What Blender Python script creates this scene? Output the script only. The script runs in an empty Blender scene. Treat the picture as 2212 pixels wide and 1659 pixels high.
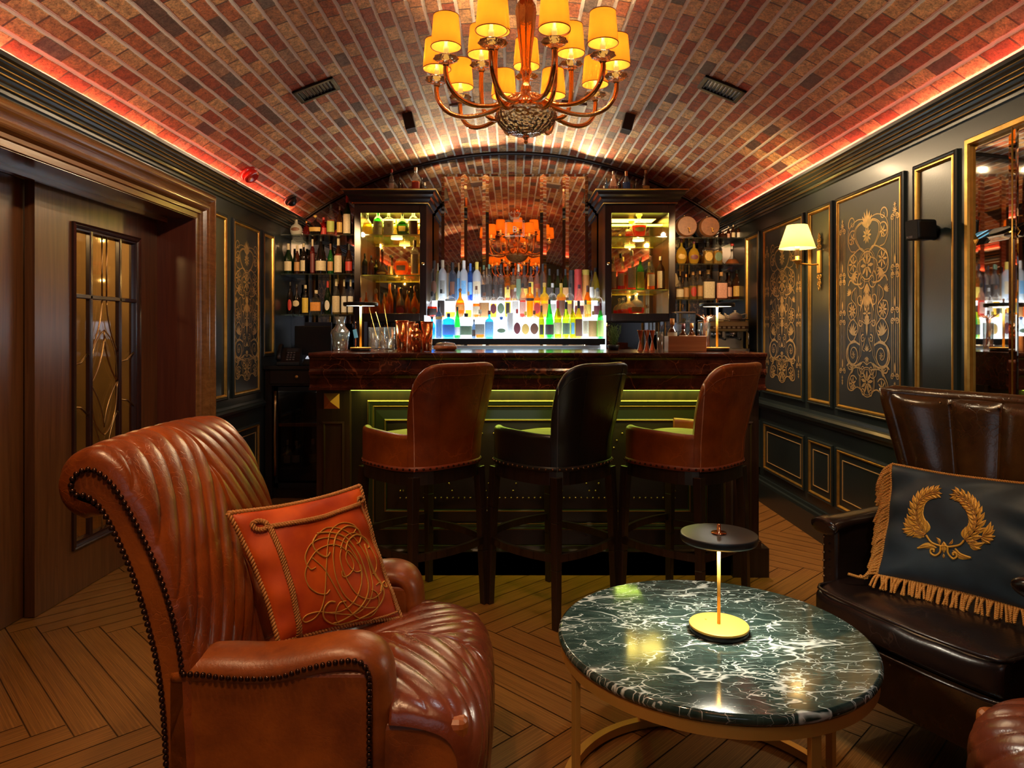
import bpy, math, random
from mathutils import Vector, Matrix
random.seed(7)
PI = math.pi
S = bpy.context.scene
COL = S.collection

# ------------------------------------------------------------------ camera
cam_d = bpy.data.cameras.new('camera')
cam = bpy.data.objects.new('camera', cam_d)
COL.objects.link(cam)
CAMH = 1.25
cam.location = (0, 0, CAMH)
cam.rotation_euler = (PI / 2, 0, 0)
cam_d.sensor_width = 36
cam_d.lens = 36 * 1500 / 2212
cam_d.shift_y = -(829.5 - 722) / 2212
cam_d.clip_start = 0.05
S.camera = cam

# ------------------------------------------------------------------ world and exposure
world = bpy.data.worlds.new('world')
S.world = world
world.use_nodes = True
world.node_tree.nodes['Background'].inputs[0].default_value = (0.9, 0.75, 0.6, 1)
world.node_tree.nodes['Background'].inputs[1].default_value = 0.02
vs = S.view_settings
vs.view_transform = 'Standard'
vs.look = 'None'
vs.gamma = 1.0
vs.use_curve_mapping = False
vs.exposure = 0.55
S.cycles.use_denoising = True
S.cycles.use_adaptive_sampling = True
S.cycles.adaptive_threshold = 0.02
S.cycles.max_bounces = 8
S.cycles.diffuse_bounces = 3
S.cycles.glossy_bounces = 5
S.cycles.transmission_bounces = 6
S.cycles.transparent_max_bounces = 24
S.cycles.sample_clamp_indirect = 4.0
S.cycles.caustics_reflective = False
S.cycles.caustics_refractive = False


def light(kind, name, loc, energy, color, size=0.05, rot=(0, 0, 0), size_y=None, spot=None, blend=0.5):
    d = bpy.data.lights.new(name, kind)
    d.energy = energy
    d.color = color
    if kind == 'AREA':
        d.size = size
        if size_y:
            d.shape = 'RECTANGLE'
            d.size_y = size_y
    else:
        d.shadow_soft_size = size
    if kind == 'SPOT':
        d.spot_size = spot or 1.5
        d.spot_blend = blend
    o = bpy.data.objects.new(name, d)
    o.location = loc
    o.rotation_euler = rot
    COL.objects.link(o)
    return o

# added fill spots without fixtures: over the seating, the bar aisle and the door
WARM = (1.0, 0.62, 0.30)
SPOTS = [  # x, y, z, power, colour, cone, aim
    (-1.05, 1.15, 2.58, 44, (1.0, 0.60, 0.30), 1.1, (-0.75, 1.75, 0.6)),
    (-0.5, 0.55, 2.70, 44, (1.0, 0.62, 0.32), 1.1, (-0.45, 1.7, 0.5)),
    (1.0, 1.10, 2.58, 36, (1.0, 0.68, 0.36), 1.1, (1.5, 2.25, 0.9)),
    (0.55, 1.55, 2.72, 26, (0.80, 0.95, 1.0), 0.9, (0.55, 1.84, 0.46)),
    (-0.35, 2.2, 2.74, 22, (1.0, 0.62, 0.34), 1.0, (-0.35, 3.0, 0.9)),
    (1.25, 4.6, 2.50, 85, (1.0, 0.70, 0.40), 1.2, (1.5, 4.6, 0.0)),
    (0.02, 4.3, 2.74, 80, (0.92, 0.95, 1.0), 0.95, (0.02, 5.5, 1.55)),
    (-0.3, 1.7, 2.70, 75, (1.0, 0.76, 0.52), 1.25, (-2.0, 3.0, 1.9)),
    (0.55, 1.9, 2.7, 44, (1.0, 0.78, 0.50), 1.2, (1.9, 3.1, 1.3)),
]
for i, (x, y, z, e, c, cone, aim) in enumerate(SPOTS):
    v = Vector(aim) - Vector((x, y, z))
    light('SPOT', 'fill_spot', (x, y, z), e, c, 0.05, v.to_track_quat('-Z', 'Y').to_euler(), spot=cone, blend=0.8)

# small spots added above the back mirror to brighten the vault, no fixtures
for sx_ in (-0.56, -0.20, 0.24, 0.60):
    v = Vector((sx_ * 1.6, 3.9, 2.60)) - Vector((sx_, 5.80, 2.625))
    light('SPOT', 'fill_uplight', (sx_, 5.80, 2.625), 17, (1.0, 0.73, 0.42), 0.015, v.to_track_quat('-Z', 'Y').to_euler(), spot=2.3, blend=0.9)

def px(pxx, pyy, d):
    """a photograph pixel at depth d -> a point in the room"""
    return Vector(((pxx - 1106) * d / 1500, d, CAMH - (pyy - 722) * d / 1500))

# ------------------------------------------------------------------ materials
MATS = {}

def nodes_of(name):
    m = bpy.data.materials.new(name)
    m.use_nodes = True
    nt = m.node_tree
    b = nt.nodes['Principled BSDF']
    MATS[name] = m
    return m, nt, b

def N(nt, t, **kw):
    n = nt.nodes.new(t)
    for k, v in kw.items():
        if k.startswith('i_'):
            n.inputs[k[2:].replace('_', ' ')].default_value = v
        else:
            setattr(n, k, v)
    return n

def L(nt, a, b):
    nt.links.new(a, b)

def rgb(c):
    return (c[0], c[1], c[2], 1)

def ramp(nt, stops, interp='LINEAR'):
    r = nt.nodes.new('ShaderNodeValToRGB')
    r.color_ramp.interpolation = interp
    el = r.color_ramp.elements
    while len(el) < len(stops):
        el.new(0.5)
    for e, (p, c) in zip(el, stops):
        e.position = p
        e.color = rgb(c)
    return r

def mat(name, color, rough=0.5, metal=0.0, noise=0.0, nscale=8.0, bump=0.0, bscale=60.0, coat=0.0, emit=None, es=0.0,
        col2=None, spec=None, sheen=0.0, rnoise=0.0, aniso=None):
    if name in MATS:
        return MATS[name]
    m, nt, b = nodes_of(name)
    b.inputs['Base Color'].default_value = rgb(color)
    b.inputs['Roughness'].default_value = rough
    b.inputs['Metallic'].default_value = metal
    b.inputs['Coat Weight'].default_value = coat
    b.inputs['Coat Roughness'].default_value = 0.15
    if sheen:
        b.inputs['Sheen Weight'].default_value = sheen
        b.inputs['Sheen Roughness'].default_value = 0.35
    if spec is not None:
        b.inputs['Specular IOR Level'].default_value = spec
    tc = N(nt, 'ShaderNodeTexCoord')
    vec = tc.outputs['Object']
    if aniso:
        mp = N(nt, 'ShaderNodeMapping')
        mp.inputs['Scale'].default_value = aniso
        L(nt, vec, mp.inputs['Vector'])
        vec = mp.outputs['Vector']
    if noise or col2:
        n = N(nt, 'ShaderNodeTexNoise', i_Scale=nscale, i_Detail=6.0)
        L(nt, vec, n.inputs['Vector'])
        c2 = col2 or tuple(c * (1 - noise) for c in color)
        r = ramp(nt, [(0.32, c2), (0.68, color)])
        L(nt, n.outputs['Fac'], r.inputs['Fac'])
        L(nt, r.outputs['Color'], b.inputs['Base Color'])
        if rnoise:
            mr = N(nt, 'ShaderNodeMapRange')
            mr.inputs['To Min'].default_value = rough + rnoise
            mr.inputs['To Max'].default_value = max(0.05, rough - rnoise)
            L(nt, n.outputs['Fac'], mr.inputs['Value'])
            L(nt, mr.outputs['Result'], b.inputs['Roughness'])
    if bump:
        n2 = N(nt, 'ShaderNodeTexNoise', i_Scale=bscale, i_Detail=4.0)
        L(nt, vec, n2.inputs['Vector'])
        bp = N(nt, 'ShaderNodeBump', i_Strength=bump, i_Distance=0.003)
        L(nt, n2.outputs['Fac'], bp.inputs['Height'])
        L(nt, bp.outputs['Normal'], b.inputs['Normal'])
    if emit:
        b.inputs['Emission Color'].default_value = rgb(emit)
        b.inputs['Emission Strength'].default_value = es
    return m

def wood(name, c1, c2, rough=0.38, scale=1.0, axis='z', coat=0.2):
    if name in MATS:
        return MATS[name]
    m, nt, b = nodes_of(name)
    tc = N(nt, 'ShaderNodeTexCoord')
    mp = N(nt, 'ShaderNodeMapping')
    sc = {'z': (30, 30, 1.4), 'x': (1.4, 30, 30), 'y': (30, 1.4, 30)}[axis]
    mp.inputs['Scale'].default_value = tuple(s * scale for s in sc)
    L(nt, tc.outputs['Object'], mp.inputs['Vector'])
    n = N(nt, 'ShaderNodeTexNoise', i_Scale=1.5, i_Detail=8.0, i_Roughness=0.62, i_Distortion=0.6)
    L(nt, mp.outputs['Vector'], n.inputs['Vector'])
    r = ramp(nt, [(0.3, c1), (0.52, tuple((a + d) / 2 for a, d in zip(c1, c2))), (0.72, c2)])
    L(nt, n.outputs['Fac'], r.inputs['Fac'])
    L(nt, r.outputs['Color'], b.inputs['Base Color'])
    b.inputs['Roughness'].default_value = rough
    b.inputs['Coat Weight'].default_value = coat
    b.inputs['Coat Roughness'].default_value = 0.2
    n2 = N(nt, 'ShaderNodeTexNoise', i_Scale=4.0, i_Detail=5.0)
    L(nt, mp.outputs['Vector'], n2.inputs['Vector'])
    bp = N(nt, 'ShaderNodeBump', i_Strength=0.25, i_Distance=0.001)
    L(nt, n2.outputs['Fac'], bp.inputs['Height'])
    L(nt, bp.outputs['Normal'], b.inputs['Normal'])
    return m

def leather(name, c1, c2, rough=0.34, crack=0.35, cscale=26, coat=0.25, crackcol=None):
    m, nt, b = nodes_of(name)
    tc = N(nt, 'ShaderNodeTexCoord')
    n = N(nt, 'ShaderNodeTexNoise', i_Scale=5.0, i_Detail=7.0, i_Roughness=0.65)
    L(nt, tc.outputs['Object'], n.inputs['Vector'])
    r = ramp(nt, [(0.28, c1), (0.7, c2)])
    L(nt, n.outputs['Fac'], r.inputs['Fac'])
    # fine crackle: voronoi edges, only in worn patches
    nd = N(nt, 'ShaderNodeTexNoise', i_Scale=12.0, i_Detail=3.0)
    L(nt, tc.outputs['Object'], nd.inputs['Vector'])
    ad = N(nt, 'ShaderNodeVectorMath', operation='MULTIPLY_ADD')
    ad.inputs[1].default_value = (0.12, 0.12, 0.12)
    L(nt, nd.outputs['Color'], ad.inputs[0])
    L(nt, tc.outputs['Object'], ad.inputs[2])
    v = N(nt, 'ShaderNodeTexVoronoi', feature='DISTANCE_TO_EDGE', i_Scale=float(cscale))
    L(nt, ad.outputs[0], v.inputs['Vector'])
    lt = N(nt, 'ShaderNodeMapRange')
    lt.inputs['From Min'].default_value = 0.0
    lt.inputs['From Max'].default_value = 0.035
    lt.inputs['To Min'].default_value = 1.0
    lt.inputs['To Max'].default_value = 0.0
    L(nt, v.outputs['Distance'], lt.inputs['Value'])
    n3 = N(nt, 'ShaderNodeTexNoise', i_Scale=3.0, i_Detail=3.0)
    L(nt, tc.outputs['Object'], n3.inputs['Vector'])
    pm = N(nt, 'ShaderNodeMapRange')
    pm.inputs['From Min'].default_value = 0.48
    pm.inputs['From Max'].default_value = 0.62
    L(nt, n3.outputs['Fac'], pm.inputs['Value'])
    mu = N(nt, 'ShaderNodeMath', operation='MULTIPLY')
    L(nt, lt.outputs['Result'], mu.inputs[0])
    L(nt, pm.outputs['Result'], mu.inputs[1])
    mu2 = N(nt, 'ShaderNodeMath', operation='MULTIPLY')
    mu2.inputs[1].default_value = crack
    L(nt, mu.outputs[0], mu2.inputs[0])
    mx = N(nt, 'ShaderNodeMix', data_type='RGBA')
    L(nt, mu2.outputs[0], mx.inputs['Factor'])
    L(nt, r.outputs['Color'], mx.inputs[6])
    mx.inputs[7].default_value = rgb(crackcol or tuple(min(1, c * 1.9) for c in c2))
    L(nt, mx.outputs[2], b.inputs['Base Color'])
    mr = N(nt, 'ShaderNodeMapRange')
    mr.inputs['To Min'].default_value = rough + 0.1
    mr.inputs['To Max'].default_value = rough - 0.08
    L(nt, n.outputs['Fac'], mr.inputs['Value'])
    L(nt, mr.outputs['Result'], b.inputs['Roughness'])
    b.inputs['Coat Weight'].default_value = coat
    b.inputs['Coat Roughness'].default_value = 0.25
    gr = N(nt, 'ShaderNodeTexNoise', i_Scale=140.0, i_Detail=3.0)
    L(nt, tc.outputs['Object'], gr.inputs['Vector'])
    h = N(nt, 'ShaderNodeMath', operation='SUBTRACT')
    L(nt, gr.outputs['Fac'], h.inputs[0])
    L(nt, mu.outputs[0], h.inputs[1])
    bp = N(nt, 'ShaderNodeBump', i_Strength=0.25, i_Distance=0.002)
    L(nt, h.outputs[0], bp.inputs['Height'])
    L(nt, bp.outputs['Normal'], b.inputs['Normal'])
    return m

def marble(name, base1, base2, vein, vscale=3.0, thick=0.03, rough=0.08, amount=1.0, stretch=(1, 1, 1)):
    m, nt, b = nodes_of(name)
    tc = N(nt, 'ShaderNodeTexCoord')
    mp = N(nt, 'ShaderNodeMapping')
    mp.inputs['Scale'].default_value = stretch
    mp.inputs['Rotation'].default_value = (0, 0, 0.5)
    L(nt, tc.outputs['Object'], mp.inputs['Vector'])
    base = N(nt, 'ShaderNodeTexNoise', i_Scale=vscale * 4, i_Detail=9.0, i_Roughness=0.7)
    L(nt, mp.outputs['Vector'], base.inputs['Vector'])
    r = ramp(nt, [(0.35, base1), (0.65, base2)])
    L(nt, base.outputs['Fac'], r.inputs['Fac'])
    prev = r.outputs['Color']
    masks = []
    for k, (s, t, dist) in enumerate([(vscale, thick, 0.30), (vscale * 2.1, thick * 1.2, 0.17), (vscale * 3.6, thick * 0.9, 0.10)]):
        nd = N(nt, 'ShaderNodeTexNoise', i_Scale=vscale * (1.0 + k * 1.1), i_Detail=3.0, i_Roughness=0.55)
        L(nt, mp.outputs['Vector'], nd.inputs['Vector'])
        ad = N(nt, 'ShaderNodeVectorMath', operation='MULTIPLY_ADD')
        ad.inputs[1].default_value = (dist, dist, dist)
        L(nt, nd.outputs['Color'], ad.inputs[0])
        L(nt, mp.outputs['Vector'], ad.inputs[2])
        v = N(nt, 'ShaderNodeTexVoronoi', feature='DISTANCE_TO_EDGE', i_Scale=float(s))
        L(nt, ad.outputs[0], v.inputs['Vector'])
        # vein width itself varies
        wv = N(nt, 'ShaderNodeTexNoise', i_Scale=vscale * 1.5 + k, i_Detail=3.0)
        L(nt, mp.outputs['Vector'], wv.inputs['Vector'])
        wr = N(nt, 'ShaderNodeMapRange')
        wr.inputs['From Min'].default_value = 0.42
        wr.inputs['From Max'].default_value = 0.80
        wr.inputs['To Min'].default_value = 0.0005
        wr.inputs['To Max'].default_value = t * 2.2
        L(nt, wv.outputs['Fac'], wr.inputs['Value'])
        su = N(nt, 'ShaderNodeMath', operation='DIVIDE')
        L(nt, v.outputs['Distance'], su.inputs[0])
        L(nt, wr.outputs['Result'], su.inputs[1])
        iv = N(nt, 'ShaderNodeMapRange')
        iv.inputs['From Min'].default_value = 0.25
        iv.inputs['From Max'].default_value = 1.0
        iv.inputs['To Min'].default_value = amount
        iv.inputs['To Max'].default_value = 0.0
        L(nt, su.outputs[0], iv.inputs['Value'])
        mx = N(nt, 'ShaderNodeMix', data_type='RGBA')
        L(nt, iv.outputs['Result'], mx.inputs['Factor'])
        L(nt, prev, mx.inputs[6])
        mx.inputs[7].default_value = rgb(vein)
        prev = mx.outputs[2]
    L(nt, prev, b.inputs['Base Color'])
    b.inputs['Roughness'].default_value = rough
    return m

def glassy(name, tint=(0.95, 0.95, 0.95), refl=0.12, rough=0.03, body=None, dens=0.0):
    """thin clear glass: tinted see-through plus mirror glints at grazing angles"""
    if name in MATS:
        return MATS[name]
    m = bpy.data.materials.new(name)
    m.use_nodes = True
    nt = m.node_tree
    for n in list(nt.nodes):
        if n.type == 'BSDF_PRINCIPLED':
            nt.nodes.remove(n)
    out = [n for n in nt.nodes if n.type == 'OUTPUT_MATERIAL'][0]
    tr = N(nt, 'ShaderNodeBsdfTransparent')
    tr.inputs[0].default_value = rgb(tint)
    gl = N(nt, 'ShaderNodeBsdfGlossy')
    gl.inputs['Roughness'].default_value = rough
    lw = N(nt, 'ShaderNodeLayerWeight', i_Blend=0.45)
    mr = N(nt, 'ShaderNodeMapRange')
    mr.inputs['To Min'].default_value = refl * 0.35
    mr.inputs['To Max'].default_value = min(1.0, refl * 5)
    L(nt, lw.outputs['Facing'], mr.inputs['Value'])
    mx = N(nt, 'ShaderNodeMixShader')
    L(nt, mr.outputs['Result'], mx.inputs[0])
    if dens:
        df = N(nt, 'ShaderNodeBsdfDiffuse')
        df.inputs[0].default_value = rgb(body or tint)
        tl = N(nt, 'ShaderNodeBsdfTranslucent')
        tl.inputs[0].default_value = rgb(body or tint)
        m0 = N(nt, 'ShaderNodeMixShader')
        m0.inputs[0].default_value = 0.6
        L(nt, df.outputs[0], m0.inputs[1])
        L(nt, tl.outputs[0], m0.inputs[2])
        m1 = N(nt, 'ShaderNodeMixShader')
        m1.inputs[0].default_value = dens
        L(nt, tr.outputs[0], m1.inputs[1])
        L(nt, m0.outputs[0], m1.inputs[2])
        L(nt, m1.outputs[0], mx.inputs[1])
    else:
        L(nt, tr.outputs[0], mx.inputs[1])
    L(nt, gl.outputs[0], mx.inputs[2])
    L(nt, mx.outputs[0], out.inputs[0])
    MATS[name] = m
    return m

def emis(name, color, strength):
    if name in MATS:
        return MATS[name]
    m = mat(name, color, 0.6, emit=color, es=strength)
    return m

PAINT = mat('panel_paint', (0.016, 0.024, 0.024), 0.33, noise=0.25, nscale=3, bump=0.08, bscale=90, coat=0.15)
BLACKWOOD = wood('black_lacquered_wood', (0.010, 0.006, 0.005), (0.028, 0.014, 0.009), 0.3)
DARKWOOD = wood('dark_stained_wood', (0.020, 0.008, 0.005), (0.055, 0.022, 0.012), 0.3)
OAK = wood('brown_oak', (0.080, 0.025, 0.007), (0.17, 0.062, 0.018), 0.34)
OAKY = wood('brown_oak_along', (0.17, 0.065, 0.017), (0.30, 0.130, 0.036), 0.20, axis='y', coat=0.5)
OAKX = wood('brown_oak_across', (0.09, 0.03, 0.012), (0.15, 0.055, 0.02), 0.36, axis='x')
REDOAK = wood('red_brown_oak', (0.085, 0.018, 0.009), (0.14, 0.034, 0.016), 0.36)
GOLD = mat('gold_paint', (0.72, 0.42, 0.09), 0.34, metal=0.85, noise=0.3, nscale=20, rnoise=0.08)
GILT = mat('gilded_line', (0.80, 0.50, 0.20), 0.42, metal=0.55)
BRASS = mat('brushed_brass', (0.72, 0.40, 0.09), 0.40, metal=0.55, bump=0.05)
BRASSDARK = mat('aged_brass', (0.50, 0.30, 0.12), 0.3, metal=1.0)
COPPER = mat('polished_copper', (0.85, 0.38, 0.18), 0.12, metal=1.0)
STEEL = mat('steel', (0.62, 0.62, 0.60), 0.22, metal=1.0)
BLACK = mat('black_plastic', (0.010, 0.010, 0.011), 0.38)
BLACKMET = mat('black_metal', (0.020, 0.022, 0.024), 0.35, metal=0.6)
NAIL = mat('bronze_nailheads', (0.060, 0.025, 0.014), 0.22, metal=0.8)
NAILBR = mat('brass_nailheads', (0.30, 0.18, 0.09), 0.25, metal=0.9)
TAN = leather('tan_leather', (0.12, 0.022, 0.004), (0.42, 0.105, 0.014), 0.36, crack=0.12, cscale=40, coat=0.1)
TANQ = leather('quilted_tan_leather', (0.10, 0.017, 0.003), (0.38, 0.080, 0.009), 0.30, crack=0.25, cscale=34, coat=0.15)
WORN = leather('cracked_seat_leather', (0.10, 0.018, 0.008), (0.22, 0.044, 0.012), 0.24, crack=0.8, cscale=40, crackcol=(0.42, 0.16, 0.06))
STOOLTAN = leather('stool_tan_leather', (0.13, 0.018, 0.003), (0.36, 0.078, 0.008), 0.40, crack=0.3, cscale=9, coat=0.1)
STOOLBLK = leather('stool_black_leather', (0.006, 0.007, 0.008), (0.013, 0.014, 0.014), 0.34, crack=0.1)
WINGBACK = leather('oxblood_brown_leather', (0.016, 0.006, 0.003), (0.075, 0.032, 0.008), 0.22, crack=0.2, cscale=20, coat=0.4)
WINGSEAT = leather('black_brown_leather', (0.007, 0.004, 0.0035), (0.017, 0.008, 0.006), 0.24, crack=0.35, cscale=16, coat=0.4, crackcol=(0.13, 0.07, 0.05))
GREENMARBLE = marble('green_marble', (0.012, 0.026, 0.022), (0.045, 0.075, 0.062), (0.58, 0.62, 0.57), 4.6, 0.022, 0.09, 0.9, (0.7, 1.7, 0.02))
REDMARBLE = marble('red_brown_marble', (0.022, 0.006, 0.004), (0.085, 0.020, 0.010), (0.32, 0.09, 0.04), 3.0, 0.012, 0.12, 0.6)
CREAM = mat('cream_paper', (0.62, 0.50, 0.30), 0.6, noise=0.15, nscale=30)
SHADEW = None

def shade_mat(name, col, es, trans=0.6):
    """a lit pleated fabric shade: translucent cloth that glows with its own bulb's light"""
    m, nt, b = nodes_of(name)
    out = [n for n in nt.nodes if n.type == 'OUTPUT_MATERIAL'][0]
    b.inputs['Base Color'].default_value = rgb(col)
    b.inputs['Roughness'].default_value = 0.8
    b.inputs['Emission Color'].default_value = rgb(col)
    b.inputs['Emission Strength'].default_value = es
    tl = N(nt, 'ShaderNodeBsdfTranslucent')
    tl.inputs[0].default_value = rgb(col)
    mx = N(nt, 'ShaderNodeMixShader')
    mx.inputs[0].default_value = trans
    L(nt, b.outputs[0], mx.inputs[1])
    L(nt, tl.outputs[0], mx.inputs[2])
    L(nt, mx.outputs[0], out.inputs[0])
    return m

# ------------------------------------------------------------------ mesh builder
class MB:
    def __init__(self):
        self.v = []
        self.f = []
        self.s = []
        self.uv = {}

    def add(self, vs, fs, smooth=False):
        o = len(self.v)
        self.v += [tuple(p) for p in vs]
        self.f += [tuple(i + o for i in q) for q in fs]
        self.s += [smooth] * len(fs)
        return self

    def box(self, x0, y0, z0, x1, y1, z1):
        vs = [(x, y, z) for z in (z0, z1) for y in (y0, y1) for x in (x0, x1)]
        return self.add(vs, [(0, 2, 3, 1), (4, 5, 7, 6), (0, 1, 5, 4), (2, 6, 7, 3), (0, 4, 6, 2), (1, 3, 7, 5)])

    def obox(self, c, u, w, n, su, sw, sn):
        """oriented box, centre c, unit axes u w n, full sizes"""
        c, u, w, n = Vector(c), Vector(u), Vector(w), Vector(n)
        vs = [c + u * (a * su / 2) + w * (b * sw / 2) + n * (d * sn / 2) for d in (-1, 1) for b in (-1, 1) for a in (-1, 1)]
        return self.add(vs, [(0, 2, 3, 1), (4, 5, 7, 6), (0, 1, 5, 4), (2, 6, 7, 3), (0, 4, 6, 2), (1, 3, 7, 5)])

    def beam(self, a, b, w, t, up=(0, 0, 1), w2=None, t2=None):
        a, b = Vector(a), Vector(b)
        d = (b - a).normalized()
        s = d.cross(Vector(up))
        if s.length < 1e-4:
            s = d.cross(Vector((1, 0, 0)))
        s.normalize()
        u = s.cross(d)
        w2 = w2 or w
        t2 = t2 or t
        vs = []
        for p, ww, tt in ((a, w, t), (b, w2, t2)):
            for i, j in ((-1, -1), (1, -1), (1, 1), (-1, 1)):
                vs.append(p + s * (i * ww / 2) + u * (j * tt / 2))
        return self.add(vs, [(3, 2, 1, 0), (4, 5, 6, 7), (0, 1, 5, 4), (1, 2, 6, 5), (2, 3, 7, 6), (3, 0, 4, 7)])

    def tube(self, pts, r, n=8, closed=False, sx=1.0, up=None):
        pts = [Vector(p) for p in pts]
        m = len(pts)
        if m < 2:
            return self
        rs = r if isinstance(r, (list, tuple)) else [r] * m
        tg = []
        for i in range(m):
            if closed:
                t = pts[(i + 1) % m] - pts[i - 1]
            else:
                t = pts[min(i + 1, m - 1)] - pts[max(i - 1, 0)]
            if t.length < 1e-9:
                t = Vector((0, 0, 1))
            tg.append(t.normalized())
        ref = Vector(up) if up else (Vector((0, 0, 1)) if abs(tg[0].z) < 0.9 else Vector((1, 0, 0)))
        nrm = (ref - tg[0] * ref.dot(tg[0]))
        if nrm.length < 1e-5:
            nrm = Vector((0, 1, 0)) - tg[0] * tg[0].y
        nrm.normalize()
        vs = []
        for i in range(m):
            if up:
                q = ref - tg[i] * ref.dot(tg[i])
                if q.length > 1e-5:
                    nrm = q.normalized()
            else:
                nrm = (nrm - tg[i] * nrm.dot(tg[i])).normalized()
            bn = tg[i].cross(nrm)
            for k in range(n):
                a = 2 * PI * k / n
                vs.append(pts[i] + nrm * (math.cos(a) * rs[i]) + bn * (math.sin(a) * rs[i] * sx))
        fs = []
        rng = m if closed else m - 1
        for i in range(rng):
            j = (i + 1) % m
            for k in range(n):
                fs.append((i * n + k, i * n + (k + 1) % n, j * n + (k + 1) % n, j * n + k))
        if not closed:
            fs.append(tuple(reversed(range(n))))
            fs.append(tuple((m - 1) * n + k for k in range(n)))
        return self.add(vs, fs, True)

    def lathe(self, prof, c=(0, 0, 0), n=24, sq=0.0, sy=1.0, axis=None, smooth=True, flute=0, fd=0.0, caps=True):
        """revolve (r, z) pairs; sq>0 squares the section; flute: ribs around"""
        c = Vector(c)
        vs = []
        for r, z in prof:
            for k in range(n):
                a = 2 * PI * k / n
                rr = r
                if sq:
                    e = 2 + sq * 8
                    rr = r / ((abs(math.cos(a)) ** e + abs(math.sin(a)) ** e) ** (1 / e))
                if flute:
                    rr *= 1 + fd * math.cos(a * flute)
                vs.append(Vector((rr * math.cos(a), rr * math.sin(a) * sy, z)))
        if axis is not None:
            q = Vector(axis).to_track_quat('Z', 'Y')
            vs = [q @ p for p in vs]
        vs = [p + c for p in vs]
        fs = []
        m = len(prof)
        for i in range(m - 1):
            for k in range(n):
                fs.append((i * n + k, i * n + (k + 1) % n, (i + 1) * n + (k + 1) % n, (i + 1) * n + k))
        if caps and prof[0][0] > 1e-5:
            fs.append(tuple(reversed(range(n))))
        if caps and prof[-1][0] > 1e-5:
            fs.append(tuple((m - 1) * n + k for k in range(n)))
        return self.add(vs, fs, smooth)

    def sphere(self, c, r, n=10, m=6, sc=(1, 1, 1)):
        c = Vector(c)
        vs = []
        for i in range(1, m):
            t = PI * i / m
            for k in range(n):
                a = 2 * PI * k / n
                vs.append(c + Vector((r * math.sin(t) * math.cos(a) * sc[0], r * math.sin(t) * math.sin(a) * sc[1], r * math.cos(t) * sc[2])))
        vs.append(c + Vector((0, 0, r * sc[2])))
        vs.append(c - Vector((0, 0, r * sc[2])))
        T = len(vs) - 2
        B = T + 1
        fs = []
        for i in range(m - 2):
            for k in range(n):
                fs.append((i * n + k, (i + 1) * n + k, (i + 1) * n + (k + 1) % n, i * n + (k + 1) % n))
        for k in range(n):
            fs.append((T, k, (k + 1) % n))
            fs.append((B, (m - 2) * n + (k + 1) % n, (m - 2) * n + k))
        return self.add(vs, fs, True)

    def grid(self, fn, nu, nv, smooth=True, closeu=False, uvs=False):
        vs = []
        for j in range(nv + 1):
            for i in range(nu + (0 if closeu else 1)):
                vs.append(fn(i / nu, j / nv))
        w = nu if closeu else nu + 1
        fs = []
        for j in range(nv):
            for i in range(nu):
                i2 = (i + 1) % w if closeu else i + 1
                fs.append((j * w + i, j * w + i2, (j + 1) * w + i2, (j + 1) * w + i))
        return self.add(vs, fs, smooth)

    def extr(self, prof, axis, a0, a1, closed=False, smooth=False):
        """profile of 2-D points extruded along an axis; for 'y' the profile is (x, z), for 'x' (y, z), for 'z' (x, y)"""
        def P(p, a):
            return {'y': (p[0], a, p[1]), 'x': (a, p[0], p[1]), 'z': (p[0], p[1], a)}[axis]
        m = len(prof)
        vs = [P(p, a0) for p in prof] + [P(p, a1) for p in prof]
        fs = [(i, (i + 1) % m, m + (i + 1) % m, m + i) for i in range(m if closed else m - 1)]
        self.add(vs, fs, smooth)
        if closed:
            self.add(vs, [tuple(reversed(range(m))), tuple(range(m, 2 * m))], False)
        return self

    def mould(self, plane, pts, prof, closed=True):
        """a mitred moulding: path pts (u,v) on a plane, profile (offset to the left of the path, height off the plane)"""
        O, U, V, NN = [Vector(a) for a in plane]
        m = len(pts)
        P2 = [Vector((p[0], p[1])) for p in pts]
        offs = []
        for i in range(m):
            if closed or 0 < i < m - 1:
                d0 = (P2[i] - P2[i - 1]).normalized()
                d1 = (P2[(i + 1) % m] - P2[i]).normalized()
            elif i == 0:
                d0 = d1 = (P2[1] - P2[0]).normalized()
            else:
                d0 = d1 = (P2[i] - P2[i - 1]).normalized()
            n0 = Vector((-d0.y, d0.x))
            n1 = Vector((-d1.y, d1.x))
            bis = n0 + n1
            bis = bis / max(1e-6, bis.dot(n0))
            offs.append(bis)
        k = len(prof)
        vs = []
        for i in range(m):
            for t, h in prof:
                q = P2[i] + offs[i] * t
                vs.append(O + U * q.x + V * q.y + NN * h)
        fs = []
        for i in range(m if closed else m - 1):
            j = (i + 1) % m
            for a in range(k - 1):
                fs.append((i * k + a, i * k + a + 1, j * k + a + 1, j * k + a))
        self.add(vs, fs, False)
        return self

    def rect(self, plane, u0, v0, u1, v1, prof):
        return self.mould(plane, [(u0, v0), (u1, v0), (u1, v1), (u0, v1)], prof)

    def ribbon(self, plane, pts, w, h=0.0012):
        O, U, V, NN = [Vector(a) for a in plane]
        P2 = [Vector((p[0], p[1])) for p in pts]
        m = len(P2)
        vs = []
        for i in range(m):
            d = P2[min(i + 1, m - 1)] - P2[max(i - 1, 0)]
            if d.length < 1e-9:
                d = Vector((1, 0))
            d.normalize()
            n = Vector((-d.y, d.x))
            ww = w(i / (m - 1)) if callable(w) else w
            for s in (-1, 1):
                q = P2[i] + n * (s * ww / 2)
                vs.append(O + U * q.x + V * q.y + NN * h)
        return self.add(vs, [(2 * i, 2 * i + 1, 2 * i + 3, 2 * i + 2) for i in range(m - 1)], False)

    def xf(self, M, start=0):
        for i in range(start, len(self.v)):
            self.v[i] = tuple(M @ Vector(self.v[i]))
        return self

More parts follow.
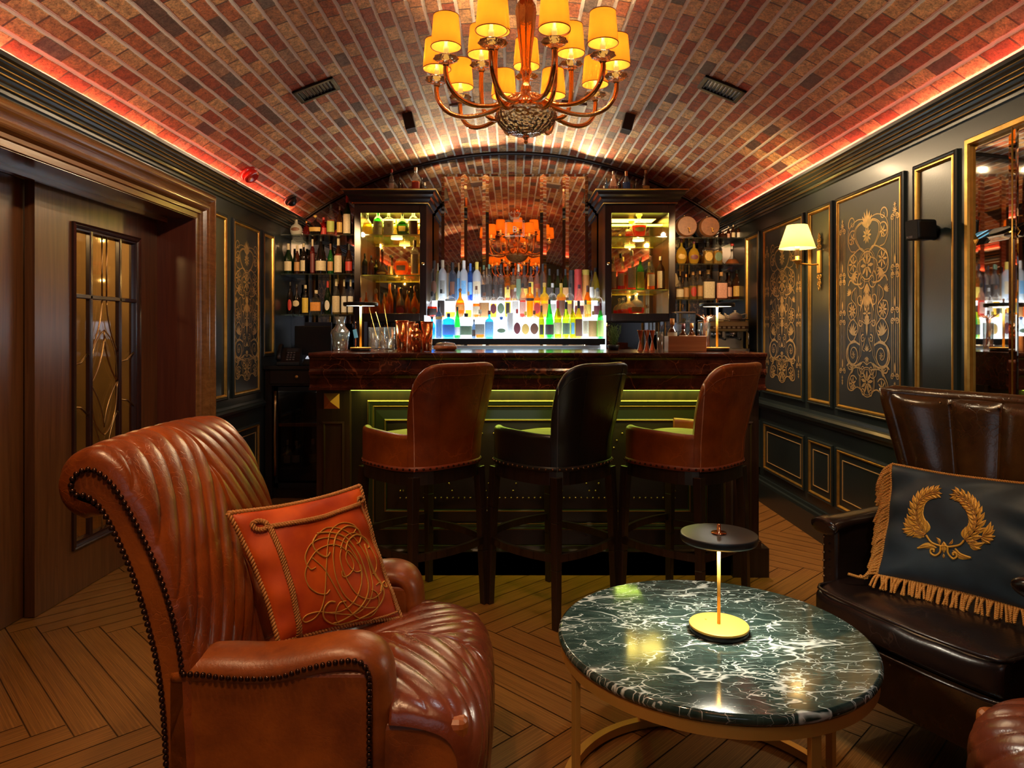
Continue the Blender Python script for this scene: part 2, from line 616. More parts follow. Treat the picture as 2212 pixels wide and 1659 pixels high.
    def build(self, name, material, parent=None, bevel=0.0, seg=2, subsurf=0, solid=0.0, kind=None, weld=False, recalc=True):
        me = bpy.data.meshes.new(name)
        me.from_pydata(self.v, [], self.f)
        me.polygons.foreach_set('use_smooth', self.s)
        me.materials.append(material)
        if weld or recalc:
            import bmesh
            bm = bmesh.new()
            bm.from_mesh(me)
            if weld:
                bmesh.ops.remove_doubles(bm, verts=bm.verts, dist=1e-5)
            if recalc:
                bmesh.ops.recalc_face_normals(bm, faces=bm.faces)
            bm.to_mesh(me)
            bm.free()
        me.update()
        o = bpy.data.objects.new(name, me)
        COL.objects.link(o)
        if parent:
            o.parent = parent
        if bevel:
            b = o.modifiers.new('bevel', 'BEVEL')
            b.width = bevel
            b.segments = seg
            b.limit_method = 'ANGLE'
            b.harden_normals = False
        if solid:
            so = o.modifiers.new('solid', 'SOLIDIFY')
            so.thickness = solid
        if subsurf:
            ss = o.modifiers.new('sub', 'SUBSURF')
            ss.levels = subsurf
            ss.render_levels = subsurf
        if kind:
            o['kind'] = kind
        return o

def tag(o, label, cat, group=None, kind=None):
    o['label'] = label
    o['category'] = cat
    if group:
        o['group'] = group
    if kind:
        o['kind'] = kind
    return o

def thing(name, label, cat, loc=(0, 0, 0), rz=0.0, group=None):
    o = bpy.data.objects.new(name, None)
    o.empty_display_size = 0.05
    COL.objects.link(o)
    o.location = loc
    o.rotation_euler = (0, 0, rz)
    return tag(o, label, cat, group)

def struct(name, mb, m, **kw):
    return mb.build(name, m, kind='structure', **kw)

def copy_tree(o, parent=None):
    c = o.copy()
    COL.objects.link(c)
    if parent:
        c.parent = parent
    for ch in list(KIDS(o)):
        copy_tree(ch, c)
    return c

def KIDS(o):
    return [x for x in list(COL.objects) if x.parent == o]

def text_mesh(name, s, size, m, parent, M, extrude=0.0004, align='CENTER'):
    cu = bpy.data.curves.new(name, 'FONT')
    cu.body = s
    cu.size = size
    cu.align_x = align
    cu.align_y = 'CENTER'
    cu.extrude = extrude
    cu.resolution_u = 2
    t = bpy.data.objects.new(name, cu)
    me = bpy.data.meshes.new_from_object(t)
    bpy.data.objects.remove(t)
    me.transform(M)
    me.materials.clear()
    me.materials.append(m)
    o = bpy.data.objects.new(name, me)
    COL.objects.link(o)
    o.parent = parent
    return o

FACING = Matrix.Rotation(PI / 2, 4, 'X')   # text lying in XY -> standing, readable from -Y

# ================================================================== THE ROOM
XW = 1.877
YB = 5.90
YF = -2.6
VR, VC = 3.046, -0.246          # barrel vault radius and centre height

def vault_z(x):
    return math.sqrt(VR * VR - x * x) + VC

def vault_hit(pxx, pyy):
    """where the sight line of a photograph pixel meets the vault"""
    a = (pxx - 1106) / 1500
    b = (722 - pyy) / 1500
    A = a * a + b * b
    B = 2 * b * (CAMH - VC)
    Cc = (CAMH - VC) ** 2 - VR * VR
    d = (-B + math.sqrt(B * B - 4 * A * Cc)) / (2 * A)
    p = Vector((a * d, d, CAMH + b * d))
    n = Vector((p.x, 0, p.z - VC)).normalized()
    return p, -n

def brick_material():
    m, nt, b = nodes_of('vault_brick')
    uv = N(nt, 'ShaderNodeUVMap')
    # slight waviness of the courses
    nz = N(nt, 'ShaderNodeTexNoise', i_Scale=9.0, i_Detail=2.0)
    L(nt, uv.outputs[0], nz.inputs['Vector'])
    ad = N(nt, 'ShaderNodeVectorMath', operation='MULTIPLY_ADD')
    ad.inputs[1].default_value = (0.010, 0.007, 0)
    L(nt, nz.outputs['Color'], ad.inputs[0])
    L(nt, uv.outputs[0], ad.inputs[2])
    P = ad.outputs[0]
    br = N(nt, 'ShaderNodeTexBrick')
    br.offset = 0.5
    br.inputs['Color1'].default_value = (0, 0, 0, 1)
    br.inputs['Color2'].default_value = (1, 1, 1, 1)
    br.inputs['Mortar'].default_value = (0.5, 0.5, 0.5, 1)
    br.inputs['Scale'].default_value = 1.0
    br.inputs['Mortar Size'].default_value = 0.0048
    br.inputs['Mortar Smooth'].default_value = 0.3
    br.inputs['Brick Width'].default_value = 0.150
    br.inputs['Row Height'].default_value = 0.074
    L(nt, P, br.inputs['Vector'])
    cr = ramp(nt, [(0.0, (0.15, 0.085, 0.06)), (0.035, (0.46, 0.105, 0.035)), (0.28, (0.62, 0.20, 0.065)), (0.46, (0.58, 0.28, 0.115)),
                   (0.60, (0.80, 0.48, 0.21)), (0.78, (0.88, 0.60, 0.28)), (0.93, (0.54, 0.34, 0.20)), (0.985, (0.20, 0.16, 0.13))], 'CONSTANT')
    L(nt, br.outputs['Color'], cr.inputs['Fac'])
    # blotches within bricks
    n2 = N(nt, 'ShaderNodeTexNoise', i_Scale=26.0, i_Detail=8.0, i_Roughness=0.7)
    L(nt, uv.outputs[0], n2.inputs['Vector'])
    r2 = ramp(nt, [(0.30, (0.30, 0.26, 0.26)), (0.50, (0.90, 0.86, 0.84)), (0.72, (1.5, 1.45, 1.3))])
    L(nt, n2.outputs['Fac'], r2.inputs['Fac'])
    mu = N(nt, 'ShaderNodeMix', data_type='RGBA', blend_type='MULTIPLY')
    mu.inputs['Factor'].default_value = 0.95
    L(nt, cr.outputs['Color'], mu.inputs[6])
    L(nt, r2.outputs['Color'], mu.inputs[7])
    nf = N(nt, 'ShaderNodeTexNoise', i_Scale=95.0, i_Detail=6.0, i_Roughness=0.75)
    L(nt, uv.outputs[0], nf.inputs['Vector'])
    rf = ramp(nt, [(0.36, (0.35, 0.30, 0.30)), (0.50, (1.0, 1.0, 1.0)), (0.70, (1.3, 1.25, 1.2))])
    L(nt, nf.outputs['Fac'], rf.inputs['Fac'])
    mf = N(nt, 'ShaderNodeMix', data_type='RGBA', blend_type='MULTIPLY')
    mf.inputs['Factor'].default_value = 0.9
    L(nt, mu.outputs[2], mf.inputs[6])
    L(nt, rf.outputs['Color'], mf.inputs[7])
    mu = mf
    # thin joints across
    mj = N(nt, 'ShaderNodeMix', data_type='RGBA')
    L(nt, br.outputs['Fac'], mj.inputs['Factor'])
    L(nt, mu.outputs[2], mj.inputs[6])
    mj.inputs[7].default_value = (0.13, 0.075, 0.045, 1)
    # broad pale joints along the vault
    sx = N(nt, 'ShaderNodeSeparateXYZ')
    L(nt, P, sx.inputs[0])
    dv = N(nt, 'ShaderNodeMath', operation='DIVIDE')
    dv.inputs[1].default_value = 0.074
    L(nt, sx.outputs['Y'], dv.inputs[0])
    fr = N(nt, 'ShaderNodeMath', operation='FRACT')
    L(nt, dv.outputs[0], fr.inputs[0])
    pp = N(nt, 'ShaderNodeMath', operation='PINGPONG')
    pp.inputs[1].default_value = 0.5
    L(nt, fr.outputs[0], pp.inputs[0])
    n3 = N(nt, 'ShaderNodeTexNoise', i_Scale=35.0, i_Detail=3.0)
    L(nt, uv.outputs[0], n3.inputs['Vector'])
    jn = N(nt, 'ShaderNodeMath', operation='MULTIPLY_ADD')
    jn.inputs[1].default_value = 0.07
    L(nt, n3.outputs['Fac'], jn.inputs[0])
    L(nt, pp.outputs[0], jn.inputs[2])
    lm = N(nt, 'ShaderNodeMapRange')
    lm.inputs['From Min'].default_value = 0.138
    lm.inputs['From Max'].default_value = 0.158
    lm.inputs['To Min'].default_value = 1.0
    lm.inputs['To Max'].default_value = 0.0
    L(nt, jn.outputs[0], lm.inputs['Value'])
    ml = N(nt, 'ShaderNodeMix', data_type='RGBA')
    L(nt, lm.outputs['Result'], ml.inputs['Factor'])
    L(nt, mj.outputs[2], ml.inputs[6])
    ml.inputs[7].default_value = (0.92, 0.86, 0.76, 1)
    L(nt, ml.outputs[2], b.inputs['Base Color'])
    b.inputs['Roughness'].default_value = 0.72
    # relief
    hs = N(nt, 'ShaderNodeMath', operation='MULTIPLY_ADD')
    hs.inputs[1].default_value = -1.0
    L(nt, br.outputs['Fac'], hs.inputs[0])
    L(nt, n2.outputs['Fac'], hs.inputs[2])
    n4 = N(nt, 'ShaderNodeTexNoise', i_Scale=60.0, i_Detail=6.0, i_Roughness=0.75)
    L(nt, uv.outputs[0], n4.inputs['Vector'])
    h2 = N(nt, 'ShaderNodeMath', operation='MULTIPLY_ADD')
    h2.inputs[1].default_value = 0.9
    L(nt, n4.outputs['Fac'], h2.inputs[0])
    L(nt, hs.outputs[0], h2.inputs[2])
    edge = N(nt, 'ShaderNodeMapRange')
    edge.inputs['From Min'].default_value = 0.12
    edge.inputs['From Max'].default_value = 0.20
    edge.inputs['To Min'].default_value = -0.5
    edge.inputs['To Max'].default_value = 0.0
    L(nt, jn.outputs[0], edge.inputs['Value'])
    h3 = N(nt, 'ShaderNodeMath', operation='ADD')
    L(nt, h2.outputs[0], h3.inputs[0])
    L(nt, edge.outputs['Result'], h3.inputs[1])
    bp = N(nt, 'ShaderNodeBump', i_Strength=1.0, i_Distance=0.018)
    L(nt, h3.outputs[0], bp.inputs['Height'])
    L(nt, bp.outputs['Normal'], b.inputs['Normal'])
    return m

def make_vault():
    a1 = math.asin(1.868 / VR)
    nu, ny = 96, 40
    me = bpy.data.meshes.new('ceiling')
    vs, fs, uvs = [], [], []
    for t in range(2):
        R = VR + t * 0.12
        for j in range(ny + 1):
            y = YF + (YB + 0.05 - YF) * j / ny
            for i in range(nu + 1):
                a = -a1 + 2 * a1 * i / nu
                vs.append((R * math.sin(a), y, R * math.cos(a) + VC))
    w = nu + 1
    K = w * (ny + 1)
    for j in range(ny):
        for i in range(nu):
            fs.append((j * w + i, (j + 1) * w + i, (j + 1) * w + i + 1, j * w + i + 1))
            fs.append((K + j * w + i, K + j * w + i + 1, K + (j + 1) * w + i + 1, K + (j + 1) * w + i))
    me.from_pydata(vs, [], fs)
    uvl = me.uv_layers.new(name='UVMap')
    for p in me.polygons:
        p.use_smooth = True
        for li in p.loop_indices:
            vi = me.loops[li].vertex_index
            x, y, z = vs[vi]
            a = math.atan2(x, z - VC)
            uvl.data[li].uv = (y, a * VR + 0.037)
    me.materials.append(brick_material())
    o = bpy.data.objects.new('ceiling', me)
    COL.objects.link(o)
    o['kind'] = 'structure'
make_vault()

# ---- herringbone parquet
def make_floor():
    Lp, Wp = 1.056, 0.096
    g = 0.0022
    r2 = math.sqrt(0.5)
    me = bpy.data.meshes.new('floor')
    vs, fs, uvs, cols = [], [], [], []
    cx0, cy0 = -2.105, 2.902
    rnd = random.Random(3)
    def plank(P, d, n, l, w):
        # P: corner, d: along, n: across
        o = len(vs)
        for a, b_ in ((g, g), (l - g, g), (l - g, w - g), (g, w - g)):
            q = (P[0] + d[0] * a + n[0] * b_, P[1] + d[1] * a + n[1] * b_)
            vs.append((q[0], q[1], 0.0))
        fs.append((o, o + 1, o + 2, o + 3))
        ou = rnd.uniform(0, 40)
        uvs.append([(ou + a, ou + b_) for a, b_ in ((0, 0), (l, 0), (l, w), (0, w))])
        cols.append(0.05 + 0.95 * rnd.random())
    # A planks run down-right, B planks run up-right; unit vectors
    A = (r2, -r2)
    B = (r2, r2)
    nrep = 60
    step = 2 * Lp * r2  # distance between like zigzags
    # classic herringbone in (a,b) coordinates: A plank at (k*W, -k*W ...) rows
    for row in range(-8, 9):
        for k in range(-nrep, nrep):
            # origin of the pair
            # shift along (A+B)/... each pair moves by W along A and W along B ; rows move by L along A and -L along B
            ua = k * Wp + row * Lp
            ub = k * Wp - row * Lp
            ox = cx0 + A[0] * ua + B[0] * ub
            oy = cy0 + A[1] * ua + B[1] * ub
            if -3.6 < ox < 3.4 and -3.6 < oy < 8.2:
                plank((ox, oy), A, B, Lp, Wp)          # along A, W across B
                # B plank occupying a in [L-?]: sits after the end of the A plank
                ox2 = ox - B[0] * (Lp - Wp) + A[0] * Lp
                oy2 = oy - B[1] * (Lp - Wp) + A[1] * Lp
                plank((ox2, oy2), B, A, Lp, Wp)
    # dark joints underneath
    o = len(vs)
    vs += [(-4.2, -2.9, -0.0025), (3.0, -2.9, -0.0025), (3.0, 6.4, -0.0025), (-4.2, 6.4, -0.0025),
           (-4.2, -2.9, -0.06), (3.0, -2.9, -0.06), (3.0, 6.4, -0.06), (-4.2, 6.4, -0.06)]
    nplank = len(fs)
    fs += [(o, o + 1, o + 2, o + 3), (o + 7, o + 6, o + 5, o + 4), (o, o + 4, o + 5, o + 1), (o + 1, o + 5, o + 6, o + 2), (o + 2, o + 6, o + 7, o + 3), (o + 3, o + 7, o + 4, o)]
    me.from_pydata(vs, [], fs)
    uvl = me.uv_layers.new(name='UVMap')
    ca = me.color_attributes.new('tone', 'FLOAT_COLOR', 'CORNER')
    for i, p in enumerate(me.polygons):
        for j, li in enumerate(p.loop_indices):
            if i < nplank:
                uvl.data[li].uv = uvs[i][j]
                c = cols[i]
                ca.data[li].color = (c, c, c, 1)
            else:
                ca.data[li].color = (0, 0, 0, 1)
    m, nt, b = nodes_of('parquet')
    uv = N(nt, 'ShaderNodeUVMap')
    mp = N(nt, 'ShaderNodeMapping')
    mp.inputs['Scale'].default_value = (1.0, 14.0, 1.0)
    L(nt, uv.outputs[0], mp.inputs['Vector'])
    n = N(nt, 'ShaderNodeTexNoise', i_Scale=2.6, i_Detail=9.0, i_Roughness=0.62, i_Distortion=1.2)
    L(nt, mp.outputs[0], n.inputs['Vector'])
    r = ramp(nt, [(0.30, (0.070, 0.025, 0.006)), (0.52, (0.20, 0.085, 0.020)), (0.75, (0.37, 0.18, 0.050))])
    L(nt, n.outputs['Fac'], r.inputs['Fac'])
    at = N(nt, 'ShaderNodeVertexColor')
    at.layer_name = 'tone'
    tr = ramp(nt, [(0.0, (0.36, 0.32, 0.30)), (0.5, (0.8, 0.77, 0.72)), (1.0, (1.35, 1.3, 1.15))])
    L(nt, at.outputs['Color'], tr.inputs['Fac'])
    mu = N(nt, 'ShaderNodeMix', data_type='RGBA', blend_type='MULTIPLY')
    mu.inputs['Factor'].default_value = 1.0
    L(nt, r.outputs['Color'], mu.inputs[6])
    L(nt, tr.outputs['Color'], mu.inputs[7])
    L(nt, mu.outputs[2], b.inputs['Base Color'])
    b.inputs['Roughness'].default_value = 0.42
    bp = N(nt, 'ShaderNodeBump', i_Strength=0.2, i_Distance=0.001)
    L(nt, n.outputs['Fac'], bp.inputs['Height'])
    L(nt, bp.outputs['Normal'], b.inputs['Normal'])
    me.materials.append(m)
    fo = bpy.data.objects.new('floor', me)
    COL.objects.link(fo)
    fo['kind'] = 'structure'
make_floor()

# ---- walls
DY0, DY1, DZ = -0.6, 4.13, 1.955     # doorway in the left wall
w = MB()
w.box(XW, YF, 0, XW + 0.14, YB + 0.1, 2.16)
struct('wall_right', w, PAINT)
w = MB()
w.box(-XW - 0.14, DY1, 0, -XW, YB + 0.1, 2.16)
w.box(-XW - 0.14, YF, 0, -XW, DY0, 2.16)
w.box(-XW - 0.14, DY0, DZ, -XW, DY1, 2.16)
struct('wall_left', w, PAINT)
w = MB()
w.box(-2.1, YF - 0.12, 0, 2.1, YF, 2.9)
struct('wall_rear', w, PAINT)
w = MB()
w.box(-1.0, YF, 0.95, 1.0, YF + 0.01, 2.05)
wn = struct('fill_panel_1', w, emis('fill_panel_glow', (0.62, 0.78, 1.0), 0.12))  # glowing pane added behind the camera as fill light
w = MB()
w.rect(((0, YF, 0), (-1, 0, 0), (0, 0, 1), (0, 1, 0)), -1.04, 0.91, 1.04, 2.09, [(0, 0), (0, 0.04), (0.05, 0.04), (0.05, 0.0)])
w.box(-0.02, YF, 0.95, 0.02, YF + 0.03, 2.05)
w.build('pane_frame', OAK, wn)  # frame around the added fill pane
light('AREA', 'rear_fill_light', (0, YF + 0.06, 1.5), 4.0, (1.0, 0.92, 0.80), 1.9, (PI / 2, 0, PI), size_y=1.0)  # area light added with the pane, fills the room from the rear

DARKMIRROR = mat('smoked_mirror', (0.25, 0.235, 0.25), 0.02, metal=1.0)
COPPERMIRROR = mat('copper_tinted_mirror', (0.92, 0.62, 0.40), 0.015, metal=1.0)
BEVELMIRROR = mat('bevelled_mirror', (0.95, 0.66, 0.42), 0.03, metal=1.0)
CLEARMIRROR = mat('antique_mirror', (0.62, 0.58, 0.52), 0.02, metal=1.0)

def make_back_wall():
    # the end wall carries a smoked mirror that follows the vault
    w = MB()
    prof = [(x, vault_z(x) - 0.004) for x in [-1.86 + 3.72 * i / 48 for i in range(49)]]
    pts = [(-1.876, 0.0)] + [(-1.876, 2.10)] + prof + [(1.876, 2.10), (1.876, 0.0)]
    vs = [(x, YB, z) for x, z in pts] + [(x, YB + 0.10, z) for x, z in pts]
    m = len(pts)
    w.add(vs, [tuple(range(m)), tuple(reversed(range(m, 2 * m)))] + [(i, (i + 1) % m, m + (i + 1) % m, m + i) for i in range(m)])
    struct('wall_back', w, DARKMIRROR)
    t = MB()
    t.tube([(x, YB - 0.012, vault_z(x) - 0.012) for x in [-1.80 + 3.6 * i / 60 for i in range(61)]], 0.011, 6)
    struct('trim_1', t, BLACKWOOD)
make_back_wall()

PR = ((XW, 0, 0), (0, 1, 0), (0, 0, 1), (-1, 0, 0))     # right wall plane: u = y, v = z
PL = ((-XW, 0, 0), (0, -1, 0), (0, 0, 1), (1, 0, 0))    # left wall plane: u = -y, v = z

# crown mouldings and the cove with its red light
def crown(sg, name, y0, y1):
    c = MB()
    pr = [(XW, 2.132), (1.864, 2.132), (1.862, 2.148), (1.850, 2.150), (1.846, 2.162), (1.832, 2.164), (1.826, 2.174), (1.812, 2.175),
          (1.806, 2.184), (1.790, 2.185), (1.784, 2.193), (1.768, 2.194), (1.762, 2.203), (1.740, 2.204), (1.740, 2.220), (1.747, 2.220), (1.753, 2.206), (1.80, 2.193), (XW, 2.160)]
    c.extr([(sg * x, z) for x, z in pr], 'y', y0, y1)
    struct(name, c, PAINT, recalc=True)
crown(1, 'trim_2', YF, YB)
crown(-1, 'trim_3', YF, YB)
for sg, nm in ((1, 'trim_4'), (-1, 'trim_5')):
    c = MB()
    for (x, z, r) in ((1.850, 2.150, 0.0030), (1.812, 2.175, 0.0036), (1.790, 2.185, 0.0020), (1.763, 2.202, 0.0026)):
        c.tube([(sg * (x - 0.001), YF, z), (sg * (x - 0.001), YB, z)], r, 6)
    struct(nm, c, GOLD)
RED = (1.0, 0.17, 0.10)
LEDR = emis('red_light_strip', RED, 7.0)
for sg in (1, -1):
    s = MB()
    s.box(min(sg * 1.768, sg * 1.782), YF + 0.1, 2.204, max(sg * 1.768, sg * 1.782), YB - 0.1, 2.209)
    o = s.build('light_strip', LEDR)
    tag(o, 'red glowing light strip hidden above the %s crown moulding' % ('right' if sg > 0 else 'left'), 'light strip')
    for k in range(3):
        yy = 0.4 + 2.05 * k
        light('AREA', 'cove_light', (sg * 1.772, yy, 2.212), 3.2, RED, 0.02, (0, PI, 0), size_y=2.0)

# chair rail and baseboards
for sg, nm, segs in ((1, 'right', [(YF, 5.6)]), (-1, 'left', [(4.29, 5.2), (YF, DY0 - 0.16)])):
    for (a, b_) in segs:
        c = MB()
        pr = [(0.0, 0.775), (0.012, 0.775), (0.016, 0.758), (0.030, 0.752), (0.038, 0.738), (0.034, 0.720), (0.018, 0.712), (0.014, 0.694), (0.0, 0.690)]
        c.extr([(sg * (XW - t), z) for t, z in pr], 'y', a, b_)
        struct('trim_6' if sg > 0 else 'trim_7', c, PAINT)
        c = MB()
        pr = [(0.0, 0.185), (0.010, 0.182), (0.014, 0.165), (0.024, 0.158), (0.028, 0.140), (0.030, 0.0), (0.0, 0.0)]
        c.extr([(sg * (XW - t), z) for t, z in pr], 'y', a, b_)
        struct('baseboard_' + nm, c, PAINT)

# wall frames: gilded picture mouldings
FP = [(0.0, 0.0), (0.0, 0.010), (0.004, 0.016), (0.010, 0.018), (0.014, 0.016), (0.018, 0.010), (0.022, 0.010)]
FG = [(0.018, 0.012), (0.022, 0.016), (0.028, 0.016), (0.033, 0.010), (0.036, 0.003), (0.036, 0.0)]
tn = [7]

def wall_frame(plane, u0, v0, u1, v1, small=False):
    tn[0] += 1
    o = MB()
    s = 0.75 if small else 1.0
    o.rect(plane, u0, v0, u1, v1, [(t * s, h * s) for t, h in FP])
    struct('trim_%d' % tn[0], o, PAINT)
    tn[0] += 1
    g = MB()
    g.rect(plane, u0, v0, u1, v1, [(t * s, h * s) for t, h in FG])
    struct('trim_%d' % tn[0], g, GOLD)

def panel_row(plane, spans, zt0, zt1, low=True, sgn=1):
    for (a, b_) in spans:
        u0, u1 = (min(sgn * a, sgn * b_), max(sgn * a, sgn * b_))
        wall_frame(plane, u0, zt0, u1, zt1)
        if low:
            wall_frame(plane, u0, 0.245, u1, 0.60, True)
            tn[0] += 1
            g = MB()
            g.rect(plane, u0 + 0.065, 0.31, u1 - 0.065, 0.535, [(0, 0), (0, 0.004), (0.004, 0.004), (0.004, 0)])
            struct('trim_%d' % tn[0], g, GILT)

RP = [(5.25, 5.56), (4.447, 5.17), (4.05, 4.39), (3.31, 4.006), (2.914, 3.232)]
panel_row(PR, RP, 0.815, 2.03)
# behind the chairs only the lower row goes on
for a, b_ in ((2.2, 2.846), (1.5, 2.12)):
    wall_frame(PR, a, 0.245, b_, 0.60, True)
LP = [(4.31, 4.56), (4.645, 5.147)]
panel_row(PL, LP, 0.82, 2.03, sgn=-1)
panel_row(PL, [(5.205, 5.46)], 1.08, 2.03, low=False, sgn=-1)

# ---- painted gold arabesques
def arabesque(plane, u0, v0, wd, ht, cols=True, mw=1.0):
    """a symmetrical painted scroll ornament in a w x h field"""
    g = MB()
    W = 0.0052 * mw
    lift = [0.0010]

    def put(pts, w_=None, both=True):
        w_ = w_ or W
        lift[0] += 0.000006
        g.ribbon(plane, [(u0 + x, v0 + y) for x, y in pts], w_, lift[0])
        if both:
            g.ribbon(plane, [(u0 - x, v0 + y) for x, y in pts], w_, lift[0] + 0.000003)

    def spiral(cx, cy, r, turns, a0, dr, w_=None, end=0.12):
        n = int(22 * abs(turns))
        pts = []
        for i in range(n + 1):
            t = i / n
            a = a0 + dr * t * turns * 2 * PI
            rr = r * (1 - (1 - end) * t)
            pts.append((cx + rr * math.cos(a), cy + rr * math.sin(a)))
        put(pts, w_ or (lambda t: W * (1.5 - t * 0.9)))
        return pts

    def circle(cx, cy, r, w_=None, both=True):
        put([(cx + r * math.cos(2 * PI * i / 28), cy + r * math.sin(2 * PI * i / 28)) for i in range(29)], w_, both)

    def leaf(x0, y0, x1, y1, fat=0.3, both=True):
        d = Vector((x1 - x0, y1 - y0))
        n = Vector((-d.y, d.x))
        pts = [(x0 + d.x * t, y0 + d.y * t) for t in [i / 6 for i in range(7)]]
        ln = d.length
        put(pts, lambda t: max(0.0006, ln * fat * math.sin(PI * min(1, t * 1.02)) ** 0.8), both)

    def rosette(cx, cy, r, k=8, both=True, ph=0.0):
        for i in range(k):
            a = 2 * PI * i / k + ph
            leaf(cx + r * 0.18 * math.cos(a), cy + r * 0.18 * math.sin(a), cx + r * math.cos(a), cy + r * math.sin(a), 0.34, both)
        circle(cx, cy, r * 0.2, None, both)

    def palmette(cx, cy, r, a0, both=True, k=7, sp=2.4):
        for i in range(k):
            a = a0 + sp * (i / (k - 1) - 0.5)
            rr = r * (1 - 0.25 * abs(i / (k - 1) - 0.5) * 2)
            leaf(cx, cy, cx + rr * math.cos(a), cy + rr * math.sin(a), 0.22, both)

    def curve(P, w_=None, both=True, n=10):
        pts = []
        for i in range(len(P) - 1):
            p0 = P[max(i - 1, 0)]; p1 = P[i]; p2 = P[i + 1]; p3 = P[min(i + 2, len(P) - 1)]
            for j in range(n):
                t = j / n
                q = []
                for k in (0, 1):
                    q.append(0.5 * (2 * p1[k] + (p2[k] - p0[k]) * t + (2 * p0[k] - 5 * p1[k] + 4 * p2[k] - p3[k]) * t * t + (3 * p1[k] - p0[k] - 3 * p2[k] + p3[k]) * t ** 3))
                pts.append(tuple(q))
        pts.append(P[-1])
        put(pts, w_, both)

    H = ht
    a = wd * 0.5 * (0.66 if cols else 0.95)      # half width of the central grotesque
    # top heart with a hanging flower
    for k in (0, 0.022):
        s = 1 - k * 5
        curve([(0, H * 0.905), (a * 0.28 * s, H * (0.945 - k * 0.3)), (a * 0.62 * s, H * 0.915), (a * 0.62 * s, H * 0.86), (a * 0.36 * s, H * 0.80), (a * 0.12, H * 0.775)])
    palmette(0, H * 0.905, a * 0.5, PI / 2, False, 7, 1.9)
    rosette(0, H * 0.865, a * 0.22, 10, False)
    curve([(a * 0.1, H * 0.955), (a * 0.5, H * 0.965), (a * 0.9, H * 0.93), (a * 1.0, H * 0.86), (a * 0.85, H * 0.80), (a * 0.62, H * 0.79)])
    spiral(a * 0.78, H * 0.955, a * 0.2, 1.3, -0.6, 1)
    spiral(a * 0.78, H * 0.865, a * 0.24, 1.2, 2.2, -1)
    rosette(a * 0.76, H * 0.865, a * 0.17, 6)
    # shoulders
    curve([(a * 0.12, H * 0.775), (a * 0.3, H * 0.80), (a * 0.6, H * 0.785), (a * 0.95, H * 0.74), (a * 1.0, H * 0.68), (a * 0.86, H * 0.645), (a * 0.55, H * 0.66)], lambda t: W * 1.5)
    curve([(a * 0.12, H * 0.775), (a * 0.16, H * 0.745), (a * 0.42, H * 0.725), (a * 0.5, H * 0.69), (a * 0.4, H * 0.65)])
    for k in range(4):
        put([(-a * 0.13, H * (0.772 - k * 0.008)), (a * 0.13, H * (0.772 - k * 0.008))], W * 0.6, False)
    circle(0, H * 0.70, a * 0.36, None, False)
    circle(0, H * 0.70, a * 0.42, W * 0.5, False)
    rosette(0, H * 0.70, a * 0.32, 8, False)
    rosette(a * 0.74, H * 0.72, a * 0.22, 7)
    circle(a * 0.74, H * 0.72, a * 0.25, W * 0.7)
    palmette(a * 0.72, H * 0.665, a * 0.3, -2.2)
    spiral(a * 0.26, H * 0.615, a * 0.24, 1.6, 1.2, -1)
    curve([(a * 0.3, H * 0.60), (a * 0.6, H * 0.605), (a * 0.85, H * 0.63), (a * 0.98, H * 0.60)], lambda t: W * 1.7)
    # the candelabrum shaft
    for dx in (0.30, 0.37):
        put([(a * dx, H * 0.60), (a * (dx - 0.12), H * 0.33)], W * 0.6)
    for dx in (0.56, 0.64):
        put([(a * dx, H * 0.585), (a * (dx - 0.30), H * 0.25), (a * (dx - 0.25), H * 0.20), (a * (dx - 0.05), H * 0.155)], W * 0.6)
    palmette(0, H * 0.60, a * 0.38, -PI / 2, False, 5, 1.2)
    palmette(0, H * 0.545, a * 0.42, -PI / 2, False, 7, 1.5)
    spiral(a * 0.34, H * 0.515, a * 0.2, 1.4, 2.6, 1)
    for s in (-0.35, -0.12, 0.12, 0.35):
        leaf(a * s * 0.4, H * 0.54, a * s, H * 0.445, 0.13, False)
    rosette(0, H * 0.435, a * 0.2, 6, False)
    palmette(0, H * 0.37, a * 0.3, PI / 2, False, 5, 1.6)
    leaf(0, H * 0.40, 0, H * 0.31, 0.22, False)
    curve([(-a * 0.28, H * 0.395), (0, H * 0.375), (a * 0.28, H * 0.395)], None, False)
    spiral(a * 0.34, H * 0.385, a * 0.11, 1.2, 3.4, 1)
    spiral(a * 0.2, H * 0.295, a * 0.11, 1.3, 1.9, -1)
    curve([(a * 0.08, H * 0.30), (a * 0.14, H * 0.27), (a * 0.22, H * 0.235), (a * 0.1, H * 0.225)])
    palmette(0, H * 0.225, a * 0.2, PI / 2, False, 5, 2.0)
    palmette(0, H * 0.195, a * 0.2, -PI / 2, False, 5, 2.0)
    # side scrolls with flowers
    curve([(a * 0.55, H * 0.585), (a * 0.75, H * 0.56), (a * 0.78, H * 0.52), (a * 0.6, H * 0.49), (a * 0.52, H * 0.46), (a * 0.6, H * 0.42), (a * 0.84, H * 0.40), (a * 1.0, H * 0.44), (a * 0.96, H * 0.49), (a * 0.75, H * 0.50)])
    palmette(a * 0.9, H * 0.545, a * 0.2, 1.2)
    rosette(a * 0.76, H * 0.452, a * 0.2, 9)
    curve([(a * 0.66, H * 0.40), (a * 0.48, H * 0.37), (a * 0.5, H * 0.33), (a * 0.75, H * 0.275), (a * 0.98, H * 0.30), (a * 1.0, H * 0.355), (a * 0.8, H * 0.40), (a * 0.6, H * 0.40)], lambda t: W * 1.2)
    palmette(a * 0.76, H * 0.315, a * 0.34, PI / 2 + 0.3)
    # the large lower spirals
    spiral(a * 0.70, H * 0.205, a * 0.36, 1.75, 2.0, -1, lambda t: W * (2.0 - 1.2 * t), 0.2)
    rosette(a * 0.70, H * 0.205, a * 0.1, 6)
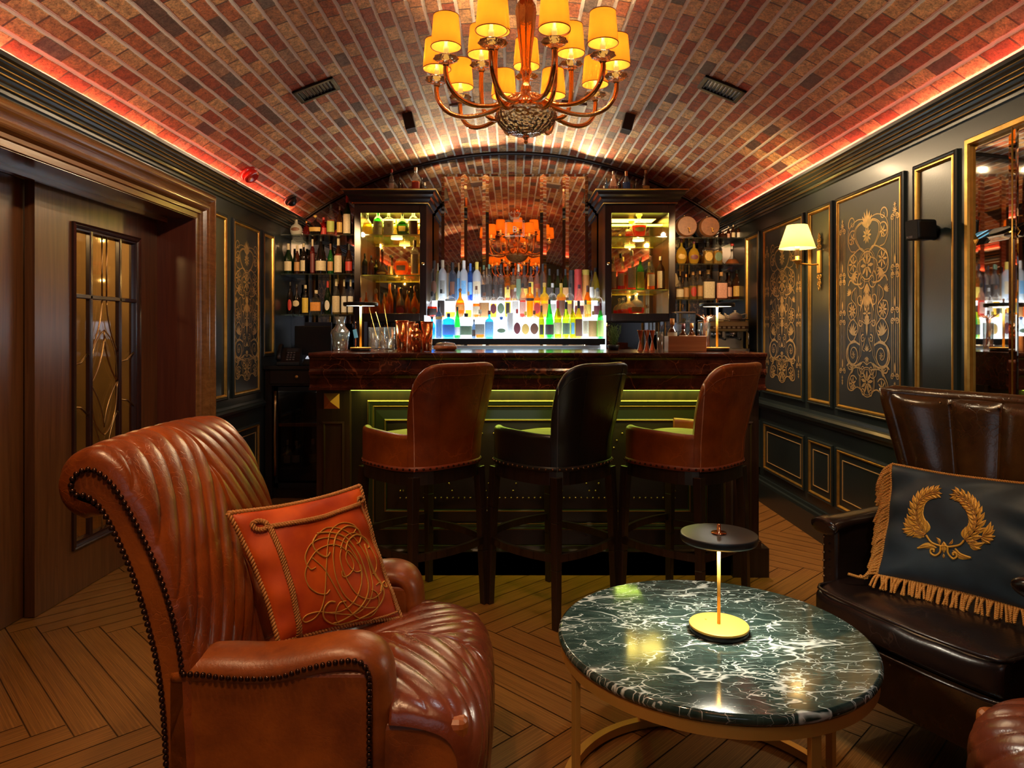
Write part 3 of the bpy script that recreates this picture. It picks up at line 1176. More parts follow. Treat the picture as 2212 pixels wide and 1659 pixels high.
    curve([(a * 0.36, H * 0.26), (a * 0.62, H * 0.275), (a * 0.95, H * 0.255), (a * 1.08, H * 0.205), (a * 0.95, H * 0.155), (a * 0.6, H * 0.14), (a * 0.3, H * 0.16)], lambda t: W * 1.9)
    leaf(a * 0.9, H * 0.155, a * 1.08, H * 0.135, 0.3)
    # lower lyre and rosette
    curve([(0, H * 0.15), (a * 0.2, H * 0.165), (a * 0.42, H * 0.14), (a * 0.45, H * 0.10), (a * 0.3, H * 0.08), (a * 0.12, H * 0.09)])
    spiral(a * 0.22, H * 0.125, a * 0.16, 1.5, 1.4, -1)
    curve([(a * 0.22, H * 0.125), (a * 0.6, H * 0.13), (a * 0.82, H * 0.10), (a * 0.98, H * 0.06), (a * 1.0, H * 0.01), (a * 0.8, -H * 0.005), (a * 0.5, H * 0.02), (a * 0.25, H * 0.005)], lambda t: W * 1.4)
    palmette(a * 0.7, H * 0.115, a * 0.2, 0.4)
    spiral(a * 0.9, H * 0.14, a * 0.12, 1.3, 4.2, 1)
    circle(0, H * 0.055, a * 0.38, None, False)
    circle(0, H * 0.055, a * 0.33, W * 0.6, False)
    rosette(0, H * 0.055, a * 0.3, 9, False, 0.2)
    spiral(a * 0.74, H * 0.035, a * 0.25, 1.2, 2.6, -1)
    rosette(a * 0.74, H * 0.035, a * 0.2, 7)
    spiral(a * 0.2, -H * 0.005, a * 0.1, 1.3, 1.2, 1)
    if cols:
        c = wd * 0.43
        for (z0, z1) in ((0.66, 0.92), (0.44, 0.62), (0.10, 0.385)):
            for dx in (-0.045, -0.02, 0.012, 0.04):
                put([(c + wd * dx, H * z0), (c + wd * dx, H * z1)], W * 0.55)
            for zz in (z0, z1):
                spiral(c - wd * 0.035, H * zz, wd * 0.028, 1.2, 0.5, 1)
                spiral(c + wd * 0.035, H * zz, wd * 0.028, 1.2, 2.6, -1)
                put([(c - wd * 0.05, H * (zz + 0.006)), (c + wd * 0.05, H * (zz + 0.006))], W * 0.7)
            leaf(c, H * (z0 + 0.02), c, H * (z0 + 0.075), 0.25)
        rosette(c, H * 0.955, wd * 0.034, 8)
        rosette(c, H * 0.985, wd * 0.022, 6)
        for zz in (0.065, 0.045, 0.03):
            rosette(c, H * zz, wd * 0.02, 6)
        rosette(c - wd * 0.03, H * 0.637, wd * 0.026, 6)
        rosette(c + wd * 0.03, H * 0.637, wd * 0.026, 6)
        put([(c, H * 0.385), (c, H * 0.44)], W * 0.8)
    return g

GOLDLINE = mat('gold_painted_ornament', (0.78, 0.50, 0.20), 0.38, metal=0.45, noise=0.35, nscale=30)
def ornament_panel(plane, sgn, a, b_, z0, z1, cols, label, y_of):
    u0, u1 = (min(sgn * a, sgn * b_), max(sgn * a, sgn * b_))
    O, U, V, NN = [Vector(q) for q in plane]
    uc = (u0 + u1) / 2
    t = thing('ornamental_panel', label, 'wall panel', O + U * uc + V * z0, 0, 'gilded arabesque wall panels')
    pl = (tuple(Vector((0, 0, 0))), tuple(U), tuple(V), tuple(NN))
    p = MB()
    hw = (u1 - u0) / 2 - 0.036
    p.obox(V * ((z1 - z0) / 2) + NN * 0.0042, U, V, NN, hw * 2, z1 - z0 - 0.072, 0.004)
    p.build('board', mat('charcoal_board', (0.032, 0.034, 0.034), 0.42, noise=0.2, nscale=4), t)
    H = z1 - z0 - 0.26
    pl2 = (tuple(NN * 0.0062), tuple(U), tuple(V), tuple(NN))
    g = arabesque(pl2, 0, 0.13, hw * 2, H, cols)
    g.build('ornament', GOLDLINE, t, recalc=False)
ornament_panel(PR, 1, 3.31, 4.006, 0.815, 2.03, True, 'large gilded arabesque panel on the right wall nearest the camera', 0)
ornament_panel(PR, 1, 4.447, 5.17, 0.815, 2.03, True, 'gilded arabesque panel on the right wall behind the shaded sconce', 0)
ornament_panel(PL, -1, 4.645, 5.147, 0.82, 2.03, False, 'tall narrow gilded scroll panel on the left wall beyond the doorway', 0)

# ---- doorway on the left: casing, reveals, sliding doors
c = MB()
CP = [(0.0, 0.0), (0.0, 0.030), (0.004, 0.042)] + [(0.004 + 0.058 * (i / 8), 0.042 + 0.020 * math.sin(PI * i / 8)) for i in range(1, 8)] + [(0.062, 0.040), (0.068, 0.034)] + \
     [(0.068 + 0.050 * (i / 8), 0.034 + 0.018 * math.sin(PI * i / 8)) for i in range(1, 8)] + [(0.118, 0.030), (0.122, 0.022), (0.138, 0.020), (0.142, 0.010), (0.168, 0.008), (0.172, 0.0), (0.172, -0.02)]
# u = -y on the left plane; path runs so that the left side is the opening
pth = [(-4.290, 0.0), (-4.290, 2.108), (-(DY0 - 0.16), 2.108), (-(DY0 - 0.16), 0.0)]
c.mould(PL, pth, [(-t, h) for t, h in CP], closed=False)
cs = struct('trim_60', c, OAKY)
for p_ in cs.data.polygons:
    p_.use_smooth = False
c = MB()
c.box(-2.11, DY1 - 0.018, 0, -XW + 0.001, DY1, DZ)
struct('trim_61', c, REDOAK)
c = MB()
c.box(-2.30, DY0, DZ - 0.02, -XW + 0.001, DY1, DZ + 0.02)
c.box(-2.06, DY0, DZ - 0.045, -2.04, DY1, DZ - 0.02)
struct('trim_62', c, OAKY)

AMBER = (1.0, 0.60, 0.22)
def sliding_door(nm, label, x, y0, y1, wy0, wy1, wz0, wz1, brass=True):
    th = 0.045
    d = MB()
    zt = DZ - 0.022
    d.box(x - th, y0, 0.004, x, wy0, zt)
    d.box(x - th, wy1, 0.004, x, y1, zt)
    d.box(x - th, wy0, 0.004, x, wy1, wz0)
    d.box(x - th, wy0, wz1, x, wy1, zt)
    root = d.build(nm, OAK, kind='structure')
    pl = ((x, 0, 0), (0, -1, 0), (0, 0, 1), (1, 0, 0))
    f = MB()
    f.rect(pl, -wy1 - 0.02, wz0 - 0.02, -wy0 + 0.02, wz1 + 0.02, [(0, 0), (0, 0.012), (0.006, 0.016), (0.012, 0.012), (0.016, 0.014), (0.024, 0.010), (0.028, 0.004), (0.036, 0.002), (0.040, -0.01), (0.044, -0.02)])
    f.build('pane_frame', mat('door_frame_dark', (0.030, 0.010, 0.008), 0.25, coat=0.4), root)
    g = MB()
    g.box(x - 0.028, wy0 + 0.01, wz0 + 0.01, x - 0.022, wy1 - 0.01, wz1 - 0.01)
    g.build('glass', glassy('door_glass', (0.80, 0.76, 0.68), 0.05), root)
    mu = MB()
    L_ = wy1 - wy0
    ya, yb = wy0 + L_ * 0.24, wy0 + L_ * 0.70
    for yy in (ya, yb):
        mu.box(x - 0.022, yy - 0.011, wz0, x + 0.004, yy + 0.011, wz1)
    zz = wz1 - 0.335
    mu.box(x - 0.022, wy0, zz - 0.011, x + 0.004, wy1, zz + 0.011)
    mu.build('muntin', mat('door_frame_dark', (0.03, 0.012, 0.01), 0.25), root, bevel=0.004)
    if brass:
        b = MB()
        cy = (ya + yb) / 2
        hw = (yb - ya) / 2 - 0.012
        cz = 1.0
        def cur(P, r=0.0045):
            b.tube([(x - 0.010, cy + p[0], p[1]) for p in P], r, 6, sx=0.6)
        def bez(p0, p1, p2, n=12):
            return [((1 - t) ** 2 * p0[0] + 2 * t * (1 - t) * p1[0] + t * t * p2[0], (1 - t) ** 2 * p0[1] + 2 * t * (1 - t) * p1[1] + t * t * p2[1]) for t in [i / n for i in range(n + 1)]]
        for s in (-1, 1):
            cur([(s * 0.02, wz1), (s * 0.02, cz + 0.42)])
            cur(bez((s * 0.02, cz + 0.42), (s * 0.03, cz + 0.28), (s * hw, cz + 0.16)))
            cur(bez((0, cz + 0.27), (s * hw * 1.0, cz + 0.22), (s * hw, cz)))
            cur(bez((s * hw, cz), (s * hw * 1.0, cz - 0.22), (0, cz - 0.27)))
            cur(bez((0, cz + 0.23), (s * 0.02, cz + 0.1), (s * hw, cz)), 0.005)
            cur(bez((s * hw, cz), (s * 0.02, cz - 0.1), (0, cz - 0.23)), 0.005)
            cur(bez((s * hw, cz - 0.16), (s * 0.03, cz - 0.28), (s * 0.02, cz - 0.42)))
            cur([(s * 0.02, cz - 0.42), (s * 0.02, wz0)])
        cur([(0, cz + 0.27), (0, cz + 0.22)])
        for (yy0, yy1) in ((wy0, ya), (yb, wy1)):
            b.tube([(x - 0.010, yy0, cz + 0.10), (x - 0.010, (yy0 + yy1) / 2, cz + 0.11), (x - 0.010, yy1, cz + 0.16)], 0.005, 6)
            b.tube([(x - 0.010, yy0, cz - 0.10), (x - 0.010, (yy0 + yy1) / 2, cz - 0.11), (x - 0.010, yy1, cz - 0.16)], 0.005, 6)
        b.build('brass_tracery', BRASSDARK, root)
    return root
sliding_door('door_1', '', -2.10, 3.055, 4.11, 3.33, 3.89, 0.235, 1.77)
sliding_door('door_2', '', -2.155, 1.95, 3.10, 2.20, 2.72, 0.235, 1.70)
sliding_door('door_3', '', -2.10, 0.8, 1.94, 1.1, 1.66, 0.235, 1.77)
sliding_door('door_4', '', -2.155, -0.6, 0.84, -0.3, 0.3, 0.235, 1.77)
# the lit passage beyond the doors
w = MB()
w.box(-3.6, -1.0, 0, -3.5, 5.4, 2.3)
w.box(-3.5, 5.3, 0, -2.2, 5.4, 2.3)
w.box(-3.5, -1.0, 0, -2.2, -0.9, 2.3)
w.box(-3.6, -1.0, 2.3, -XW - 0.14, 5.4, 2.4)
struct('wall_passage', w, mat('ochre_wall', (0.50, 0.33, 0.13), 0.7, noise=0.4, nscale=2.0))
light('POINT', 'passage_light', (-2.9, 2.2, 2.0), 16, (1.0, 0.66, 0.30), 0.12)
light('POINT', 'passage_light', (-2.9, 4.7, 2.0), 14, (1.0, 0.66, 0.30), 0.12)

# ================================================================== THE BAR
BX0, BX1 = -1.010, 1.275        # bar body
BF = 3.62                       # front face of the body
def make_bar():
    t = thing('bar_counter', 'long dark wooden bar counter with a red-brown marble top facing the three stools', 'bar counter', (0.13, 3.9, 0))
    O = Vector((0.13, 3.9, 0))
    def B(mb, name, m, **k):
        mb.xf(Matrix.Translation(-O))
        return mb.build(name, m, t, **k)
    b = MB()
    b.box(BX0, BF, 0.11, BX1, 4.20, 0.985)
    B(b, 'body', BLACKWOOD)
    # plinth
    p = MB()
    pr = [(3.60, 0.0), (3.60, 0.125), (3.606, 0.135), (3.612, 0.150), (3.62, 0.155), (3.64, 0.155), (3.64, 0.0)]
    p.extr(pr, 'x', BX0 - 0.03, BX1 + 0.03)
    p.box(BX0 - 0.03, 3.60, 0, BX1 + 0.03, 4.20, 0.120)
    p.box(BX0 - 0.045, 3.565, 0, BX0 + 0.14, 3.66, 0.15)
    p.box(BX1 - 0.14, 3.565, 0, BX1 + 0.045, 3.66, 0.15)
    B(p, 'plinth', BLACKWOOD)
    # pilasters at both ends
    for (x0, x1) in ((BX0, BX0 + 0.175), (BX1 - 0.175, BX1)):
        q = MB()
        q.box(x0, 3.585, 0.11, x1, 3.62, 0.985)
        q.box(x0 - 0.01, 3.575, 0.11, x1 + 0.01, 3.62, 0.185)
        B(q, 'pilaster', DARKWOOD, bevel=0.003)
        q = MB()
        q.rect(((0, 3.585, 0), (1, 0, 0), (0, 0, 1), (0, -1, 0)), x0 + 0.03, 0.22, x1 - 0.03, 0.80, [(0, 0), (0, 0.004), (0.01, 0.007), (0.016, 0.0)])
        B(q, 'pilaster_moulding', DARKWOOD)
        q = MB()
        cx, cz, hh = (x0 + x1) / 2 - (0.008 if x0 < 0 else -0.008), 0.905, 0.040
        q.add([(cx - hh, 3.584, cz - hh), (cx + hh, 3.584, cz - hh), (cx + hh, 3.584, cz + hh), (cx - hh, 3.584, cz + hh), (cx, 3.552, cz)],
              [(0, 1, 4), (1, 2, 4), (2, 3, 4), (3, 0, 4), (3, 2, 1, 0)])
        B(q, 'diamond_boss', mat('copper_boss', (0.62, 0.22, 0.08), 0.42, metal=0.5))
    # front panel frames
    F = ((0, BF, 0), (1, 0, 0), (0, 0, 1), (0, -1, 0))
    x0, x1 = BX0 + 0.26, BX1 - 0.26
    q = MB()
    q.rect(F, x0, 0.235, x1, 0.905, [(0, 0), (0, 0.012), (0.006, 0.016), (0.012, 0.012), (0.020, 0.012), (0.036, 0.002)])
    q.rect(F, x0 + 0.09, 0.33, x1 - 0.09, 0.805, [(-0.05, 0.0), (-0.05, 0.006), (-0.004, 0.010), (0.0, 0.014), (0.006, 0.010), (0.010, 0.002)])
    B(q, 'panel_frame', mat('olive_lacquer', (0.020, 0.020, 0.012), 0.30, coat=0.3))
    q = MB()
    q.rect(F, x0 - 0.001, 0.234, x1 + 0.001, 0.906, [(0, 0.0), (0, 0.013), (0.004, 0.017), (0.004, 0.0)])
    q.rect(F, x0 + 0.026, 0.262, x1 - 0.026, 0.878, [(0, 0.0), (0, 0.008), (0.004, 0.009), (0.004, 0.0)])
    q.rect(F, x0 + 0.088, 0.328, x1 - 0.088, 0.807, [(0, 0.0), (0, 0.013), (0.005, 0.015), (0.006, 0.0)])
    B(q, 'gilded_edge', mat('dull_gold', (0.42, 0.20, 0.07), 0.35, metal=0.7))
    # upholstered centre with studs
    q = MB()
    def pad(u, v):
        return (x0 + 0.10 + (x1 - x0 - 0.20) * u, BF - 0.004 - 0.012 * (math.sin(PI * u) * math.sin(PI * v)) ** 0.25, 0.34 + 0.455 * v)
    q.grid(pad, 40, 10)
    B(q, 'padded_panel', mat('dark_hide', (0.020, 0.009, 0.007), 0.4, coat=0.2, bump=0.2), recalc=False)
    studs = []
    xs0, xs1, zs0, zs1 = x0 + 0.17, x1 - 0.17, 0.40, 0.735
    nseg = 5
    sw = (xs1 - xs0) / nseg
    n = int((xs1 - xs0) / 0.030)
    for i in range(n + 1):
        studs.append((xs0 + (xs1 - xs0) * i / n, zs0))
        if i % 2 == 0:
            studs.append((xs0 + (xs1 - xs0) * i / n, zs1))
    for k in range(nseg):
        for j in range(1, 9):
            tt = j / 9
            studs.append((xs0 + sw * (k + tt / 2), zs0 + (zs1 - zs0) * tt) if k % 2 == 0 else (xs0 + sw * (k + tt / 2), zs1 - (zs1 - zs0) * tt))
            studs.append((xs0 + sw * (k + 1 - tt / 2), zs0 + (zs1 - zs0) * tt) if k % 2 == 0 else (xs0 + sw * (k + 1 - tt / 2), zs1 - (zs1 - zs0) * tt))
    for j in range(1, 9):
        studs.append((xs0, zs0 + (zs1 - zs0) * j / 9))
        studs.append((xs1, zs0 + (zs1 - zs0) * j / 9))
    q = MB()
    for sx_, sz_ in studs:
        q.sphere((sx_, BF - 0.017, sz_), 0.0062, 8, 4, (1, 0.8, 1))
    B(q, 'studs', NAILBR)
    # marble top with its moulded drop
    m_ = MB()
    pr = [(4.22, 1.158), (3.452, 1.158), (3.444, 1.154), (3.442, 1.146), (3.446, 1.136), (3.456, 1.132), (3.462, 1.122), (3.463, 1.078), (3.456, 1.068), (3.448, 1.062), (3.450, 1.050),
          (3.462, 1.044), (3.468, 1.030), (3.470, 0.999), (3.462, 0.990), (3.452, 0.984), (3.452, 0.972), (3.60, 0.972), (4.22, 0.972)]
    m_.extr(pr, 'x', BX0 - 0.0, BX1 - 0.01, closed=True)
    B(m_, 'marble_top', REDMARBLE)
    # yellow-green light strip under the top
    s = MB()
    s.box(BX0 + 0.18, 3.575, 0.960, BX1 - 0.18, 3.590, 0.970)
    B(s, 'light_strip', emis('green_yellow_strip', (0.72, 0.95, 0.10), 2.5))
    return t
make_bar()
light('AREA', 'bar_strip_light', (0.13, 3.596, 0.957), 1.7, (0.78, 0.92, 0.12), 1.85, (0.0, 0, 0), size_y=0.015)
light('AREA', 'bar_strip_light', (0.13, 3.50, 0.965), 2.6, (0.62, 0.85, 0.10), 1.9, (0, 0, 0), size_y=0.02)

# ------------------------------------------------------------------ back counter
def make_back_counter():
    t = thing('back_counter', 'black wooden back counter with drawers running under the bottle shelves', 'counter', (0, 5.5, 0))
    O = Vector((0, 5.5, 0))
    def B(mb, name, m, **k):
        mb.xf(Matrix.Translation(-O))
        return mb.build(name, m, t, **k)
    b = MB()
    b.box(-1.23, 5.26, 0.08, 1.87, 5.885, 1.055)
    b.box(-1.87, 5.26, 0.86, -1.23, 5.885, 0.985)
    b.box(-1.87, 5.26, 0.0, -1.82, 5.885, 0.86)
    b.box(-1.87, 5.86, 0.0, -1.23, 5.885, 0.86)
    b.box(-1.87, 5.30, 0.0, 1.87, 5.885, 0.08)
    B(b, 'carcass', BLACKWOOD)
    b = MB()
    b.box(-1.25, 5.22, 1.055, 1.873, 5.885, 1.085)
    b.box(-1.873, 5.22, 0.985, -1.25, 5.885, 1.012)
    B(b, 'counter_top', mat('black_stone', (0.02, 0.018, 0.018), 0.15, coat=0.3), bevel=0.004)
    for x0 in (-1.84, -1.22, -0.60, 0.02, 0.64, 1.26):
        d = MB()
        zt_ = 0.975 if x0 < -1.3 else 1.03
        d.box(x0 + 0.01, 5.242, 0.875, x0 + 0.58, 5.26, zt_)
        d.xf(Matrix.Translation(-O))
        dr = d.build('drawer', BLACKWOOD, t, bevel=0.004)
        k = MB()
        k.lathe([(0.004, 0), (0.004, 0.012), (0.012, 0.020), (0.011, 0.028), (0.0, 0.031)], ((x0 + 0.295 if x0 > -1.3 else -1.62) - O.x, 5.242 - O.y, 0.93), 12, axis=(0, -1, 0))
        k.build('knob', BRASS, dr)
    return t
make_back_counter()

def make_cooler():
    t = thing('wine_cooler', 'dark glass-fronted wine cooler under the counter left of the bar', 'wine cooler', (-1.525, 5.5, 0))
    O = Vector((-1.525, 5.5, 0))
    def B(mb, name, m, **k):
        mb.xf(Matrix.Translation(-O))
        return mb.build(name, m, t, **k)
    b = MB()
    x0, x1, y0, y1 = -1.80, -1.25, 5.27, 5.84
    b.box(x0, y0, 0.085, x0 + 0.025, y1, 0.85)
    b.box(x1 - 0.025, y0, 0.085, x1, y1, 0.85)
    b.box(x0, y1 - 0.02, 0.085, x1, y1, 0.85)
    b.box(x0, y0, 0.085, x1, y1, 0.12)
    b.box(x0, y0, 0.82, x1, y1, 0.85)
    B(b, 'cabinet', BLACK)
    b = MB()
    b.box(x0 + 0.025, y0 + 0.02, 0.555, x1 - 0.025, y1 - 0.03, 0.563)
    b.box(x0 + 0.025, y0 + 0.02, 0.215, x1 - 0.025, y1 - 0.03, 0.223)
    B(b, 'shelf', BLACKMET)
    b = MB()
    b.box(x0 + 0.025, y0 + 0.012, 0.548, x1 - 0.025, y0 + 0.028, 0.572)
    B(b, 'shelf_front', mat('beech_strip', (0.50, 0.22, 0.09), 0.5))
    b = MB()
    b.box(x0 + 0.02, y0 - 0.004, 0.14, x1 - 0.02, y0 + 0.001, 0.81)
    B(b, 'glass_door', glassy('cooler_glass', (0.55, 0.50, 0.45), 0.08))
    b = MB()
    b.tube([(x0 + 0.01, 5.245, 0.82), (x0 + 0.02, 5.215, 0.72), (x0 + 0.02, 5.205, 0.5), (x0 + 0.02, 5.215, 0.28), (x0 + 0.01, 5.245, 0.18)], 0.011, 8)
    B(b, 'handle', BRASSDARK)
    b = MB()
    for k, dx in enumerate((0.0, 0.022, 0.034)):
        b.box(-1.43 + dx, y0 - 0.0065, 0.487, -1.43 + dx + 0.007, y0 - 0.0045, 0.507)
    B(b, 'red_display', emis('red_digits', (1.0, 0.02, 0.03), 6.0))
    light('POINT', 'cooler_light', (-1.53, 5.5, 0.78), 0.25, (1.0, 0.8, 0.6), 0.03)
    return t
make_cooler()

# ------------------------------------------------------------------ centre mirrors
def make_mirrors():
    t = thing('mirror', 'copper-toned mirror etched with a crown, between the glass cabinets', 'mirror', (0.023, 5.86, 1.2))
    O = Vector((0.023, 5.86, 1.2))
    k = 5.85 / 1500
    zt, zb = 2.605, 1.10
    bounds = [953, 1002.5, 1049, 1173.5, 1222, 1271]
    bw = 7 * k
    for i in range(5):
        x0, x1 = (bounds[i] - 1106) * k, (bounds[i + 1] - 1106) * k
        b = MB()
        b.box(x0 + bw, 5.852, zb, x1 - bw, 5.866, zt - bw)
        b.xf(Matrix.Translation(-O))
        b.build('mirror_pane', COPPERMIRROR, t)
        b = MB()
        c = [(x0, 5.866, zb), (x0, 5.866, zt), (x1, 5.866, zt), (x1, 5.866, zb), (x0 + bw, 5.852, zb), (x0 + bw, 5.852, zt - bw), (x1 - bw, 5.852, zt - bw), (x1 - bw, 5.852, zb)]
        b.add(c, [(0, 1, 5, 4), (1, 2, 6, 5), (2, 3, 7, 6)])
        b.xf(Matrix.Translation(-O))
        b.build('bevel_strip', BEVELMIRROR, t)
    # etched crest: crown above a framed initial
    e = MB()
    ETCH = mat('etched_gold', (0.95, 0.75, 0.50), 0.6)
    pl = ((0, 5.8510, 0), (1, 0, 0), (0, 0, 1), (0, -1, 0))
    cx = (1112 - 1106) * k
    zc = CAMH + (722 - 472) * k
    w_ = 0.0035
    crown_pts = [(-0.034, 0.0), (-0.05, 0.042), (-0.030, 0.052), (-0.014, 0.044), (0, 0.056), (0.014, 0.044), (0.030, 0.052), (0.05, 0.042), (0.034, 0.0)]
    e.ribbon(pl, [(cx + a, zc + b) for a, b in crown_pts], 0.004)
    for dz in (0.0, 0.008, -0.006):
        e.ribbon(pl, [(cx - 0.036, zc + dz), (cx + 0.036, zc + dz)], 0.004)
    for a in (-0.028, 0.028, 0):
        e.ribbon(pl, [(cx + a * 0.6, zc), (cx + a * 1.5, zc + 0.03), (cx + a * 0.8, zc + 0.05)], 0.003)
    for a, b in ((-0.05, 0.044), (0.05, 0.044), (0, 0.062), (-0.028, 0.056), (0.028, 0.056)):
        e.ribbon(pl, [(cx + a - 0.004, zc + b), (cx + a + 0.004, zc + b)], 0.008)
    fz1, fz0 = CAMH + (722 - 476) * k, CAMH + (722 - 511) * k
    hw = 20 * k
    for o in (0, 0.010):
        e.ribbon(pl, [(cx - hw + o, fz0 + o), (cx + hw - o, fz0 + o), (cx + hw - o, fz1 - o), (cx - hw + o, fz1 - o), (cx - hw + o, fz0 + o)], w_)
    e.xf(Matrix.Translation(-O))
    e.build('etched_crest', ETCH, t, recalc=False)
    text_mesh('initial_letter', 'B', 0.075, ETCH, t, Matrix.Translation(Vector((cx, 5.8508, (fz0 + fz1) / 2 - 0.01)) - O) @ FACING)
make_mirrors()

# ------------------------------------------------------------------ glass wall cabinets
CY0, CY1 = 5.43, 5.846
def make_cabinet(name, label, px0, px1, door_knob_left, shelves):
    k = CY0 / 1500
    x0, x1 = (px0 - 1106) * k, (px1 - 1106) * k
    zb, zt = 1.355, 2.262
    cx = (x0 + x1) / 2
    t = thing(name, label, 'cabinet', (cx, CY0, zb))
    O = Vector((cx, CY0, zb))
    def B(mb, nm, m, par=t, **kk):
        mb.xf(Matrix.Translation(-O))
        return mb.build(nm, m, par, **kk)
    th = 0.02
    b = MB()
    b.box(x0, CY0 + 0.022, zb, x0 + th, CY1, zt)
    b.box(x1 - th, CY0 + 0.022, zb, x1, CY1, zt)
    b.box(x0 + th, CY0 + 0.022, zb, x1 - th, CY1, zb + 0.03)
    b.box(x0 + th, CY0 + 0.022, zt - 0.03, x1 - th, CY1, zt)
    B(b, 'body', DARKWOOD)
    b = MB()
    b.box(x0 + th, CY1 - 0.02, zb + 0.03, x1 - th, CY1 - 0.012, zt - 0.03)
    B(b, 'back_mirror', mat('amber_mirror', (0.80, 0.62, 0.32), 0.03, metal=1.0))
    # cornice
    c = MB()
    pr = [(0.0, 0.0), (0.012, 0.004), (0.014, 0.020), (0.034, 0.040), (0.040, 0.058), (0.060, 0.072), (0.066, 0.092), (0.082, 0.098), (0.082, 0.112), (0.0, 0.112)]
    pl = ((0, 0, zt), (1, 0, 0), (0, 1, 0), (0, 0, 1))
    path = [(x0, CY1), (x0, CY0), (x1, CY0), (x1, CY1)]
    c.mould(pl, path, [(-a, h) for a, h in pr], closed=False)
    c.box(x0, CY0, zt, x1, CY1, zt + 0.110)
    B(c, 'cornice', BLACKWOOD)
    g = MB()
    for (off, dz, r) in ((0.014, 0.012, 0.0042), (0.083, 0.105, 0.0052)):
        g.tube([(x0 - off, CY1, zt + dz), (x0 - off, CY0 - off, zt + dz), (x1 + off, CY0 - off, zt + dz), (x1 + off, CY1, zt + dz)], r, 6)
    B(g, 'gilded_edge', GOLD)
    # door
    d = MB()
    fw = 0.052
    d.box(x0, CY0, zb, x0 + fw, CY0 + 0.02, zt)
    d.box(x1 - fw, CY0, zb, x1, CY0 + 0.02, zt)
    d.box(x0 + fw, CY0, zb, x1 - fw, CY0 + 0.02, zb + 0.058)
    d.box(x0 + fw, CY0, zt - 0.062, x1 - fw, CY0 + 0.02, zt)
    door = B(d, 'door', BLACKWOOD, bevel=0.003)
    gl = MB()
    gl.box(x0 + fw, CY0 + 0.008, zb + 0.058, x1 - fw, CY0 + 0.012, zt - 0.062)
    B(gl, 'door_glass', glassy('clear_pane', (0.97, 0.97, 0.94), 0.035), door)
    kb = MB()
    kx = x0 + fw * 0.45 if door_knob_left else x1 - fw * 0.45
    kb.lathe([(0.005, 0), (0.005, 0.012), (0.012, 0.018), (0.012, 0.024), (0.006, 0.030), (0, 0.031)], (kx, CY0, 1.80), 12, axis=(0, -1, 0))
    B(kb, 'knob', mat('pale_brass', (0.85, 0.65, 0.35), 0.2, metal=1.0), door)
    for zz in shelves:
        s = MB()
        s.box(x0 + th, CY0 + 0.045, zz - 0.010, x1 - th, CY1 - 0.022, zz - 0.002)
        B(s, 'glass_shelf', glassy('shelf_glass_green', (0.96, 0.96, 0.86), 0.08, dens=0.05, body=(0.80, 0.75, 0.25)))
        s = MB()
        s.box(x0 + th, CY0 + 0.041, zz - 0.010, x1 - th, CY0 + 0.045, zz - 0.002)
        B(s, 'shelf_edge', mat('glass_edge', (0.62, 0.70, 0.12), 0.2, coat=0.5))
    s = MB()
    s.box(x0 + th, CY1 - 0.05, zt - 0.105, x1 - th, CY1 - 0.035, zt - 0.093)
    B(s, 'light_strip', emis('cabinet_strip', (0.85, 0.95, 0.10), 5.0))
    light('AREA', 'cabinet_light', (cx, 5.66, zt - 0.034), 3.4, (1.0, 0.76, 0.16), 0.44, (0, 0, 0), size_y=0.2)
    light('POINT', 'cabinet_light', (cx + 0.02, 5.62, shelves[0] - 0.035), 3.4, (1.0, 0.62, 0.16), 0.004)
    light('POINT', 'cabinet_light', (cx + 0.02, 5.62, shelves[1] - 0.035), 3.4, (1.0, 0.55, 0.14), 0.004)
    dl = MB()
    dl.lathe([(0.0, 0.0), (0.045, 0.0), (0.048, 0.008), (0.0, 0.008)], (cx + 0.02, 5.62, shelves[0] - 0.022), 20)
    B(dl, 'puck_light', emis('puck_glow', (1.0, 0.78, 0.25), 5.0))
    return t
def zs(pyy, d):
    return CAMH - (pyy - 722) * d / 1500
CSH = {'L': [zs(509, 5.56), zs(595, 5.56)], 'R': [zs(513, 5.56), zs(626, 5.56)]}
make_cabinet('glass_cabinet', 'black glass-fronted cabinet of spirits left of the copper mirror', 765, 921, False, CSH['L'])
make_cabinet('glass_cabinet', 'black glass-fronted cabinet of spirits right of the copper mirror', 1307, 1459, True, CSH['R'])

# ------------------------------------------------------------------ open glass shelves both sides
SY0, SY1 = 5.60, 5.885
def glass_shelf(label, x0, x1, z):
    o = MB()
    o.box(x0, SY0, z - 0.010, x1, SY1, z)
    r = o.build('glass_shelf', glassy('shelf_glass', (0.86, 0.92, 0.84), 0.14, dens=0.06, body=(0.4, 0.5, 0.4)), bevel=0.001, seg=1)
    return tag(r, label, 'shelf', group='open glass shelves beside the cabinets')
SL = {'top': zs(508, 5.66), 'mid': zs(592, 5.66), 'low': zs(679, 5.66)}
SRr = {'top': zs(514.5, 5.66), 'mid': zs(570.5, 5.66), 'low': zs(647, 5.66)}
for nm, z in SL.items():
    glass_shelf('%s clear glass shelf of bottles at the far left by the wall' % {'top': 'highest', 'mid': 'middle', 'low': 'lowest'}[nm], -1.862, -1.26, z)
for nm, z in SRr.items():
    glass_shelf('%s clear glass shelf at the far right by the wall' % {'top': 'highest', 'mid': 'middle', 'low': 'lowest'}[nm], 1.31, 1.862, z)
for sx_, ee in ((-1.50, 46), (1.52, 52)):  # spots added in mid-air before the shelves to brighten the bottles
    v_ = Vector((sx_ * 1.05, 5.75, 1.80)) - Vector((sx_ * 0.9, 4.6, 2.15))
    light('SPOT', 'shelf_fill_spot', (sx_ * 0.9, 4.6, 2.15), ee, (1.0, 0.62, 0.28), 0.02, v_.to_track_quat('-Z', 'Y').to_euler(), spot=0.95, blend=0.5)

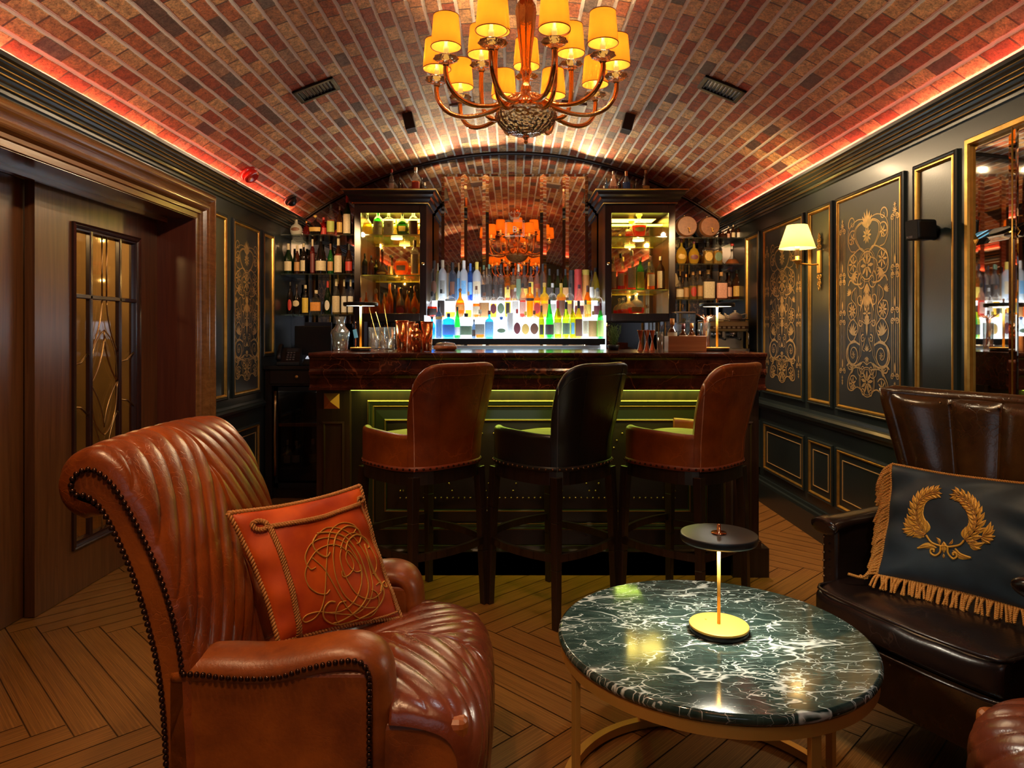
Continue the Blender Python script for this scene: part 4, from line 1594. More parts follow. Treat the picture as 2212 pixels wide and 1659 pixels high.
# ------------------------------------------------------------------ lit bottle steps
STEP = [(5.10, zs(731, 5.18)), (5.32, zs(686, 5.38)), (5.54, zs(650, 5.60))]
def make_steps():
    t = thing('bottle_display', 'stepped white glowing bottle display between the glass cabinets', 'display stand', (0.0, 5.4, 1.085))
    O = Vector((0.0, 5.4, 1.085))
    glow = emis('step_glow', (0.78, 0.90, 1.0), 1.5)
    X0, X1 = (920 - 1106) * 5.15 / 1500, (1305 - 1106) * 5.15 / 1500
    for i, (y, z) in enumerate(STEP):
        y1 = STEP[i + 1][0] if i < 2 else 5.76
        s = MB()
        s.box(X0, y, z - 0.012, X1, y1, z - 0.002)
        s.xf(Matrix.Translation(-O))
        s.build('step', emis('step_top_glow', (0.80, 0.92, 1.0), 4.0), t)
        if i:
            r = MB()
            r.box(X0, y, STEP[i - 1][1] - 0.002, X1, y + 0.012, z - 0.012)
            r.xf(Matrix.Translation(-O))
            r.build('riser', glow, t)
    b = MB()
    b.box(X0, 5.085, STEP[0][1] - 0.045, X1, 5.105, STEP[0][1] - 0.001)
    b.xf(Matrix.Translation(-O))
    b.build('front_edge', BLACKMET, t)
    for xx in (X0 - 0.006, X1 + 0.002):
        b = MB()
        b.box(xx, 5.10, 1.10, xx + 0.006, 5.40, STEP[1][1] + 0.01)
        b.xf(Matrix.Translation(-O))
        b.build('end_panel', emis('step_glow', (0.78, 0.90, 1.0), 1.5), t)
    b = MB()
    for k in range(3):
        b.box(X0, 5.09 + k * 0.02, 1.085 + k * 0.02, X1, 5.10 + k * 0.02, 1.10 + k * 0.02)
    b.box(X0 + 0.02, 5.20, 1.087, X1 - 0.02, 5.22, 1.165)
    b.xf(Matrix.Translation(-O))
    b.build('steel_rail', STEEL, t)
    b = MB()
    b.box(X0 + 0.1, 5.19, 1.09, X1 - 0.2, 5.198, 1.130)
    b.xf(Matrix.Translation(-O))
    b.build('blue_lit_panel', emis('blue_glow', (0.20, 0.60, 0.85), 0.5), t)
make_steps()

# ================================================================== BOTTLES
PROF = {
    'std': [(0.0, 0.0), (0.92, 0.0), (1.0, 0.02), (1.0, 0.56), (0.94, 0.62), (0.70, 0.70), (0.38, 0.76), (0.32, 0.80), (0.32, 0.93), (0.36, 0.94), (0.36, 0.97), (0, 0.97)],
    'tall': [(0.0, 0.0), (0.94, 0.0), (1.0, 0.015), (1.0, 0.62), (0.97, 0.68), (0.80, 0.74), (0.46, 0.785), (0.38, 0.82), (0.38, 0.95), (0, 0.95)],
    'square': [(0.0, 0.0), (0.96, 0.0), (1.0, 0.02), (1.0, 0.58), (0.94, 0.64), (0.55, 0.70), (0.30, 0.73), (0.28, 0.78), (0.28, 0.92), (0, 0.92)],
    'broad': [(0.0, 0.0), (0.94, 0.0), (1.0, 0.03), (1.0, 0.66), (0.92, 0.75), (0.50, 0.80), (0.24, 0.82), (0.22, 0.86), (0.22, 0.93), (0, 0.93)],
    'squat': [(0.0, 0.0), (0.80, 0.0), (0.95, 0.05), (1.0, 0.20), (0.92, 0.40), (0.66, 0.55), (0.34, 0.63), (0.22, 0.68), (0.20, 0.80), (0.26, 0.82), (0, 0.82)],
    'cone': [(0.0, 0.0), (0.94, 0.0), (1.0, 0.02), (1.0, 0.34), (0.92, 0.46), (0.68, 0.62), (0.42, 0.76), (0.28, 0.85), (0.25, 0.93), (0, 0.93)],
    'wine': [(0.0, 0.0), (0.94, 0.0), (1.0, 0.02), (1.0, 0.46), (0.93, 0.55), (0.66, 0.66), (0.38, 0.76), (0.32, 0.82), (0.32, 0.97), (0, 0.97)],
    'dome': [(0.0, 0.0), (0.90, 0.0), (0.96, 0.02), (0.98, 0.44), (1.06, 0.50), (1.08, 0.57), (0.86, 0.66), (0.46, 0.70), (0.33, 0.73), (0.31, 0.93), (0, 0.93)],
    'disc': [(0.0, 0.0), (0.45, 0.0), (0.55, 0.03), (0.85, 0.14), (1.0, 0.33), (0.95, 0.50), (0.66, 0.64), (0.30, 0.71), (0.20, 0.75), (0.18, 0.88), (0.24, 0.90), (0, 0.90)],
    'jug': [(0.0, 0.0), (0.50, 0.0), (0.80, 0.08), (0.98, 0.26), (0.98, 0.40), (0.75, 0.57), (0.36, 0.66), (0.26, 0.72), (0.22, 0.92), (0, 0.92)],
    'can': [(0.0, 0.0), (1.0, 0.0), (1.0, 0.80), (0.96, 0.81), (0.96, 0.83), (0.0, 0.83)],
    'deca': [(0.0, 0.0), (0.62, 0.0), (0.74, 0.05), (1.0, 0.48), (1.0, 0.56), (0.70, 0.62), (0.30, 0.66), (0.22, 0.70), (0.24, 0.78), (0, 0.78)],
    'flask': [(0.0, 0.0), (0.95, 0.0), (1.0, 0.03), (0.98, 0.12), (0.50, 0.30), (0.26, 0.42), (0.20, 0.52), (0.20, 0.90), (0.28, 0.92), (0, 0.92)],
}
CAPZ = {'std': (0.88, 1.0, 0.37), 'tall': (0.80, 1.0, 0.42), 'square': (0.86, 1.0, 0.34), 'broad': (0.86, 1.0, 0.28), 'squat': (0.80, 1.0, 0.26),
        'cone': (0.88, 1.0, 0.30), 'wine': (0.80, 1.0, 0.35), 'dome': (0.88, 1.0, 0.36), 'disc': (0.88, 1.0, 0.25), 'jug': (0.86, 1.0, 0.28),
        'can': (0.83, 1.0, 0.98), 'deca': (0.78, 1.0, 0.36), 'flask': (0.90, 1.0, 0.24)}
LABZ = {'std': (0.12, 0.46), 'tall': (0.18, 0.50), 'square': (0.14, 0.50), 'broad': (0.15, 0.55), 'squat': (0.10, 0.34), 'cone': (0.10, 0.36), 'wine': (0.12, 0.42),
        'dome': (0.10, 0.40), 'disc': (0.22, 0.42), 'jug': (0.26, 0.46), 'can': (0.2, 0.55), 'deca': (0.25, 0.42), 'flask': (0.05, 0.14)}
SQ = {'square': 0.55, 'broad': 0.35}
FLAT = {'disc': 0.5, 'broad': 0.6, 'jug': 0.75}
GL = {
    'clear': (0.97, 0.98, 0.98), 'frost': (0.90, 0.94, 0.97), 'green': (0.10, 0.75, 0.16), 'darkgreen': (0.05, 0.16, 0.04), 'olive': (0.55, 0.55, 0.05),
    'blue': (0.10, 0.66, 0.98), 'deepblue': (0.06, 0.30, 0.85), 'amber': (0.92, 0.42, 0.05), 'brown': (0.32, 0.11, 0.03), 'black': (0.06, 0.045, 0.04),
    'yellow': (0.96, 0.78, 0.10), 'lime': (0.62, 0.85, 0.10), 'pink': (0.95, 0.68, 0.55), 'slate': (0.22, 0.30, 0.40), 'red': (0.65, 0.04, 0.03), 'orange': (0.98, 0.50, 0.04), 'white': (0.80, 0.78, 0.74)}
LC = {
    'cream': (0.66, 0.56, 0.38), 'white': (0.75, 0.73, 0.68), 'tan': (0.50, 0.26, 0.09), 'dark': (0.035, 0.022, 0.018), 'gold': (0.60, 0.38, 0.08), 'red': (0.50, 0.03, 0.02),
    'green': (0.12, 0.20, 0.12), 'blue': (0.04, 0.16, 0.55), 'brown': (0.16, 0.06, 0.03), 'maroon': (0.14, 0.02, 0.03), 'grey': (0.25, 0.26, 0.24), 'yellow': (0.75, 0.55, 0.08),
    'orange': (0.72, 0.30, 0.05), 'pink': (0.70, 0.36, 0.28), 'black': (0.012, 0.011, 0.012), 'lime': (0.40, 0.48, 0.10), 'silver': (0.6, 0.6, 0.6), 'lblue': (0.16, 0.42, 0.75), 'navy': (0.02, 0.04, 0.16)}
UM = {}

def unit_mesh(key, fn):
    if key not in UM:
        mb = fn()
        me = bpy.data.meshes.new(key if isinstance(key, str) else key[0])
        me.from_pydata(mb.v, [], mb.f)
        me.polygons.foreach_set('use_smooth', mb.s)
        me.materials.append(None)
        me.update()
        UM[key] = me
    return UM[key]

def prof_at(kind, z):
    P = PROF[kind]
    for (r0, z0), (r1, z1) in zip(P, P[1:]):
        if z0 <= z <= z1 and z1 > z0:
            return r0 + (r1 - r0) * (z - z0) / (z1 - z0)
    return P[-1][0]

def sq_r(kind, a):
    q = SQ.get(kind, 0)
    if not q:
        return 1.0
    e = 2 + q * 8
    return 1 / ((abs(math.cos(a)) ** e + abs(math.sin(a)) ** e) ** (1 / e))

def u_body(kind):
    return MB().lathe(PROF[kind], n=20 if kind not in SQ else 28, sq=SQ.get(kind, 0), sy=FLAT.get(kind, 1.0))

def u_liquid(kind, lvl):
    P = [(r * 0.93, max(z, 0.015)) for r, z in PROF[kind] if z < lvl]
    P = P + [(prof_at(kind, lvl) * 0.93, lvl), (0.0, lvl)]
    return MB().lathe(P, n=16 if kind not in SQ else 28, sq=SQ.get(kind, 0), sy=FLAT.get(kind, 1.0))

def u_cap(kind):
    a, b, r = CAPZ[kind]
    if kind in ('squat', 'deca', 'disc', 'jug'):
        P = [(r * 0.7, a), (r * 0.75, a + (b - a) * 0.25), (r * 1.15, a + (b - a) * 0.45), (r * 1.1, a + (b - a) * 0.8), (r * 0.5, b), (0, b)]
    else:
        P = [(r, a), (r, b - 0.008), (r * 0.9, b), (0, b)]
    return MB().lathe([(0, a)] + P, n=14)

def u_label(kind, style):
    z0, z1 = LABZ[kind]
    g = MB()
    sy = FLAT.get(kind, 1.0)
    if style == 'shoulder':
        z0, z1 = z1 + 0.08, z1 + 0.16
        style = 'band'
    if style == 'tall':
        z0, z1 = 0.06, z1 + 0.10
        style = 'band'
    A = {'band': 1.05, 'wrap': 1.55, 'narrow': 0.6, 'disc': 0.75, 'oval': 0.75, 'diamond': 0.8}[style]
    nu, nv = 12, 8
    def P(u, v):
        su, sv = 2 * u - 1, 2 * v - 1
        if style in ('disc', 'oval'):
            # square -> disc
            x_ = su * math.sqrt(max(0, 1 - sv * sv / 2))
            y_ = sv * math.sqrt(max(0, 1 - su * su / 2))
            su, sv = x_, y_
        elif style == 'diamond':
            su, sv = (su + sv) / 2, (su - sv) / 2
        a = -PI / 2 + A * su
        z = (z0 + z1) / 2 + (z1 - z0) / 2 * sv
        r = max(prof_at(kind, z), 0.3) * sq_r(kind, a) * 1.025
        return (r * math.cos(a), r * math.sin(a) * sy, z)
    g.grid(P, nu, nv)
    return g

def lmat(c):
    return mat('label_' + c, LC[c], 0.55, noise=0.35, nscale=25, col2=tuple(min(1, x * 0.55 + 0.02) for x in LC[c]))

def gmat(c):
    d = {'clear': 0.03, 'frost': 0.55, 'black': 0.25, 'white': 0.95, 'yellow': 0.35, 'orange': 0.35, 'slate': 0.3, 'blue': 0.3, 'deepblue': 0.3}.get(c, 0.16)
    return glassy('glass_' + c, GL[c], 0.10, dens=d, body=GL[c])

LIQ = {'amber': (0.95, 0.36, 0.04), 'red': (0.75, 0.10, 0.02), 'gold': (0.98, 0.70, 0.15), 'brown': (0.45, 0.12, 0.02), 'yellow': (0.98, 0.80, 0.10), 'blue': (0.15, 0.65, 0.95), 'clear': (0.92, 0.95, 0.96)}

def slot(o, m):
    o.material_slots[0].link = 'OBJECT'
    o.material_slots[0].material = m

ORD = ['', 'first', 'second', 'third', 'fourth', 'fifth', 'sixth', 'seventh', 'eighth', 'ninth', 'tenth', 'eleventh', 'twelfth', 'thirteenth', 'fourteenth',
       'fifteenth', 'sixteenth', 'seventeenth', 'eighteenth', 'nineteenth', 'twentieth', 'twenty-first', 'twenty-second', 'twenty-third', 'twenty-fourth', 'twenty-fifth', 'twenty-sixth', 'twenty-seventh']

def bottle(pxc, top, base_z, d, wpx, kind, glass, liq, label, cap, style='band', lab_text='', group='', name='bottle', lvl=None):
    w = wpx * d / 1500 / 2
    x = (pxc - 1106) * d / 1500
    h = zs(top, d) - base_z
    if 'cabinet' in group and 'standing' not in group:
        lo, hi = (-1.209, -0.695) if pxc < 1100 else (0.752, 1.252)
        x = max(lo + w, min(hi - w, x))
    elif 'lit step' in group and d > 5.3:
        x = max(-0.664 + w, min(0.722 - w, x))
    t = thing(name, lab_text, 'bottle', (x, d, base_z + 0.0005), 0, group)
    t.scale = (w, w, h)
    b = bpy.data.objects.new('glass_body', unit_mesh('body_' + kind, lambda: u_body(kind)))
    COL.objects.link(b)
    b.parent = t
    slot(b, gmat(glass) if kind != 'can' else lmat(glass))
    if liq:
        lv = lvl or 0.5
        q = bpy.data.objects.new('liquid', unit_mesh('liq_%s_%.2f' % (kind, lv), lambda: u_liquid(kind, lv)))
        COL.objects.link(q)
        q.parent = t
        slot(q, glassy('liquid_' + liq, LIQ[liq], 0.02, dens=0.3 if liq != 'clear' else 0.05, body=LIQ[liq]))
    if cap:
        q = bpy.data.objects.new('cap', unit_mesh('cap_' + kind, lambda: u_cap(kind)))
        COL.objects.link(q)
        q.parent = t
        slot(q, lmat(cap) if cap != 'glass' else gmat('clear'))
    if label:
        q = bpy.data.objects.new('label', unit_mesh('lab_%s_%s' % (kind, style), lambda: u_label(kind, style)))
        COL.objects.link(q)
        q.parent = t
        slot(q, lmat(label))
    return t

CN = {'slate': 'slate-grey', 'deepblue': 'deep blue', 'darkgreen': 'dark green', 'frost': 'frosted', 'lblue': 'light blue'}
KN = {'std': '', 'tall': 'tall ', 'square': 'square ', 'broad': 'broad ', 'squat': 'squat ', 'cone': 'bell-shaped ', 'wine': 'slope-shouldered ', 'dome': 'dome-shouldered ',
      'disc': 'round flat ', 'jug': 'round-bellied ', 'can': '', 'deca': 'flared ', 'flask': 'low wide '}

def row(items, base_z, d, where, group, side='left'):
    items = sorted(items, key=lambda a: a[0])
    prev = None
    for i, it in enumerate(items):
        pxc, top, wpx, kind, glass, liq, label, cap = it[:8]
        style = it[8] if len(it) > 8 else 'band'
        lvl = it[9] if len(it) > 9 else None
        desc = '%s%s%s' % (KN[kind].replace('dome-shouldered', 'domed').replace('bell-shaped', 'bell').replace('slope-shouldered', 'sloped').replace('round-bellied', 'bellied'), CN.get(glass, glass), ' tube' if kind == 'can' else ' bottle')
        if label:
            desc += ' with %s label' % CN.get(label, label)
        elif cap:
            desc += ' with %s top' % CN.get(cap, cap)
        lab_ = '%s, %s from left %s' % (desc, ORD[i + 1], where)
        if len(lab_.split()) > 16:
            lab_ = lab_.replace(' shelf in left cabinet', ' shelf, left cabinet').replace(' with ', ', ', 1)
        back = 0.0
        if prev and prev[2] == 0.0 and pxc - prev[0] < (wpx + prev[1]) / 2 + 0.8 and len(it) < 11:
            back = 0.046
        prev = (pxc, wpx, back)
        o = bottle(pxc, top, base_z, d + back + (it[10] if len(it) > 10 else 0), wpx, kind, glass, liq, label, cap, style,
                   lab_, group, lvl=lvl)
        it_obj.append(o)
it_obj = []

FRONT = [
    (933, 684, 15, 'std', 'blue', 'blue', '', 'black'), (948, 655, 16, 'std', 'slate', 'clear', 'gold', 'black', 'shoulder'),
    (969, 677, 26, 'broad', 'blue', 'blue', 'blue', 'navy', 'band'), (988, 663, 15, 'cone', 'green', None, 'white', 'black'),
    (1007, 677, 25, 'square', 'clear', None, 'green', 'black', 'band'), (1024, 690, 10, 'std', 'slate', None, 'dark', 'black'),
    (1037, 669, 20, 'square', 'clear', 'amber', 'grey', 'cream', 'band', 0.5), (1057, 671, 18, 'square', 'blue', 'blue', 'lblue', 'maroon', 'tall'),
    (1083, 684, 26, 'jug', 'frost', None, 'green', 'blue', 'disc'), (1102, 676, 13, 'can', 'silver', None, '', 'silver'),
    (1117, 668, 17, 'broad', 'clear', None, 'maroon', 'red', 'oval'), (1135, 673, 19, 'broad', 'clear', None, 'gold', 'yellow', 'disc'),
    (1154, 671, 20, 'broad', 'clear', None, 'brown', 'brown', 'disc'), (1169.5, 660, 14, 'wine', 'olive', None, 'dark', 'brown', 'narrow'),
    (1187, 647, 18, 'cone', 'green', None, 'dark', 'black', 'wrap'), (1205, 650, 18, 'wine', 'olive', None, 'cream', 'red', 'wrap'),
    (1223, 652, 17, 'wine', 'lime', None, 'green', 'black', 'band'), (1237, 650, 13, 'wine', 'olive', None, 'lblue', 'brown', 'narrow', None, 0.05),
    (1250, 650, 17, 'wine', 'yellow', None, 'brown', 'black', 'tall'), (1265, 648, 14, 'std', 'clear', None, 'cream', 'green'),
    (1281, 672, 21, 'broad', 'clear', None, 'tan', 'tan', 'tall'), (1297, 655, 15, 'wine', 'green', None, 'lime', 'maroon', 'tall'),
]
MIDR = [
    (931.5, 629, 24, 'squat', 'clear', 'red', 'dark', 'black', 'band', 0.42), (953, 625, 15, 'square', 'clear', 'amber', 'dark', 'black', 'tall'),
    (973, 630, 22, 'broad', 'clear', 'gold', 'grey', 'brown', 'shoulder', 0.22), (994, 623, 22, 'jug', 'orange', 'amber', 'orange', 'brown', 'band', 0.5),
    (1012, 630, 14, 'square', 'clear', 'gold', '', 'tan', 'band', 0.3), (1029, 618, 17, 'cone', 'clear', 'amber', 'cream', 'brown', 'band', 0.45),
    (1046, 632, 21, 'square', 'clear', 'gold', 'tan', 'brown', 'tall'), (1066, 626, 14, 'square', 'clear', 'gold', 'maroon', 'brown', 'oval'),
    (1082, 623, 17, 'square', 'clear', None, 'green', 'glass', 'disc'), (1097, 617, 14, 'std', 'clear', 'gold', 'dark', 'brown', 'narrow'),
    (1113, 622, 14, 'std', 'clear', None, 'white', 'silver', 'tall'), (1129, 612, 14, 'std', 'pink', 'red', 'pink', 'black', 'band'),
    (1144.5, 611, 18, 'dome', 'orange', 'yellow', 'dark', 'black', 'shoulder', 0.6), (1160, 622, 15, 'square', 'orange', 'gold', 'red', 'orange', 'oval'),
    (1176, 611, 19, 'dome', 'yellow', 'gold', 'orange', 'gold', 'band', 0.6), (1193.5, 612, 17, 'dome', 'clear', None, 'silver', 'silver', 'band'),
    (1212, 612, 19, 'dome', 'yellow', 'amber', 'brown', 'gold', 'tall', 0.6), (1231, 612, 17, 'dome', 'clear', 'gold', 'tan', 'black', 'band'),
    (1251, 615, 21, 'cone', 'pink', 'gold', 'maroon', 'maroon', 'band', 0.3), (1269, 617, 17, 'wine', 'amber', None, 'yellow', 'brown', 'band'),
    (1291, 622, 20, 'dome', 'clear', 'clear', 'maroon', 'grey', 'band'),
]
BACKR = [
    (933.6, 563, 17, 'tall', 'clear', None, 'brown', 'dark', 'oval'), (945.5, 569, 9, 'tall', 'yellow', None, '', 'cream'), (956, 562, 18, 'tall', 'frost', None, 'grey', 'cream', 'narrow'),
    (977.5, 567, 17, 'tall', 'slate', 'blue', 'brown', 'black', 'narrow'), (991, 568, 9, 'tall', 'frost', None, 'lblue', 'tan', 'tall'), (1002, 563, 17, 'tall', 'frost', None, 'lblue', 'white', 'narrow'),
    (1016, 569, 13, 'tall', 'deepblue', 'blue', 'lblue', 'blue', 'narrow'), (1030, 566, 18, 'tall', 'frost', None, 'cream', 'yellow', 'band'),
    (1045, 573, 12, 'std', 'clear', None, 'dark', 'green', 'wrap'), (1056.5, 571, 13, 'std', 'clear', None, 'dark', 'green', 'wrap'),
    (1070, 574, 11, 'std', 'clear', None, 'dark', 'black', 'wrap'), (1082, 571, 14, 'std', 'clear', None, 'dark', 'black', 'wrap'),
    (1096, 575, 13, 'dome', 'amber', 'gold', 'yellow', 'brown', 'band'), (1109, 580, 17, 'cone', 'clear', 'gold', 'brown', 'dark', 'band'),
    (1120, 571, 11, 'tall', 'clear', None, 'green', 'cream', 'tall'), (1132.5, 574, 17, 'cone', 'clear', None, 'yellow', 'black', 'band'),
    (1147, 577, 11, 'std', 'pink', None, 'yellow', 'black', 'tall'), (1160, 576, 15, 'cone', 'pink', 'amber', 'brown', 'navy', 'band'),
    (1172.5, 570, 11, 'tall', 'clear', None, '', 'black'), (1187, 581, 14, 'wine', 'darkgreen', None, 'dark', 'black'),
    (1205, 582, 14, 'wine', 'darkgreen', None, 'dark', 'black'), (1221.5, 581, 14, 'wine', 'darkgreen', None, 'tan', 'black'),
    (1234.5, 584, 12, 'can', 'dark', None, '', 'black'), (1248.8, 582, 16, 'can', 'red', None, '', 'red'), (1265.6, 583, 16, 'can', 'orange', None, '', 'yellow'),
    (1278, 585, 10, 'std', 'clear', None, 'white', 'black'), (1289, 579, 21, 'cone', 'yellow', None, 'cream', 'black', 'band'),
]
row(FRONT, STEP[0][1] - 0.002, 5.20, 'on front lit step', 'bottles on the front lit step')
row(MIDR, STEP[1][1] - 0.002, 5.40, 'on middle lit step', 'bottles on the middle lit step')
row(BACKR, STEP[2][1] - 0.002, 5.64, 'on back lit step', 'bottles on the back lit step')

# far left shelves
row([(640, 471, 27, 'jug', 'white', None, 'brown', 'cream', 'disc'), (662, 478, 16, 'disc', 'red', None, '', 'orange'), (681, 465, 28, 'disc', 'black', None, 'gold', 'gold', 'band'), (699, 470, 15, 'std', 'red', None, 'red', 'red', 'band'),
     (715, 441, 18, 'std', 'clear', 'amber', 'lime', 'black', 'band'), (734, 446, 13, 'std', 'brown', 'gold', 'gold', 'brown', 'band'), (750, 420, 17, 'wine', 'darkgreen', None, 'cream', 'red', 'tall')],
    SL['top'], 5.73, 'on top shelf at far left', 'bottles on the top shelf at far left')
row([(623, 526.5, 18, 'wine', 'darkgreen', None, 'cream', 'cream', 'band'), (642, 529.5, 13, 'wine', 'brown', None, 'tan', 'cream', 'band'), (656, 526, 16, 'std', 'black', None, 'cream', 'cream', 'narrow'),
     (675, 517, 10, 'tall', 'red', None, 'maroon', 'cream', 'tall'), (693, 512, 22, 'cone', 'black', None, 'cream', 'black', 'wrap'), (714, 526.5, 13, 'wine', 'green', None, 'tan', 'brown', 'band'),
     (731, 515, 18, 'wine', 'brown', None, 'cream', 'cream', 'tall'), (754, 527, 16, 'wine', 'brown', 'red', 'red', 'black', 'band')],
    SL['mid'], 5.73, 'on middle shelf at far left', 'bottles on the middle shelf at far left')
row([(627, 609, 12, 'std', 'black', None, 'red', 'black', 'oval'), (641, 613, 20, 'jug', 'black', None, 'cream', 'black', 'oval'), (660, 616, 15, 'std', 'black', None, 'yellow', 'cream', 'tall'),
     (683, 627, 22, 'square', 'clear', 'clear', 'orange', 'cream', 'band'), (708, 607, 15, 'wine', 'darkgreen', None, 'white', 'red', 'disc'), (726.6, 603, 18, 'wine', 'clear', 'gold', 'cream', 'cream', 'tall'),
     (743.5, 604, 13, 'wine', 'clear', 'gold', 'white', 'cream', 'tall'), (757.5, 604, 13, 'wine', 'clear', 'gold', 'white', 'cream', 'tall')],
    SL['low'], 5.73, 'on lowest shelf at far left', 'bottles on the lowest shelf at far left')
# far right shelves
row([(1562, 499, 15, 'disc', 'brown', None, '', 'brown'), (1573.5, 489, 7, 'std', 'brown', None, 'pink', 'cream', 'band'), (1584, 486, 9, 'std', 'brown', None, 'cream', 'cream', 'band'),
     (1595, 486, 9, 'std', 'brown', None, 'white', 'cream', 'band'), (1604.5, 499, 7, 'std', 'black', None, 'cream', 'cream', 'band')],
    SRr['top'], 5.73, 'on top shelf at far right', 'miniature bottles beside the barrels')
row([(1472, 518, 24, 'disc', 'yellow', 'gold', 'gold', 'maroon', 'disc', 0.6), (1499, 521, 24, 'disc', 'yellow', 'gold', 'maroon', 'maroon', 'disc', 0.6), (1529, 518, 19, 'square', 'clear', 'gold', 'gold', 'black', 'oval', 0.55),
     (1550, 519, 18, 'square', 'clear', 'gold', 'green', 'black', 'oval', 0.55), (1582, 527, 30, 'flask', 'clear', 'amber', '', 'red', 'band', 0.26)],
    SRr['mid'], 5.73, 'on middle shelf at far right', 'bottles on the middle shelf at far right')
row([(1468, 599, 17, 'std', 'clear', 'gold', 'cream', 'black', 'band'), (1482, 592, 12, 'std', 'clear', 'gold', 'tan', 'orange', 'band', None, 0.07), (1497, 587, 17, 'std', 'clear', 'gold', 'red', 'tan', 'disc'),
     (1512, 585, 12, 'std', 'clear', 'gold', 'tan', 'tan', 'band'), (1530, 583, 24, 'square', 'clear', 'amber', 'cream', 'tan', 'tall'), (1558, 588, 22, 'square', 'clear', 'red', 'pink', 'tan', 'tall'),
     (1575, 588, 12, 'std', 'brown', 'red', 'pink', 'black', 'band', None, 0.05), (1592, 583, 21, 'std', 'brown', 'red', 'gold', 'black', 'band')],
    SRr['low'], 5.73, 'on lowest shelf at far right', 'bottles on the lowest shelf at far right')
# inside the cabinets
row([(791, 454, 23, 'squat', 'clear', 'gold', '', 'cream'), (817, 454, 21, 'std', 'green', 'amber', 'cream', 'green', 'tall'), (839.7, 460, 21, 'broad', 'clear', 'amber', 'cream', 'cream', 'tall'),
     (856, 474, 10, 'std', 'yellow', None, 'yellow', 'cream', 'band', None, 0.06), (869, 456, 26, 'disc', 'darkgreen', None, 'gold', 'tan', 'narrow'), (893, 452, 21, 'std', 'clear', 'amber', 'brown', 'cream', 'tall')],
    CSH['L'][0] - 0.002, 5.60, 'on top shelf in left cabinet', 'bottles on the top shelf of the left cabinet')
row([(788, 548, 12, 'std', 'darkgreen', None, 'dark', 'black'), (802, 552, 12, 'std', 'brown', None, '', 'black'), (826, 539, 27, 'flask', 'brown', 'brown', 'gold', 'black', 'oval', 0.4), (843.5, 551, 12, 'std', 'clear', 'gold', 'cream', 'black', 'narrow'),
     (867, 543, 34, 'disc', 'clear', 'amber', 'cream', 'glass', 'narrow', 0.6), (896, 519, 17, 'tall', 'clear', 'gold', 'cream', 'brown', 'tall')],
    CSH['L'][1] - 0.002, 5.60, 'on middle shelf in left cabinet', 'bottles on the middle shelf of the left cabinet')
row([(791, 630, 11, 'wine', 'amber', None, '', 'glass'), (812, 624, 24, 'squat', 'amber', None, '', 'glass'), (829.5, 632, 12, 'cone', 'amber', None, '', 'glass'), (842, 612, 16, 'wine', 'amber', None, '', 'glass'), (853, 616, 8, 'std', 'black', None, '', 'black'),
     (866, 622, 23, 'squat', 'clear', 'brown', 'red', 'black', 'oval', 0.4), (880.5, 628, 11, 'std', 'amber', None, '', 'black'), (896, 617, 19, 'squat', 'amber', None, 'gold', 'brown', 'diamond')],
    1.385, 5.60, 'at bottom of left cabinet', 'decanters at the bottom of the left cabinet')
row([(1358, 489, 17, 'deca', 'clear', 'red', '', 'gold', 'band', 0.36), (1380.5, 459, 33, 'deca', 'clear', 'red', 'gold', 'yellow', 'disc', 0.5)],
    CSH['R'][0] - 0.002, 5.60, 'on top shelf in right cabinet', 'decanters on the top shelf of the right cabinet')
row([(1325, 556, 13, 'std', 'clear', 'amber', 'cream', 'cream', 'tall'), (1341, 548, 16, 'std', 'clear', 'red', 'cream', 'black', 'band'), (1364, 542, 20, 'std', 'clear', 'red', 'cream', 'cream', 'tall'), (1383, 556, 17, 'std', 'green', None, 'lime', 'brown', 'tall'),
     (1406, 553, 17, 'std', 'clear', 'amber', 'cream', 'brown', 'band'), (1427, 554, 18, 'std', 'brown', None, 'cream', 'cream', 'tall')],
    CSH['R'][1] - 0.002, 5.60, 'on lower shelf in right cabinet', 'bottles on the lower shelf of the right cabinet')
row([(1347, 642, 30, 'disc', 'clear', 'red', '', 'glass', 'band', 0.4, 0.12), (1374, 632, 38, 'disc', 'clear', 'red', 'gold', 'glass', 'narrow', 0.4)],
    1.385, 5.60, 'at bottom of right cabinet', 'decanters at the bottom of the right cabinet')
# on top of the cabinets
ZT = 2.262 + 0.1105
row([(846, 366, 12, 'std', 'clear', None, 'white', 'red', 'band'), (863, 383, 8, 'std', 'black', None, '', 'black'), (898, 362, 18, 'std', 'clear', 'amber', 'red', 'cream', 'band'), (911, 384, 7, 'std', 'black', None, '', 'black')],
    ZT, 5.62, 'on top of the left cabinet', 'bottles standing on the left cabinet')
row([(1310, 385, 8, 'std', 'slate', None, '', 'black'), (1325, 370, 16, 'cone', 'pink', None, 'pink', 'cream', 'band'), (1338.5, 386, 7, 'std', 'black', None, '', 'black'), (1353, 370, 17, 'wine', 'slate', None, 'blue', 'orange', 'tall'), (1375, 387, 9, 'std', 'brown', None, '', 'brown'), (1395, 368, 17, 'cone', 'brown', None, 'gold', 'tan', 'band')],
    ZT, 5.62, 'on top of the right cabinet', 'bottles standing on the right cabinet')
# inside the cooler
row([(621, 950, 17, 'wine', 'black', None, 'cream', 'cream', 'band'), (640, 952, 20, 'wine', 'black', None, 'white', 'cream', 'band'), (660, 955, 15, 'wine', 'black', None, '', 'black'), (676, 948, 18, 'wine', 'darkgreen', None, 'lime', 'cream', 'band')],
    0.2235, 5.42, 'inside the dark wine cooler', 'wine bottles inside the cooler')

